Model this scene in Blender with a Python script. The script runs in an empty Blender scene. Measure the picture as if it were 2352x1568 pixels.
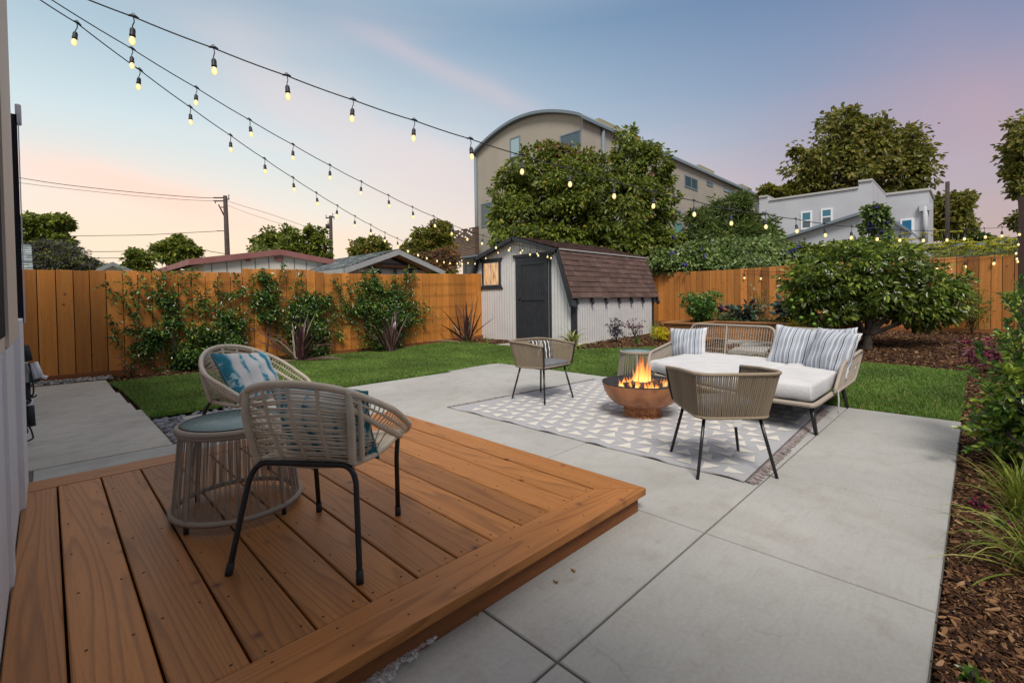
import bpy, math, random
import numpy as np
from mathutils import Vector, Matrix
R = math.radians
rnd = random.Random(7)
nr = np.random.default_rng(11)
scene = bpy.context.scene

# ------------------------------------------------------------ camera
CX, CY, FP, SY = 1176.0, 784.0, 1069.59, -73.4      # photo measured on a 2352 px wide copy
YAW, PITCH, ROLL, CAMZ = R(45.02), R(-1.208), R(-0.732), 1.2
fw = Vector((math.cos(YAW)*math.cos(PITCH), math.sin(YAW)*math.cos(PITCH), math.sin(PITCH)))
rt = Vector((math.sin(YAW), -math.cos(YAW), 0)); up = rt.cross(fw)
rt, up = rt*math.cos(ROLL)+up*math.sin(ROLL), up*math.cos(ROLL)-rt*math.sin(ROLL)
cam = bpy.data.cameras.new('camera'); camo = bpy.data.objects.new('camera', cam)
scene.collection.objects.link(camo); scene.camera = camo
camo.matrix_world = Matrix(((rt.x, up.x, -fw.x, 0), (rt.y, up.y, -fw.y, 0), (rt.z, up.z, -fw.z, CAMZ), (0, 0, 0, 1)))
cam.sensor_width = 36; cam.lens = 36*FP/2352; cam.shift_y = SY/2352; cam.clip_start = .02; cam.clip_end = 3000
scene.render.resolution_x = 1024; scene.render.resolution_y = 682

# ------------------------------------------------------------ sky and sun (dusk)
scene.view_settings.view_transform = 'Standard'; scene.view_settings.look = 'None'
scene.view_settings.exposure = 0.17; scene.view_settings.gamma = 1
world = bpy.data.worlds.new("World"); scene.world = world; world.use_nodes = True
nt = world.node_tree; N = nt.nodes; L = nt.links; N.clear()
def s2l(c): return tuple(((v/255)/12.92 if v/255 <= .04045 else ((v/255+.055)/1.055)**2.4) for v in c)+(1,)
def nd(tree, t, **kw):
    n = tree.nodes.new(t)
    for k, v in kw.items():
        if k == 'ins':
            for a, b in v.items(): n.inputs[a].default_value = b
        else: setattr(n, k, v)
    return n
def ramp(tree, stops, src=None, interp='LINEAR'):
    n = tree.nodes.new('ShaderNodeValToRGB'); cr = n.color_ramp; cr.interpolation = interp
    while len(cr.elements) < len(stops): cr.elements.new(.5)
    for e, (p, c) in zip(cr.elements, stops):
        e.position = p; e.color = c if len(c) == 4 else tuple(c)+(1,)
    if src is not None: tree.links.new(src, n.inputs[0])
    return n
tc = nd(nt, 'ShaderNodeTexCoord')
sep = nd(nt, 'ShaderNodeSeparateXYZ'); L.new(tc.outputs['Generated'], sep.inputs[0])
def m_(op, a, b=None, c=None, tree=nt):
    n = tree.nodes.new('ShaderNodeMath'); n.operation = op
    for i, v in enumerate((a, b, c)):
        if v is None: continue
        if isinstance(v, (int, float)): n.inputs[i].default_value = v
        else: tree.links.new(v, n.inputs[i])
    return n.outputs[0]
def g(a): return (a, a, a, 1)
sz = sep.outputs['Z']
lft = ramp(nt, [(0, s2l((238, 216, 190))), (.08, s2l((240, 222, 200))), (.17, s2l((232, 226, 214))), (.30, s2l((200, 217, 222))), (.5, s2l((138, 168, 190))), (.72, s2l((196, 196, 198))), (1, s2l((225, 215, 205)))], sz)
rgt = ramp(nt, [(0, s2l((186, 166, 152))), (.08, s2l((180, 162, 155))), (.2, s2l((160, 156, 172))), (.35, s2l((112, 130, 166))), (.52, s2l((82, 105, 150))), (.72, s2l((190, 188, 195))), (1, s2l((225, 215, 205)))], sz)
# 0 on the left of the yard (west, brighter), 1 on the right
hz = m_('ADD', m_('MULTIPLY', sep.outputs['X'], .72), m_('MULTIPLY', sep.outputs['Y'], -.72))
azf = nd(nt, 'ShaderNodeMapRange', ins={1: -.55, 2: .98}); azf.interpolation_type = 'SMOOTHSTEP'; L.new(hz, azf.inputs[0])
mx = nd(nt, 'ShaderNodeMix', data_type='RGBA'); L.new(azf.outputs[0], mx.inputs[0]); L.new(lft.outputs[0], mx.inputs[6]); L.new(rgt.outputs[0], mx.inputs[7])
# long pink streaks that rise to the left
mp = nd(nt, 'ShaderNodeMapping'); mp.inputs['Rotation'].default_value = (R(8), R(14), R(45)); mp.inputs['Scale'].default_value = (.9, .55, 5.5)
L.new(tc.outputs['Generated'], mp.inputs[0])
ns = nd(nt, 'ShaderNodeTexNoise', ins={'Scale': 1.25, 'Detail': 3.0, 'Roughness': .45, 'Distortion': .3}); L.new(mp.outputs[0], ns.inputs[0])
st = ramp(nt, [(.44, g(0)), (.62, g(1))], ns.outputs[0], 'EASE')
lowm = ramp(nt, [(0, g(.6)), (.1, g(1)), (.32, g(.8)), (.55, g(.15)), (.8, g(0))], sz)
pk = nd(nt, 'ShaderNodeMix', data_type='RGBA', ins={6: s2l((255, 214, 196)), 7: s2l((200, 150, 158))}); L.new(azf.outputs[0], pk.inputs[0])
mx2 = nd(nt, 'ShaderNodeMix', data_type='RGBA'); L.new(m_('MULTIPLY', m_('MULTIPLY', st.outputs[0], lowm.outputs[0]), .22), mx2.inputs[0]); L.new(mx.outputs[2], mx2.inputs[6]); L.new(pk.outputs[2], mx2.inputs[7])
def skydir(px, py):
    v = fw + rt*((px-CX)/FP) - up*((py-CY-SY)/FP); return v.normalized()
skyc = mx2.outputs[2]
def streak(p0, p1, w, col, amt, skyc, fade=.12, nz=.6):
    """thin cloud band along the great circle through two directions"""
    a, b = skydir(*p0), skydir(*p1); n_ = a.cross(b).normalized(); mid = (a+b).normalized(); half = a.angle(b)/2; t_ = n_.cross(mid)
    def dot(vec, src=None):
        q = nd(nt, 'ShaderNodeVectorMath', operation='DOT_PRODUCT'); L.new(tc.outputs['Generated'], q.inputs[0]); q.inputs[1].default_value = vec; return q.outputs['Value']
    wn = nd(nt, 'ShaderNodeTexNoise', ins={'Scale': 5.0, 'Detail': 3.0}); L.new(tc.outputs['Generated'], wn.inputs[0])
    d0 = m_('ADD', dot(n_), m_('MULTIPLY', m_('SUBTRACT', wn.outputs[0], .5), w*1.6))
    g0 = m_('DIVIDE', 1.0, m_('ADD', 1.0, m_('POWER', m_('ABSOLUTE', m_('DIVIDE', d0, w)), 2.6)))
    al = nd(nt, 'ShaderNodeMapRange', ins={1: half+fade, 2: half-fade, 3: 0.0, 4: 1.0}); al.interpolation_type = 'SMOOTHSTEP'; L.new(m_('ABSOLUTE', dot(t_)), al.inputs[0])
    fr = nd(nt, 'ShaderNodeMapRange', ins={1: .0, 2: .3, 3: 0.0, 4: 1.0}); L.new(dot(mid), fr.inputs[0])
    f = m_('MULTIPLY', m_('MULTIPLY', m_('MULTIPLY', g0, al.outputs[0]), fr.outputs[0]), amt)
    q = nd(nt, 'ShaderNodeMix', data_type='RGBA', ins={7: s2l(col)}); L.new(f, q.inputs[0]); L.new(skyc, q.inputs[6]); return q.outputs[2]
skyc = streak((500, 140), (1100, 430), .055, (226, 208, 206), .55, skyc)
skyc = streak((40, 375), (620, 520), .030, (255, 212, 194), .85, skyc, .15)
skyc = streak((820, 70), (1230, 262), .018, (200, 188, 196), .55, skyc, .10)
skyc = streak((1750, 380), (2340, 120), .080, (168, 150, 166), .38, skyc, .2)
skyc = streak((2150, 330), (2420, 210), .085, (200, 156, 160), .5, skyc, .15)
skyc = streak((60, 560), (900, 600), .05, (252, 222, 186), .5, skyc, .2)
sky = nd(nt, 'ShaderNodeTexSky', sky_type='NISHITA', sun_disc=False, sun_elevation=R(53), sun_rotation=R(214))
b1 = nd(nt, 'ShaderNodeBackground', ins={1: 1.0}); L.new(skyc, b1.inputs[0])
b2 = nd(nt, 'ShaderNodeBackground', ins={1: .004}); L.new(sky.outputs[0], b2.inputs[0])
ad = nd(nt, 'ShaderNodeAddShader'); L.new(b1.outputs[0], ad.inputs[0]); L.new(b2.outputs[0], ad.inputs[1])
wo = nd(nt, 'ShaderNodeOutputWorld'); L.new(ad.outputs[0], wo.inputs[0])
sun = bpy.data.lights.new('sun', 'SUN'); sun.energy = 3.3; sun.angle = R(19); sun.color = (1, .93, .84)
suno = bpy.data.objects.new('sun', sun); scene.collection.objects.link(suno)
sdir = Vector((-.54, -.56, 1.0)).normalized()
suno.rotation_euler = (-sdir).to_track_quat('-Z', 'Y').to_euler(); suno.location = (0, 0, 20)

# ------------------------------------------------------------ placing helpers
def ray(px, py): return fw + rt*((px-CX)/FP) - up*((py-CY-SY)/FP)
def at(px, py, z=0.0):
    d = ray(px, py); return Vector((0, 0, CAMZ)) + d*((z-CAMZ)/d.z)
def dep(px, py, d): return Vector((0, 0, CAMZ)) + ray(px, py)*d
def tz(x, y=0): return .0265*max(0.0, x-6.0)
def ter(px, py):
    z = 0
    for _ in range(30): z = tz(at(px, py, z).x)
    return at(px, py, z)
def onX(px, py, X): d = ray(px, py); return Vector((0, 0, CAMZ)) + d*(X/d.x)
def onY(px, py, Y): d = ray(px, py); return Vector((0, 0, CAMZ)) + d*(Y/d.y)
def online(px, py, A, B):        # the vertical plane through A and B
    d = ray(px, py); n = Vector((-(B[1]-A[1]), B[0]-A[0], 0)); t = (n.x*A[0]+n.y*A[1])/(n.x*d.x+n.y*d.y)
    return Vector((0, 0, CAMZ)) + d*t

# ------------------------------------------------------------ mesh builder
class MB:
    def __init__(s): s.v = []; s.f = []; s.m = []; s.mi = 0; s.sm = []; s.arr = []
    def quad(s, *p):
        b = len(s.v); s.v += [tuple(q) for q in p]; s.f.append(tuple(range(b, b+len(p)))); s.m.append(s.mi); s.sm.append(False)
    def box(s, lo, hi, M=None, bev=0):
        x0, y0, z0 = lo; x1, y1, z1 = hi
        P = [(x0,y0,z0),(x1,y0,z0),(x1,y1,z0),(x0,y1,z0),(x0,y0,z1),(x1,y0,z1),(x1,y1,z1),(x0,y1,z1)]
        if bev:
            b = bev; P = []
            for zz, e in ((z0, b), (z0+b, 0), (z1-b, 0), (z1, b)):
                P += [(x0+e+ (b if e==0 else b)*0, y0+e, zz), (x1-e, y0+e, zz), (x1-e, y1-e, zz), (x0+e, y1-e, zz)]
            F = [(3,2,1,0), (12,13,14,15)]
            for r_ in range(3):
                for k in range(4): F.append((r_*4+k, r_*4+(k+1)%4, (r_+1)*4+(k+1)%4, (r_+1)*4+k))
        else: F = [(0,3,2,1),(4,5,6,7),(0,1,5,4),(1,2,6,5),(2,3,7,6),(3,0,4,7)]
        s.add(P, F, M)
    def add(s, P, F, M=None, smooth=False):
        b = len(s.v)
        if M is not None: P = [tuple(M @ Vector(p)) for p in P]
        s.v += [tuple(p) for p in P]
        for f in F: s.f.append(tuple(i+b for i in f)); s.m.append(s.mi); s.sm.append(smooth)
    def prism(s, poly, z0, z1, M=None):      # closed outline in xy
        n = len(poly); P = [(x, y, z0) for x, y in poly]+[(x, y, z1) for x, y in poly]
        F = [tuple(range(n))[::-1], tuple(range(n, 2*n))]+[(i, (i+1) % n, n+(i+1) % n, n+i) for i in range(n)]
        s.add(P, F, M)
    def tube(s, pts, r, n=8, closed=False, cap=True, M=None):
        pts = [Vector(p) for p in pts]; K = len(pts)
        if isinstance(r, (int, float)): r = [r]*K
        P = []; F = []; pn = None
        for i, p in enumerate(pts):
            a = pts[i-1] if (i or closed) else p; b = pts[(i+1) % K] if (i < K-1 or closed) else p
            t = (b-a).normalized() if (b-a).length > 1e-9 else Vector((0, 0, 1))
            if pn is None:
                u = t.cross(Vector((0, 0, 1)));  u = t.cross(Vector((1, 0, 0))) if u.length < .05 else u
            else: u = pn - t*pn.dot(t)
            u.normalize(); pn = u; w = t.cross(u)
            for k in range(n):
                c = 2*math.pi*k/n; P.append(p+(u*math.cos(c)+w*math.sin(c))*r[i])
        for i in range(K if closed else K-1):
            j = (i+1) % K
            for k in range(n): F.append((i*n+k, i*n+(k+1) % n, j*n+(k+1) % n, j*n+k))
        if cap and not closed: F += [tuple(range(n))[::-1], tuple(range((K-1)*n, K*n))]
        s.add(P, F, M, True)
    def lathe(s, prof, n=24, M=None, sx=1, sy=1):
        P = []; F = []; K = len(prof)
        for r, z in prof:
            for k in range(n): a = 2*math.pi*k/n; P.append((r*sx*math.cos(a), r*sy*math.sin(a), z))
        for i in range(K-1):
            for k in range(n): F.append((i*n+k, i*n+(k+1) % n, (i+1)*n+(k+1) % n, (i+1)*n+k))
        s.add(P, F, M, True)
    def np(s, V, F, mi=0): s.arr.append((V, F, mi))       # numpy block: V (n,3), F (m,k)
    def build(s, name, mats, parent=None, world=True, smooth=None):
        if not isinstance(mats, (list, tuple)): mats = [mats]
        me = bpy.data.meshes.new(name)
        off = Vector((0, 0, 0))
        if parent is not None and world:
            pm = parent; off = Vector(pm['_w'])
        V = np.array(s.v, dtype=np.float32).reshape(-1, 3)
        lv = [np.array([i for f in s.f for i in f], dtype=np.int32)]; ls = [np.array([len(f) for f in s.f], dtype=np.int32)]
        mi = [np.array(s.m, dtype=np.int32)]; sm = [np.array(s.sm, dtype=bool)]; base = len(V); VV = [V]
        for a, F, q in s.arr:
            VV.append(a.astype(np.float32)); lv.append((F+base).astype(np.int32).ravel()); ls.append(np.full(len(F), F.shape[1], np.int32))
            mi.append(np.full(len(F), q, np.int32)); sm.append(np.zeros(len(F), bool)); base += len(a)
        V = np.concatenate(VV); V = V-np.array(off, dtype=np.float32)
        lv = np.concatenate(lv); ls = np.concatenate(ls)
        me.vertices.add(len(V)); me.vertices.foreach_set('co', V.ravel())
        me.loops.add(len(lv)); me.loops.foreach_set('vertex_index', lv)
        me.polygons.add(len(ls)); me.polygons.foreach_set('loop_start', np.concatenate([[0], np.cumsum(ls)[:-1]]).astype(np.int32)); me.polygons.foreach_set('loop_total', ls)
        me.polygons.foreach_set('material_index', np.concatenate(mi))
        smf = np.concatenate(sm)
        if smooth is not None: smf[:] = smooth
        me.polygons.foreach_set('use_smooth', smf)
        for m in mats: me.materials.append(m)
        me.update(calc_edges=True); me.validate()
        o = bpy.data.objects.new(name, me); scene.collection.objects.link(o)
        o['_w'] = tuple(off)
        if parent is not None: o.parent = parent
        return o
def empty(name, loc=(0, 0, 0)):
    o = bpy.data.objects.new(name, None); scene.collection.objects.link(o); o.location = loc; o['_w'] = tuple(loc); o.empty_display_size = .2
    return o
def tag(o, label=None, cat=None, group=None, kind=None):
    if label: o['label'] = label
    if cat: o['category'] = cat
    if group: o['group'] = group
    if kind: o['kind'] = kind
    return o
def thing(name, label, cat, loc=(0, 0, 0), group=None): return tag(empty(name, loc), label, cat, group)
def struct(mb, name, mats, label=None): return tag(mb.build(name, mats), label, None, None, 'structure')
def copy_tree(o, parent=None):
    c = o.copy(); scene.collection.objects.link(c)
    if parent is not None: c.parent = parent
    for ch in list(o.children): copy_tree(ch, c)
    return c
def RZ(a, loc=(0, 0, 0)): return Matrix.Translation(Vector(loc)) @ Matrix.Rotation(a, 4, 'Z')
def spline(pts, n=6, closed=False):
    P = [Vector(p) for p in pts]; K = len(P); out = []
    for i in range(K if closed else K-1):
        p0 = P[i-1] if (i or closed) else P[0]; p1 = P[i]; p2 = P[(i+1) % K]; p3 = P[(i+2) % K] if (closed or i+2 < K) else P[-1]
        for k in range(n):
            t = k/n; out.append(.5*((2*p1)+(p2-p0)*t+(2*p0-5*p1+4*p2-p3)*t*t+(3*p1-p0-3*p2+p3)*t**3))
    if not closed: out.append(P[-1])
    return out

# ------------------------------------------------------------ materials
def mat(name, base, rough=.8, spec=.3, metal=0, fn=None, **kw):
    m = bpy.data.materials.new(name); m.use_nodes = True; t = m.node_tree; b = t.nodes['Principled BSDF']
    b.inputs['Base Color'].default_value = tuple(base)+(1,) if len(base) == 3 else base
    b.inputs['Roughness'].default_value = rough; b.inputs['Specular IOR Level'].default_value = spec; b.inputs['Metallic'].default_value = metal
    for k, v in kw.items(): b.inputs[k.replace('_', ' ')].default_value = v
    if fn: fn(t, b)
    return m
def coords(t, scale=(1, 1, 1), isl=True, rot=(0, 0, 0)):
    tc = t.nodes.new('ShaderNodeTexCoord'); out = tc.outputs['Object']; ge = t.nodes.new('ShaderNodeNewGeometry')
    if isl:
        a = t.nodes.new('ShaderNodeVectorMath'); a.operation = 'SCALE'; a.inputs[0].default_value = (13, 7, 11); t.links.new(ge.outputs['Random Per Island'], a.inputs[3])
        b = t.nodes.new('ShaderNodeVectorMath'); b.operation = 'ADD'; t.links.new(out, b.inputs[0]); t.links.new(a.outputs[0], b.inputs[1]); out = b.outputs[0]
    mp = t.nodes.new('ShaderNodeMapping'); mp.inputs['Scale'].default_value = scale; mp.inputs['Rotation'].default_value = rot; t.links.new(out, mp.inputs[0])
    return mp.outputs[0], ge.outputs['Random Per Island']
def noise(t, vec, scale, detail=4, rough=.55, dist=0):
    n = t.nodes.new('ShaderNodeTexNoise'); n.inputs['Scale'].default_value = scale; n.inputs['Detail'].default_value = detail
    n.inputs['Roughness'].default_value = rough; n.inputs['Distortion'].default_value = dist
    if vec is not None: t.links.new(vec, n.inputs[0])
    return n.outputs[0]
def mixc(t, fac, a, b, mode='MIX'):
    n = t.nodes.new('ShaderNodeMix'); n.data_type = 'RGBA'; n.blend_type = mode
    for i, v in ((0, fac), (6, a), (7, b)):
        if isinstance(v, (int, float)): n.inputs[i].default_value = v
        elif isinstance(v, tuple): n.inputs[i].default_value = v if len(v) == 4 else v+(1,)
        else: t.links.new(v, n.inputs[i])
    return n.outputs[2]
def bump(t, b, h, strength=.3, dist=.01):
    n = t.nodes.new('ShaderNodeBump'); n.inputs['Strength'].default_value = strength; n.inputs['Distance'].default_value = dist
    t.links.new(h, n.inputs['Height']); t.links.new(n.outputs[0], b.inputs['Normal'])
def mottled(name, c1, c2, scale=6, rough=.85, bs=.3, bd=.01, isl=False, spec=.25, **kw):
    def fn(t, b):
        v, r = coords(t, isl=isl); n = noise(t, v, scale, 6, .6)
        t.links.new(mixc(t, ramp(t, [(.35, g(0)), (.65, g(1))], n).outputs[0], tuple(c1), tuple(c2)), b.inputs['Base Color'])
        n2 = noise(t, v, scale*9, 3); bump(t, b, n2, bs, bd)
    return mat(name, c1, rough, spec, fn=fn, **kw)
def wood(name, dark, light, grain=(1, 1, 1), knots=True, rough=.55, var=.5, spec=.35, gs=26, rings=.45, kc=(.05, .018, .008)):
    """grain: scale vector, small along the board"""
    def fn(t, b):
        v, r = coords(t, grain)
        n1 = noise(t, v, 1.6, 5, .55, 1.2); n2 = noise(t, v, gs, 3, .6, .2)
        w = t.nodes.new('ShaderNodeTexNoise'); w.inputs['Scale'].default_value = 1.1; w.inputs['Detail'].default_value = 1; t.links.new(v, w.inputs[0])
        c = mixc(t, n1, tuple(dark), tuple(light))
        if rings:
            sp = t.nodes.new('ShaderNodeSeparateXYZ'); t.links.new(v, sp.inputs[0]); cs_ = m_('ADD', m_('ADD', sp.outputs[0], sp.outputs[1], tree=t), sp.outputs[2], tree=t)
            rr = m_('FRACT', m_('ADD', m_('MULTIPLY', w.outputs[0], 15.0, tree=t), m_('MULTIPLY', cs_, 6.0, tree=t), tree=t), tree=t)
            rl = ramp(t, [(0, g(0)), (.55, g(.12)), (.86, g(1)), (1, g(0))], rr).outputs[0]
            c = mixc(t, m_('MULTIPLY', rl, float(rings), tree=t), c, tuple(x*.36 for x in dark))
        c = mixc(t, m_('MULTIPLY', ramp(t, [(.5, g(0)), (.75, g(1))], n2).outputs[0], .35, tree=t), c, tuple(x*.55 for x in dark))
        pv = ramp(t, [(0, g(1-.55*var)), (.35, g(.92)), (.7, g(1.05)), (1, g(1+.35*var))], r).outputs[0]
        c = mixc(t, 1.0, c, pv, 'MULTIPLY')
        if knots:
            vo = t.nodes.new('ShaderNodeTexVoronoi'); vo.inputs['Scale'].default_value = 1.9; vv, _ = coords(t, (2.3, 2.3, 2.3)); t.links.new(vv, vo.inputs[0])
            c = mixc(t, ramp(t, [(.04, g(.9)), (.075, g(.45)), (.10, g(.15)), (.16, g(0))], vo.outputs['Distance']).outputs[0], c, tuple(kc))
        t.links.new(c, b.inputs['Base Color']); bump(t, b, n2, .25, .003)
    return mat(name, light, rough, spec, fn=fn)
def leafm(name, c1, c2, c3=None, p3=.1, rough=.45, trans=.25, spec=.4):
    def fn(t, b):
        ge = t.nodes.new('ShaderNodeNewGeometry'); r = ge.outputs['Random Per Island']
        st = [(0, tuple(c1)+(1,)), (.45, tuple((a+b_)/2 for a, b_ in zip(c1, c2))+(1,)), (.93-p3, tuple(c2)+(1,))]
        if c3: st += [(1-p3, tuple(c3)+(1,)), (1, tuple(c3)+(1,))]
        cr = ramp(t, st, r).outputs[0]
        v, _ = coords(t, isl=False); n = noise(t, v, .9, 3)
        c = mixc(t, 1.0, cr, ramp(t, [(.3, g(.62)), (.7, g(1.3))], n).outputs[0], 'MULTIPLY')
        t.links.new(c, b.inputs['Base Color'])
        tr = t.nodes.new('ShaderNodeBsdfTranslucent'); t.links.new(c, tr.inputs[0])
        ms = t.nodes.new('ShaderNodeMixShader'); ms.inputs[0].default_value = trans; t.links.new(b.outputs[0], ms.inputs[1]); t.links.new(tr.outputs[0], ms.inputs[2])
        t.links.new(ms.outputs[0], t.nodes['Material Output'].inputs[0])
    return mat(name, c1, rough, spec, fn=fn)
def emit(name, c, s, base=(0, 0, 0)):
    m = mat(name, base, .4); b = m.node_tree.nodes['Principled BSDF']
    b.inputs['Emission Color'].default_value = tuple(c)+(1,); b.inputs['Emission Strength'].default_value = s
    return m
M = {}
M['fence'] = wood('cedar_boards', (.40, .135, .022), (.70, .295, .062), (6, 6, .3), var=.6, rings=.16, kc=(.11, .035, .01))
M['fence_r'] = wood('cedar_boards_brown', (.30, .105, .024), (.66, .275, .065), (6, 6, .3), var=.95, rings=.22, kc=(.08, .028, .01))
M['deck'] = wood('stained_redwood', (.27, .098, .023), (.50, .215, .06), (5, .26, 5), rough=.5, var=.5, spec=.35, kc=(.06, .016, .012))
M['deck_x'] = wood('stained_redwood_cross', (.27, .096, .023), (.50, .21, .058), (.26, 5, 5), rough=.5, var=.3, spec=.35, kc=(.06, .016, .012))
M['fascia'] = wood('rough_redwood', (.15, .052, .018), (.28, .105, .036), (.7, 6, 6), knots=False, rough=.8, rings=False)
M['planter'] = wood('planter_cedar', (.25, .10, .035), (.42, .21, .085), (.7, .7, 6), knots=True)
M['gapdark'] = mat('dark_gap', (.012, .008, .006), .9)
M['screw'] = mat('screw_head', (.05, .03, .022), .5, metal=.3)
def conc(name, c, stain, scratch=1.0):
    def fn(t, b):
        v, _ = coords(t, isl=False); n1 = noise(t, v, .9, 5, .6, .4); n2 = noise(t, v, 6, 6, .65); n3 = noise(t, v, 60, 3)
        vs, _ = coords(t, (.8, 9, 1), isl=False, rot=(0, 0, .3)); n4 = noise(t, vs, 5, 5, .7)
        a = mixc(t, ramp(t, [(.38, g(0)), (.66, g(1))], n1).outputs[0], c, tuple(x*.84 for x in c))
        a = mixc(t, m_('MULTIPLY', ramp(t, [(.5, g(0)), (.78, g(1))], n2).outputs[0], .35, tree=t), a, stain)
        a = mixc(t, m_('MULTIPLY', ramp(t, [(.52, g(0)), (.72, g(1))], n4).outputs[0], .35*scratch, tree=t), a, tuple(x*.7 for x in c))
        vc = t.nodes.new('ShaderNodeTexVoronoi'); vc.feature = 'DISTANCE_TO_EDGE'; vc.inputs['Scale'].default_value = .55; vd = t.nodes.new('ShaderNodeVectorMath'); vd.operation = 'ADD'; t.links.new(v, vd.inputs[0]); nz = t.nodes.new('ShaderNodeTexNoise'); nz.inputs['Scale'].default_value = 2.2; nz.inputs['Detail'].default_value = 5; t.links.new(v, nz.inputs[0]); sc = t.nodes.new('ShaderNodeVectorMath'); sc.operation = 'SCALE'; sc.inputs[3].default_value = .5; t.links.new(nz.outputs[1], sc.inputs[0]); t.links.new(sc.outputs[0], vd.inputs[1]); t.links.new(vd.outputs[0], vc.inputs[0])
        crk = m_('MULTIPLY', ramp(t, [(0, g(1)), (.0035, g(0))], vc.outputs['Distance']).outputs[0], ramp(t, [(.5, g(0)), (.6, g(1))], n1).outputs[0], tree=t)
        a = mixc(t, m_('MULTIPLY', crk, .25, tree=t), a, (.12, .11, .10))
        n5 = noise(t, v, 24, 2, .5); a = mixc(t, m_('MULTIPLY', ramp(t, [(.74, g(0)), (.78, g(1))], n5).outputs[0], .3, tree=t), a, (.13, .12, .105))
        n6 = noise(t, v, .45, 3, .5, 1.0); a = mixc(t, m_('MULTIPLY', ramp(t, [(.5, g(0)), (.53, g(1)), (.56, g(.25)), (.7, g(0))], n6).outputs[0], .16, tree=t), a, stain)
        a = mixc(t, .14, a, n3, 'OVERLAY')
        t.links.new(a, b.inputs['Base Color']); bump(t, b, m_('ADD', n3, m_('MULTIPLY', n4, 1.2, tree=t), tree=t), .18, .004)
        t.links.new(ramp(t, [(.3, g(.62)), (.7, g(.85))], n2).outputs[0], b.inputs['Roughness'])
    return mat(name, c, .75, .3, fn=fn)
M['conc'] = conc('patio_concrete', (.375, .375, .362), (.21, .175, .135))
M['conc_old'] = conc('weathered_concrete', (.46, .44, .40), (.13, .12, .10), 2.6)
M['grout'] = mat('joint_line', (.115, .11, .098), .9)
M['soil'] = mottled('mulch_soil', (.035, .018, .010), (.075, .038, .02), 14, .95, .8, .02)
def chipfn(t, b):
    ge = t.nodes.new('ShaderNodeNewGeometry')
    c = ramp(t, [(0, (.018, .009, .006)), (.4, (.06, .028, .015)), (.7, (.13, .06, .028)), (.9, (.24, .13, .06)), (1, (.36, .23, .13))], ge.outputs['Random Per Island']).outputs[0]
    t.links.new(c, b.inputs['Base Color'])
M['chip'] = mat('bark_chips', (.1, .05, .02), .85, .2, fn=chipfn)
M['lawnbase'] = mottled('lawn_soil', (.035, .065, .014), (.05, .095, .02), 9, .95, .8, .02)
M['blade'] = leafm('grass_blades', (.085, .175, .025), (.16, .27, .045), (.33, .31, .11), .06, .55, .3)
M['dirt'] = mottled('bare_ground', (.10, .085, .06), (.16, .14, .10), 3)
M['gravel'] = mat('gravel', (.3, .3, .28), .8, fn=lambda t, b: t.links.new(ramp(t, [(0, (.12, .12, .12)), (1, (.5, .48, .44))], t.nodes.new('ShaderNodeNewGeometry').outputs['Random Per Island']).outputs[0], b.inputs['Base Color']))
M['pebble'] = mat('river_pebbles', (.1, .11, .13), .5, .4, fn=lambda t, b: t.links.new(ramp(t, [(0, (.06, .065, .08)), (.8, (.17, .18, .21)), (1, (.26, .27, .29))], t.nodes.new('ShaderNodeNewGeometry').outputs['Random Per Island']).outputs[0], b.inputs['Base Color']))
M['white'] = mottled('white_siding', (.74, .76, .80), (.68, .70, .74), 3, .55, .1)
M['shedwall'] = mottled('shed_white_paint', (.66, .65, .645), (.60, .59, .585), 2.5, .6, .2)
M['groove'] = mat('groove_shadow', (.16, .15, .15), .9)
M['trim'] = mottled('charcoal_paint', (.026, .03, .036), (.036, .041, .048), 5, .5, .15)
M['black'] = mat('black_metal', (.012, .012, .014), .35, .5)
M['rubber'] = mat('black_rubber', (.03, .03, .032), .7)
M['plast'] = mat('dark_plastic', (.022, .024, .03), .5)
M['darkpanel'] = mat('dark_screen', (.018, .018, .022), .75, .1)
M['glassdark'] = mat('window_glass', (.02, .025, .03), .06, .6)
def shingle(name, c1, c2, c3, sx=(1, 1, 1)):
    def fn(t, b):
        v, r = coords(t, isl=False); n = noise(t, v, 3, 5, .7); n2 = noise(t, v, 40, 2)
        c = ramp(t, [(0, tuple(c1)), (.5, tuple(c2)), (1, tuple(c3))], r).outputs[0]
        c = mixc(t, .5, c, ramp(t, [(.3, g(.6)), (.7, g(1.3))], n).outputs[0], 'MULTIPLY'); c = mixc(t, .5, c, ramp(t, [(.3, g(.55)), (.7, g(1.5))], n2).outputs[0], 'MULTIPLY')
        t.links.new(c, b.inputs['Base Color']); bump(t, b, n2, .5, .004)
    return mat(name, c2, .9, .15, fn=fn)
M['shingle'] = shingle('brown_shingles', (.085, .054, .047), (.108, .068, .059), (.13, .083, .072))
M['shingle_g'] = shingle('grey_shingles', (.13, .15, .16), (.2, .23, .24), (.3, .33, .33))
M['metalgrey'] = mat('flashing', (.45, .44, .43), .5, .5, metal=.3)
M['rope'] = mat('taupe_rope', (.25, .20, .145), .7, .25, fn=lambda t, b: bump(t, b, noise(t, coords(t, isl=False)[0], 130, 2), .6, .003))
M['rope_g'] = mat('grey_taupe_rope', (.33, .285, .24), .7, .25, fn=lambda t, b: bump(t, b, noise(t, coords(t, isl=False)[0], 130, 2), .6, .003))
M['rattan'] = mottled('cream_rattan', (.70, .62, .50), (.58, .50, .39), 9, .45, .3, .003, spec=.45)
M['rattan_rope'] = M['rattan']
M['cush_w'] = mottled('white_canvas', (.56, .56, .575), (.49, .495, .51), 5, .9, .35, .01)
M['cush_g'] = mottled('grey_canvas', (.12, .125, .14), (.16, .165, .18), 9, .9, .4, .006)
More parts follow.
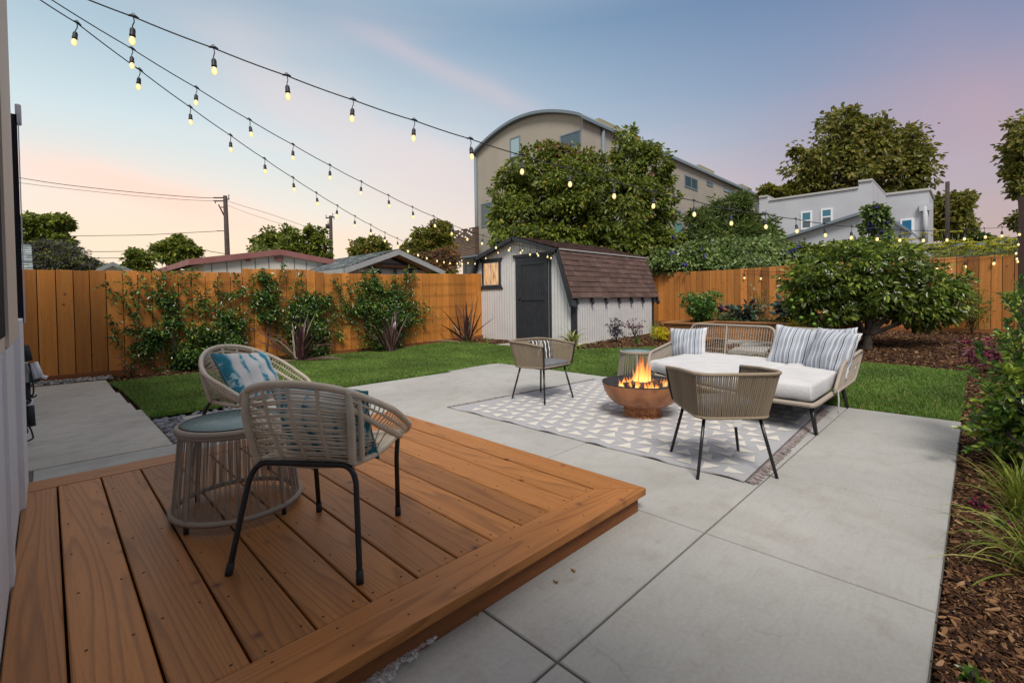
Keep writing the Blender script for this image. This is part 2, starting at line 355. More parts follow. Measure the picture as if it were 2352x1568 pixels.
# ============================================================ GROUND
def inpoly(x, y, poly):
    c = np.zeros(len(x), bool); n = len(poly); j = n-1
    for i in range(n):
        xi, yi = poly[i]; xj, yj = poly[j]
        c ^= ((yi > y) != (yj > y)) & (x < (xj-xi)*(y-yi)/(yj-yi+1e-12)+xi); j = i
    return c
tzv = lambda x: .0265*np.maximum(0, x-6.0)
def sheet(mb, poly, dz, step=1.0, fn=None):
    """a sheet over poly: cut in strips along x so that it follows the slope"""
    import bmesh
    bm = bmesh.new(); bm.faces.new([bm.verts.new((x, y, 0)) for x, y in poly])
    for xx in (6.0, 8, 10, 12, 14, 16, 20):
        bmesh.ops.bisect_plane(bm, geom=bm.verts[:]+bm.edges[:]+bm.faces[:], plane_co=(xx, 0, 0), plane_no=(1, 0, 0))
    bmesh.ops.triangulate(bm, faces=bm.faces[:])
    bm.verts.index_update()
    P = [(v.co.x, v.co.y, tz(v.co.x)+dz) for v in bm.verts]; F = []
    for f in bm.faces:
        q = [v.index for v in f.verts]
        if f.normal.z < 0: q = q[::-1]
        F.append(q)
    mb.add(P, F); bm.free()
m = MB()
m.quad((-600, -600, -.12), (6, -600, -.12), (6, 600, -.12), (-600, 600, -.12)); m.quad((6, -600, -.12), (16, -600, .145), (16, 600, .145), (6, 600, -.12)); m.quad((16, -600, .145), (1500, -600, .145), (1500, 600, .145), (16, 600, .145))
struct(m, 'ground', M['dirt'])
m = MB(); sheet(m, [(.60, -3.5), (16.0, -3.5), (16.0, 10.4), (.60, 10.4)], -.045); struct(m, 'mulch_bed', M['soil'])
T = lambda a, b: tuple(ter(a, b)[:2])
LAWN = [(6.05, .12), T(2212, 940), T(2216, 900), T(2222, 856), T(2100, 843), T(1970, 833), T(1800, 823), T(1624, 812), T(1500, 798), T(1400, 801), T(1316, 804), T(1230, 800), T(1162, 795), T(1100, 789), T(1031, 785), T(985, 787), T(927, 793), T(800, 810), T(661, 827), T(560, 846), T(458, 858), T(350, 869), T(250, 881), (.72, 8.6), (.74, 7.2), (.74, 6.22), (3.0, 6.26), (4.77, 6.32), (6.02, 6.5), (6.05, 3)]
m = MB(); sheet(m, LAWN, -.012); struct(m, 'lawn', M['lawnbase'])
# patio slabs, with joints
XJ = [-3.0, .02, 1.17, 2.35, 3.475, 4.80, 6.05]; YJ = [-3.0, .10, .98, 2.30, 3.60, 4.95, 6.25]
m = MB()
for i in range(len(XJ)-1):
    for j in range(1, len(YJ)-1):
        x0, x1, y0, y1 = XJ[i], XJ[i+1], YJ[j], YJ[j+1]
        if x1 < 2.4 and y0 > 3.5: continue
        if j == 5 and i == 5: y1 = 6.45
        q = .005; m.box((x0+q, y0+q, -.12), (x1-q, y1-q, 0), bev=.004)
m.box((-.1+.004, 3.6+.004, -.12), (2.346, 4.86, 0), bev=.004); m.box((1.19, 4.87, -.12), (2.346, 5.36, 0), bev=.004)
struct(m, 'patio', M['conc'])
m = MB(); m.box((-3, .10, -.11), (6.05, 6.05, -.012)); struct(m, 'patio_joint_base', M['grout'])
m = MB()
for y0, y1 in ((4.87, 6.05), (6.05, 6.75), (6.75, 7.3), (7.3, 8.3), (8.3, 9.85)): m.box((-2.5, y0+.004, -.1), (.74 if y1 < 7 else .70-.02*(y1-7), y1-.004, .003), bev=.004)
m.box((-2.5, 5.35, -.1), (.72, 5.36, .004))
struct(m, 'side_path', M['conc_old'])
m = MB()
for x0, x1, y0, y1 in ((.985, 1.18, 4.92, 5.3), (.985, 2.346, 5.45, 5.98)): m.box((x0, y0, -.1), (x1, y1, .0), bev=.004)
struct(m, 'stepping_pads', M['conc'])
m = MB()
for qd in (((1669, 788), (1672, 781.5), (1742, 781), (1732, 787)), ((1672, 810), (1690, 798), (1772, 794), (1757, 812)), ((1700, 795), (1716, 788.5), (1797, 785), (1786, 792))):
    pts_ = [ter(*p) for p in qd]; zz_ = tz(sum(p.x for p in pts_)/4); m.prism([(p.x, p.y) for p in pts_], zz_-.05, zz_+.02)
m.box((8.0, 7.15, tz(8.2)-.05), (8.75, 8.7, tz(8.5)+.0), bev=.01)
struct(m, 'paving_slabs', M['conc'])
# curb board round patio edge at right
# ------------------------------------------------ lawn blades
def blades(n, region, h=(.035, .06), w=.006, poly=LAWN, keep=None):
    xs = nr.uniform(region[0], region[1], n); ys = nr.uniform(region[2], region[3], n)
    k = inpoly(xs, ys, poly); xs, ys = xs[k], ys[k]; n = len(xs)
    a = nr.uniform(0, 2*np.pi, n); hh = nr.uniform(*h, n); lean = nr.uniform(0, 1.0, n)*hh; la = nr.uniform(0, 2*np.pi, n)
    d = np.hypot(xs, ys); ww = w*np.clip(d/6, .8, 2.2)
    z = tzv(xs)-.015
    b1 = np.stack([xs-np.cos(a)*ww/2, ys-np.sin(a)*ww/2, z], 1); b2 = np.stack([xs+np.cos(a)*ww/2, ys+np.sin(a)*ww/2, z], 1)
    m1 = np.stack([xs+np.cos(la)*lean*.35+np.cos(a)*ww*.4, ys+np.sin(la)*lean*.35+np.sin(a)*ww*.4, z+hh*.6], 1)
    m0 = np.stack([xs+np.cos(la)*lean*.35-np.cos(a)*ww*.4, ys+np.sin(la)*lean*.35-np.sin(a)*ww*.4, z+hh*.6], 1)
    t = np.stack([xs+np.cos(la)*lean, ys+np.sin(la)*lean, z+hh], 1)
    V = np.stack([b1, b2, m1, m0, t], 1).reshape(-1, 3); i = np.arange(n)*5
    return V, np.stack([i, i+1, i+2, i+3], 1), np.stack([i+3, i+2, i+4], 1)
m = MB()
for reg, n in (((.6, 6.2, 6.1, 10.2), 190000), ((5.9, 10.4, 0, 10.3), 230000)):
    V, Q, T3 = blades(n, reg); m.np(V, Q); 
    m.arr.append((np.zeros((0, 3)), T3-len(V), 0))
tag(m.build('grass', M['blade']), 'short mown green lawn grass around the patio', 'grass', None, 'stuff')
# ------------------------------------------------ mulch chips
def chips(n, region, size, excl=(LAWN,), rmax=None, zoff=-.04):
    xs = nr.uniform(region[0], region[1], n); ys = nr.uniform(region[2], region[3], n); k = np.ones(n, bool)
    for p in excl: k &= ~inpoly(xs, ys, p)
    k &= ~((xs < 6.06) & (ys > .09) & (ys < 6.3) & (xs > -3))
    xs, ys = xs[k], ys[k]; n = len(xs)
    Lh = nr.uniform(*size, n); W_ = Lh*nr.uniform(.12, .38, n); a = nr.uniform(0, 2*np.pi, n); tl = nr.normal(0, .28, n); z = tzv(xs)+zoff+nr.uniform(0, .02, n)+.012
    c, s = np.cos(a), np.sin(a); u = np.stack([c*np.cos(tl), s*np.cos(tl), np.sin(tl)], 1)*Lh[:, None]/2; v = np.stack([-s, c, nr.normal(0, .3, n)], 1)*W_[:, None]/2
    C = np.stack([xs, ys, z], 1); hh = np.array([0, 0, 1])*(W_*.25)[:, None]
    P = [C-u-v*.6, C-v, C+u-v*.4, C+u+v*.5, C+v, C-u+v*.7]; V = np.stack(P+[p+hh for p in P], 1).reshape(-1, 3); i = np.arange(n)*12
    m.np(V, np.stack([i+6, i+7, i+8, i+9, i+10, i+11], 1)); m.arr.append((np.zeros((0, 3)), np.concatenate([np.stack([i+k, i+(k+1) % 6, i+6+(k+1) % 6, i+6+k], 1) for k in range(6)])-len(V), 0))
m = MB()
chips(80000, (1.3, 4.2, -1.3, .1), (.007, .042)); chips(20000, (4.2, 9.6, -1.3, .1), (.02, .07)); chips(34000, (9.2, 16, -1.5, 6.8), (.03, .085)); chips(9000, (.7, 10, 8.5, 10.4), (.03, .08)); chips(6000, (7.9, 11.5, 4.9, 10.4), (.03, .09))
tag(m.build('bark_mulch', M['chip']), 'brown shredded bark mulch spread over the planting beds', 'mulch', None, 'stuff')
# gravel strip under left fence, pebbles by the pads
def stones(m, n, reg, r, flat=.6, z=0.0):
    for _ in range(n):
        x = rnd.uniform(reg[0], reg[1]); y = rnd.uniform(reg[2], reg[3]); q = rnd.uniform(*r); a = rnd.uniform(0, 6.3); e = rnd.uniform(.6, .9)
        Mx = Matrix.Translation((x, y, z+q*flat*.5+rnd.uniform(0, .012))) @ Matrix.Rotation(a, 4, 'Z') @ Matrix.Rotation(rnd.uniform(-.3, .3), 4, 'X')
        P = []; F = []; K = 6
        for i, (rr, zz) in enumerate(((.0, -1), (.75, -.7), (1, 0), (.78, .65), (.0, 1))):
            for k in range(K): b = 2*math.pi*k/K; P.append((q*rr*math.cos(b), q*e*rr*math.sin(b), q*flat*zz))
        for i in range(4):
            for k in range(K): F.append((i*K+k, i*K+(k+1) % K, (i+1)*K+(k+1) % K, (i+1)*K+k))
        m.add(P, F, Mx, True)
m = MB(); stones(m, 520, (-1.0, .75, 9.87, 10.33), (.012, .028)); tag(m.build('gravel', M['gravel']), 'strip of grey gravel along the foot of the fence beside the side path', 'gravel', None, 'stuff')
m = MB(); stones(m, 190, (.765, .965, 4.9, 6.05), (.026, .045), z=-.03); stones(m, 70, (1.0, 2.3, 6.03, 6.13), (.025, .04), z=-.03); stones(m, 90, (1.0, 2.3, 5.38, 5.43), (.025, .036), z=-.03); stones(m, 20, (.965, 1.05, 5.3, 5.42), (.03, .04), z=-.03)
tag(m.build('pebbles', M['pebble']), 'smooth dark grey river pebbles packed between concrete pads', 'pebbles', None, 'stuff')
m = MB(); m.box((.745, 4.875, -.1), (2.33, 6.2, -.035)); struct(m, 'pebble_bed', M['gapdark'])
for loc, lab in (((2211-4, 1055-3), ''),): pass

# ============================================================ DECK
dz = .13
dk = thing('wood_deck', 'low redwood deck platform with mitred border boards', 'deck', (1.1, 2.7, 0))
m = MB()
x = 2.15; w_ = .194; k = 0
while x > -.1:
    x0 = max(x-w_+.008, -.12); m.box((x0, 1.525, dz-.032), (x, 3.845, dz), bev=.004); x -= w_
m.build('deck_boards', M['deck'], dk)
m = MB()
m.prism([(-.12, 1.315), (2.36, 1.315), (2.155, 1.52), (-.12, 1.52)], dz-.036, dz+.001)
m.build('border_board', M['deck_x'], dk)
m = MB(); m.prism([(-.12, 3.85), (2.155, 3.85), (2.36, 4.055), (-.12, 4.055)], dz-.036, dz+.001); m.build('border_board', M['deck_x'], dk)
m = MB(); m.prism([(2.362, 1.319), (2.362, 4.051), (2.158, 3.847), (2.158, 1.523)], dz-.036, dz+.001); m.build('border_board', M['deck'], dk)
m = MB(); m.box((-.09, 1.345, 0.002), (2.325, 1.38, dz-.037)); m.box((2.29, 1.381, 0.002), (2.325, 4.01, dz-.037)); m.build('fascia', M['fascia'], dk)
m = MB(); m.box((-.09, 1.40, .002), (2.27, 4.0, dz-.06)); m.build('joist_frame', M['gapdark'], dk)
m = MB()
x = 2.15
def screw(x, y): m.lathe([(.0, .0012), (.0045, .0012), (.0045, 0)], 6, Matrix.Translation((x, y, dz+.0004)))
while x > .1:
    for y in (1.56, 1.95, 2.35, 2.75, 3.15, 3.55, 3.81):
        for o_ in (.035, .155): screw(x-o_+rnd.uniform(-.008, .008), y+rnd.uniform(-.02, .02))
    x -= w_
for i in range(12): screw(.2*i+.05, 1.37); screw(.2*i+.05, 1.48); screw(2.21, 1.6+.2*i); screw(2.32, 1.6+.2*i)
tag(m.build('screws', M['screw'], dk), None, None, None, 'stuff')
# clear plastic scrap lying by the deck
def crumple():
    m = MB(); A, B = at(842, 1568, .01), at(1000, 1462, .01); n = 70; w = 12; P = []; F = []
    d = (B-A); s = Vector((-d.y, d.x, 0)).normalized()
    for i in range(n):
        t = i/(n-1); c = A+d*(t*1.06-.06)+s*.012*math.sin(t*19); ww = .10*(1-t)**.7+.012
        for j in range(w):
            q = (j/(w-1)-.5)*2; P.append(c+s*(q*ww*.5)+Vector((rnd.uniform(-.006, .006), rnd.uniform(-.006, .006), .003+.010*abs(math.sin(j*2.3+t*9+math.sin(t*31)))+abs(rnd.gauss(0, .003)))))
    for i in range(n-1):
        for j in range(w-1): F.append((i*w+j, i*w+j+1, (i+1)*w+j+1, (i+1)*w+j))
    m.add(P, F); return m
M['cling'] = mat('clear_plastic', (.75, .78, .8), .12, .7, Alpha=.30)
tag(crumple().build('plastic_wrap', M['cling']), 'crumpled strip of clear plastic wrap on the concrete against the deck fascia', 'plastic wrap')

# ============================================================ FENCES
def fence(name, label, pts_top, along, const, lo, hi, bw, material, depth=.018, kick=True, steps=()):
    f = thing(name, label, 'fence', (const if along == 'Y' else lo, lo if along == 'Y' else const, 0))
    m = MB(); u = lo; i = 0
    while u < hi:
        b = bw*rnd.uniform(.9, 1.1); u1 = min(u+b-.011, hi); c = (u+u1)/2
        zt = np.interp(c, [p[0] for p in pts_top], [p[1] for p in pts_top])+rnd.uniform(-.007, .007)
        zb = (tz(c) if along == 'X' else tz(const))+.02
        off = rnd.uniform(0, .010)
        if along == 'X': m.box((u, const+off, zb), (u1, const+off+depth, zt), bev=.0025)
        else: m.box((const+off, u, zb), (const+off+depth, u1, zt), bev=.0025)
        u += b; i += 1
    m.build('fence_boards', material, f); m = MB()
    if along == 'X': m.box((lo, const+depth+.008, .02), (hi, const+depth+.014, min(p[1] for p in pts_top)-.03))
    else: m.box((const+depth+.008, lo, .02), (const+depth+.014, hi, min(p[1] for p in pts_top)-.03))
    m.build('gap_shade', M['gapdark'], f)  # near-black sheet added behind the boards to put shade in their gaps
    m = MB()
    for zz in (.35, 1.6):
        if along == 'X': m.box((lo, const+.03, zz), (hi, const+.07, zz+.09))
        else: m.box((const+.03, lo, zz), (const+.07, hi, zz+.09))
    m.build('rail', M['fascia'], f)
    if kick:
        m = MB(); n = 12
        for k in range(n):
            a = lo+(hi-lo)*k/n; b = lo+(hi-lo)*(k+1)/n
            if along == 'X': P0 = (a, const-.022, tz(a)-.06); P1 = (b, const+.0, tz(b)-.06); m.add([(a, const-.03, tz(a)-.08), (b, const-.03, tz(b)-.08), (b, const-.004, tz(b)-.08), (a, const-.004, tz(a)-.08), (a, const-.03, tz(a)+.085), (b, const-.03, tz(b)+.085), (b, const-.004, tz(b)+.085), (a, const-.004, tz(a)+.085)], [(0,3,2,1),(4,5,6,7),(0,1,5,4),(1,2,6,5),(2,3,7,6),(3,0,4,7)])
            else: m.box((const-.03, a, tz(const)-.08), (const-.004, b, tz(const)+.085))
        m.build('kickboard', M['fascia'], f)
    return f
YF = 10.4; XF = 16.0
tl = [(onY(a, b, YF).x, onY(a, b, YF).z) for a, b in ((60, 619), (300, 622), (563, 626), (563.6, 617), (700, 619), (727, 624), (744, 627), (925, 630), (925.6, 628), (1070, 629))]
tl.append((17, 2.35))
fence('board_fence', 'orange cedar board fence with jasmine vines trained on wires, left side of the yard', tl, 'X', YF, -2.2, 9.45, .205, M['fence'])
tr = sorted([(onX(a, b, XF).y, onX(a, b, XF).z) for a, b in ((1510, 626), (1650, 621), (1850, 607), (1905, 604), (2060, 596), (2200, 590), (2290, 587), (2345, 584))])
tr.append((10.6, tr[-1][1]))
fence('board_fence', 'brown cedar board fence behind the raised planter and citrus tree', tr, 'Y', XF, -1.6, 10.4, .205, M['fence_r'])
m = MB(); m.box((9.46, YF, .05), (16.0, YF+.02, 2.1)); 
tag(m.build('board_fence', M['fence']), 'short run of cedar fence hidden behind the white shed', 'fence')
# trellis wires on the left fence
t_ = thing('wire_trellis', 'thin wires strung in rows on the orange fence behind the vines', 'trellis', (1.7, YF-.04, 0))
M['wire'] = mat('rusty_wire', (.10, .05, .025), .6)
m = MB()
for x0, x1 in ((1.9, 4.2), (4.35, 6.6), (6.8, 8.9)):
    for z in (.35, .68, 1.0, 1.32, 1.62): m.tube([(x0, YF-.02, z+tz(x0)), (x1, YF-.02, z+tz(x1))], .0035, 4)
    for x in (x0, x1): m.tube([(x, YF-.02, .3), (x, YF-.02, .7)], .0035, 4)
m.build('wire', M['wire'], t_)
# dark pole in the right corner
P0 = onX(2349, 640, 12.6)
po = tag(MB(), None) if 0 else None
m = MB(); m.box((12.5, P0.y-.07, 0), (12.63, P0.y+.06, onX(2349, 452, 12.6).z))
M['post'] = wood('dark_post', (.03, .016, .012), (.065, .035, .026), (5, 5, .6), knots=False, rings=False)
tag(m.build('wood_post', M['post']), 'tall dark wooden post holding the string lights at the right corner', 'post')

# ============================================================ HOUSE AT THE LEFT
h = thing('house_wall', 'white house wall at the left end of the deck with a dark window, plus an unseen wing added for shade', 'house', (-.2, 2, 0))
m = MB(); m.box((-6, -7, -.1), (-.15, 4.1, 3.7), bev=.004); m.box((-.149, -7, -.1), (-.125, 4.1, 1.12)); m.box((-6, 4.1, -.1), (-.42, 9.3, 3.7)); m.box((-5.9, -7.2, -.1), (5.5, -3.0, 4.6)); m.build('wall', M['white'], h)  # last box: unseen wing behind the camera, added to shade the foreground
m = MB()
for y0, y1, pr in ((3.55, 4.105, .022), (2.6, 2.75, .012), (-.2, .1, .01)): m.box((-.125, y0, .0), (-.125+pr, y1, 1.125), bev=.003)
m.build('corner_board', M['white'], h)
M['beige'] = mottled('beige_casing', (.62, .52, .42), (.66, .57, .50), 2, .6, .1)
m = MB(); m.box((-.15, 1.02, 1.135), (-.0405, 1.34, 3.5), bev=.004); m.box((-.15, .1, 1.135), (-.045, 1.02, 1.155)); wf = m.build('window_frame', M['beige'], h)
m = MB(); m.box((-.15, .12, 1.156), (-.0440, 1.018, 3.5)); m.build('window_pane', M['darkpanel'], wf)
for z0 in ():
    pass
M['pipe'] = mottled('pale_downspout', (.42, .48, .58), (.5, .5, .52), 2, .5, .1)
Yd = 6.2; a = onY(49, 262, Yd); b = onY(59, 742, Yd)
m = MB(); m.box((a.x-.025, Yd-.04, b.z), (b.x+.0, Yd+.04, a.z), bev=.004); m.box((a.x-.04, Yd-.03, a.z-.1), (a.x-.0, Yd+.05, a.z+.08), bev=.01)
m.build('downspout', M['pipe'], h); m = MB(); m.box((a.x-.10, Yd-.03, b.z-.0), (a.x-.03, Yd+.05, a.z-.02)); m.build('dark_trim', M['darkpanel'], h)
# electrical gear on the wall beyond
e = thing('utility_box', 'electrical boxes and black cables hanging on the wall beside the side path', 'electrical box', (-.15, 5.9, 0))
Z3 = lambda x, y: ((x/3.484)/1.3061, (950+y/3.484)/1.3061)
def pY(x, y, Y=5.9): return onY(*Z3(x, y), Y)
M['greybox'] = mottled('grey_box', (.36, .37, .37), (.3, .31, .31), 5, .5, .1); M['greenbox'] = mat('green_box', (.04, .10, .075), .5)
m = MB()
p = [pY(232, 505), pY(300, 480), pY(300, 678), pY(232, 660)]; m.prism([(p[0].x, 5.85), (p[1].x, 5.85), (p[1].x, 5.97), (p[0].x, 5.97)], p[2].z, p[1].z); m.build('meter_box', M['greybox'], e)
m = MB(); a = pY(225, 305); b = pY(320, 465); 
c0, c1 = pY(255, 300, 5.8), pY(297, 462, 5.8); m.tube([c0, c1], .028, 4); m.tube([pY(222, 245, 5.8), pY(250, 300, 5.8)], .008, 6); m.build('power_adapter', M['plast'], e)
m = MB(); c0, c1 = pY(330, 490, 5.85), pY(395, 640, 5.85); m.tube([c0, c1], [.03, .035], 4); c0, c1 = pY(365, 475, 5.83), pY(430, 630, 5.83); m.tube([c0, c1], [.02, .02], 4); m.tube([pY(430, 620, 5.8), pY(495, 635, 5.8)], [.012, .02], 6); m.build('flood_lamp', M['white'], e)
m = MB(); c0 = pY(320, 660, 5.9); m.box((c0.x-.09, 5.86, c0.z-.02), (c0.x+.06, 5.94, c0.z+.09)); m.build('junction_box', M['greenbox'], e)
m = MB(); m.tube([pY(285, 690), pY(290, 860), pY(280, 1120)], .02, 8); m.build('conduit', M['rubber'], e)
m = MB(); m.tube([pY(310, 930, 5.85), pY(328, 1140, 5.85)], .03, 10); m.build('drain_pipe', M['plast'], e)
m = MB(); m.tube([pY(300, 870, 5.85), pY(308, 925, 5.85)], .03, 10); m.build('pipe_coupling', M['white'], e)
m = MB()
for q in ([(265, 695), (238, 730), (250, 850), (268, 950), (265, 1080), (320, 1170), (345, 1250), (335, 1275), (232, 1325)], [(300, 480), (330, 610), (345, 700), (350, 790), (325, 830), (290, 800)], [(385, 815), (345, 840), (280, 830)], [(325, 860), (290, 880), (285, 905), (310, 895), (325, 865)], [(245, 1110), (280, 1170), (285, 1210), (232, 1240)], [(265, 695), (270, 740), (300, 800), (345, 835)]):
    m.tube(spline([pY(*z, 5.82) for z in q], 5), .007, 6)
m.build('cable', M['rubber'], e)

# ============================================================ SHED
sx, sy, sW, sL, sz0 = 9.132, 6.99, 3.862, 3.94, .13
cy_ = sy+sW/2; ov = .067; kk = 1.588; zk = sz0+2.308; zr = sz0+2.79; ze = sz0+1.103; ee = .176
sh = thing('garden_shed', 'white gambrel roofed garden shed with charcoal door and brown shingles', 'shed', (sx, cy_, .1))
def under(y):     # roof height above a y position on the gable
    d = abs(y-cy_)
    return zr-(zr-zk)*d/kk if d < kk else zk-(zk-ze)*(d-kk)/(sW/2+ov-kk)
m = MB()
prof = [(sy, .04), (sy+sW, .04), (sy+sW, under(sy+sW)-.06), (cy_+kk, zk-.06), (cy_, zr-.06), (cy_-kk, zk-.06), (sy, under(sy)-.06)]
P = [(sx, y, z) for y, z in prof]+[(sx+sL, y, z) for y, z in prof]; n = 7
m.add(P, [tuple(range(n))[::-1], tuple(range(n, 2*n))]+[(i, (i+1) % n, n+(i+1) % n, n+i) for i in range(n)])
m.build('wall', M['shedwall'], sh)
m = MB(); y = sy+.1
while y < sy+sW-.03: m.box((sx-.0015, y-.0035, .1), (sx+.001, y+.0035, under(y)-.075)); y += .102
x = sx+.14
while x < sx+sL-.05: m.box((x-.0035, sy-.0015, .12), (x+.0035, sy+.001, ze-.02)); x += .102
m.build('groove', M['groove'], sh)
# roof planes built from shingle tabs
def roofplane(m, A, B, C, D, rows, tab=.3, th=.012):       # A-B lower edge, D-C upper edge
    A, B, C, D = map(Vector, (A, B, C, D)); nrm = (B-A).cross(D-A).normalized()
    if nrm.z < 0: nrm = -nrm
    m.quad(A-nrm*.02, B-nrm*.02, C-nrm*.02, D-nrm*.02)
    for r_ in range(rows):
        t0, t1 = r_/rows, min((r_+1.15)/rows, 1.0); a, b = A+(D-A)*t0, B+(C-B)*t0; c, d = B+(C-B)*t1, A+(D-A)*t1
        Lh = (b-a).length; k = 0; s0 = -rnd.uniform(0, tab)
        while s0 < Lh:
            w = tab*rnd.uniform(.55, 1.25); u0, u1 = max(s0, 0)/Lh, min(s0+w-.004, Lh)/Lh
            if u1 > u0:
                h = nrm*(th*rnd.uniform(.7, 1.3)); dp = (a-d).normalized()*rnd.uniform(-.004, .006)
                p = [a+(b-a)*u0+dp, a+(b-a)*u1+dp, d+(c-d)*u1, d+(c-d)*u0]
                m.add([p[0]+h*1.4, p[1]+h*1.4, p[2], p[3], p[0]-h*.4, p[1]-h*.4], [(0, 1, 2, 3), (4, 5, 1, 0)])
            s0 += w
m = MB(); x0, x1 = sx-ee, sx+sL+ee
roofplane(m, (x0, sy-ov-.02, ze), (x1, sy-ov-.02, ze), (x1, cy_-kk, zk), (x0, cy_-kk, zk), 9)
roofplane(m, (x0, cy_-kk-.03, zk+.012), (x1, cy_-kk-.03, zk+.012), (x1, cy_, zr), (x0, cy_, zr), 12)
roofplane(m, (x1, sy+sW+ov, ze), (x0, sy+sW+ov, ze), (x0, cy_+kk, zk), (x1, cy_+kk, zk), 9)
roofplane(m, (x1, cy_+kk, zk+.012), (x0, cy_+kk, zk+.012), (x0, cy_, zr), (x1, cy_, zr), 12)
m.build('roof', M['shingle'], sh)
m = MB(); m.box((x0, cy_-kk-.045, zk-.02), (x1, cy_-kk-.032, zk+.015)); m.box((x0, sy-ov-.025, ze-.012), (x1, sy-ov-.012, ze+.004)); m.build('drip_edge', M['metalgrey'], sh)
def slab(m, p, q, w, x0, x1, outward):   # board from p to q in the yz plane
    (y0, z0), (y1, z1) = p, q; d = Vector((0, y1-y0, z1-z0)).normalized(); nrm = Vector((0, -d.z, d.y)); 
    if nrm.z < 0: nrm = -nrm
    a, b = Vector((0, y0, z0)), Vector((0, y1, z1)); P = []
    for xx in (x0, x1):
        o_ = Vector((xx, 0, 0)); P += [a+o_, b+o_, b-nrm*w+o_, a-nrm*w+o_]
    m.add(P, [(0,3,2,1),(4,5,6,7),(0,1,5,4),(1,2,6,5),(2,3,7,6),(3,0,4,7)])
w = .10
for sgn in (-1, 1):
    m = MB()
    A = (cy_+sgn*(sW/2+ov+.05), ze-.20); B = (cy_+sgn*kk, zk-.005); C = (cy_, zr-.005)
    for p_, q_ in ((A, B), (B, C)):
        m = MB(); slab(m, p_, q_, w, x0-.03, x0-.002, sgn); m.build('rake_board', M['trim'], sh)
        m = MB(); slab(m, p_, q_, w, x1+.001, x1+.03, sgn); m.build('rake_board', M['trim'], sh)
        m = MB(); slab(m, (p_[0], p_[1]-.02), (q_[0], q_[1]-.02), .05, x0, x0+.15, sgn); m.build('soffit', M['trim'], sh)
for bxs in ((((sx-.012, sy-.014, .05), (sx+.11, sy+.0, ze-.01)), ((sx-.014, sy-.012, .05), (sx, sy+.09, ze+.0))), (((sx+sL-.1, sy-.014, .12), (sx+sL+.02, sy+.0, ze-.01)),), (((sx-.014, sy+sW-.05, .05), (sx, sy+sW+.012, ze+.25)),)):
    m = MB()
    for lo_, hi_ in bxs: m.box(lo_, hi_)
    m.build('corner_board', M['trim'], sh)
# rafter tails
for i, X in enumerate([sx+.06+k*(sL-.12)/6.0 for k in range(7)]+[sx+sL+ee-.02]):
    m = MB(); yy = sy-.0
    P = [(X-.022, yy-.002, ze-.0), (X-.022, yy-.085, ze-.012), (X-.022, yy-.10, ze-.15), (X-.022, yy-.06, ze-.19), (X-.022, yy-.002, ze-.06)]; P += [(a+.044, b, c) for a, b, c in P]; n = 5
    m.add(P, [tuple(range(n)), tuple(range(n, 2*n))[::-1]]+[((i+1) % n, i, n+i, n+(i+1) % n) for i in range(n)]); m.build('rafter_tail', M['trim'], sh)
# door on plane X = sx, corners read from the photograph
C6 = lambda x, y: ((1300+x/2.94)/1.3061, (600+y/2.94)/1.3061)
def pS(x, y, X=sx): return onX(*C6(x, y), X)
def rect(m, a, b, X0, X1):       # box between two picture corners on the gable
    p, q = pS(*a), pS(*b); m.box((X0, min(p.y, q.y), min(p.z, q.z)), (X1, max(p.y, q.y), max(p.z, q.z)), bev=.002)
m = MB(); rect(m, (728, 512), (768, 1215), sx-.03, sx); rect(m, (1022, 485), (1048, 1212), sx-.03, sx)
p, q = pS(728, 512), pS(1048, 485); ztop = p.z; zl = pS(768, 545).z; m.box((sx-.031, q.y+.0, zl), (sx, p.y, ztop))
m.prism([(sx-.05, q.y-.05), (sx, q.y-.05), (sx, p.y+.08), (sx-.05, p.y+.08)], ztop, ztop+.075); m.build('door_frame', M['trim'], sh)
d0, d1 = pS(770, 1208), pS(1020, 1208); dt = zl-.005; db = .15
m = MB(); m.box((sx-.018, d1.y, db), (sx-.001, d0.y, dt)); 
zm = pS(890, 868).z
for z0, z1 in ((dt-.1, dt), (zm-.05, zm+.05), (db, db+.07)): m.box((sx-.034, d1.y, z0), (sx-.018, d0.y, z1), bev=.002)
m.box((sx-.0345, d1.y+.001, db), (sx-.0181, d1.y+.11, dt)); m.box((sx-.0345, d0.y-.09, db), (sx-.0181, d0.y-.001, dt))
door = m.build('door', M['trim'], sh)
m = MB(); y = d1.y+.15
while y < d0.y-.1: m.box((sx-.019, y-.003, db+.07), (sx-.0175, y+.003, dt-.1)); y += .085
m.build('board_groove', M['gapdark'], door)
m = MB(); m.box((sx-.05, d0.y-.06, zm-.02), (sx-.034, d0.y+.03, zm+.012)); m.lathe([(.0, .03), (.014, .02), (.01, 0)], 8, Matrix.Translation((sx-.05, d0.y-.03, zm)) @ Matrix.Rotation(R(-90), 4, 'Y')); m.build('latch', M['black'], door)
# window
a, b = pS(432, 560), pS(597, 748)
m = MB(); wy0, wy1, wz0, wz1 = b.y, a.y, b.z, a.z; fw_ = .07
for (ya, yb, za, zb) in ((wy0, wy0+fw_, wz0, wz1), (wy1-fw_, wy1, wz0, wz1)): m.box((sx-.03, ya, za), (sx, yb, zb))
for zz, s_ in ((wz1, 1), (wz0, -1)):
    e0, e1 = (.01, .09) if s_ == 1 else (.09, .01)
    za, zb = (zz, zz+.11) if s_ == 1 else (zz-.11, zz)
    P = [(sx-.032, wy0-e0, za), (sx-.032, wy1+e0, za), (sx-.032, wy1+e1, zb), (sx-.032, wy0-e1, zb)]; P += [(sx, p[1], p[2]) for p in P]
    m.add(P, [(0,1,2,3)[::-1],(4,5,6,7),(0,1,5,4),(1,2,6,5),(2,3,7,6),(3,0,4,7)])
wfr = m.build('window_frame', M['trim'], sh)
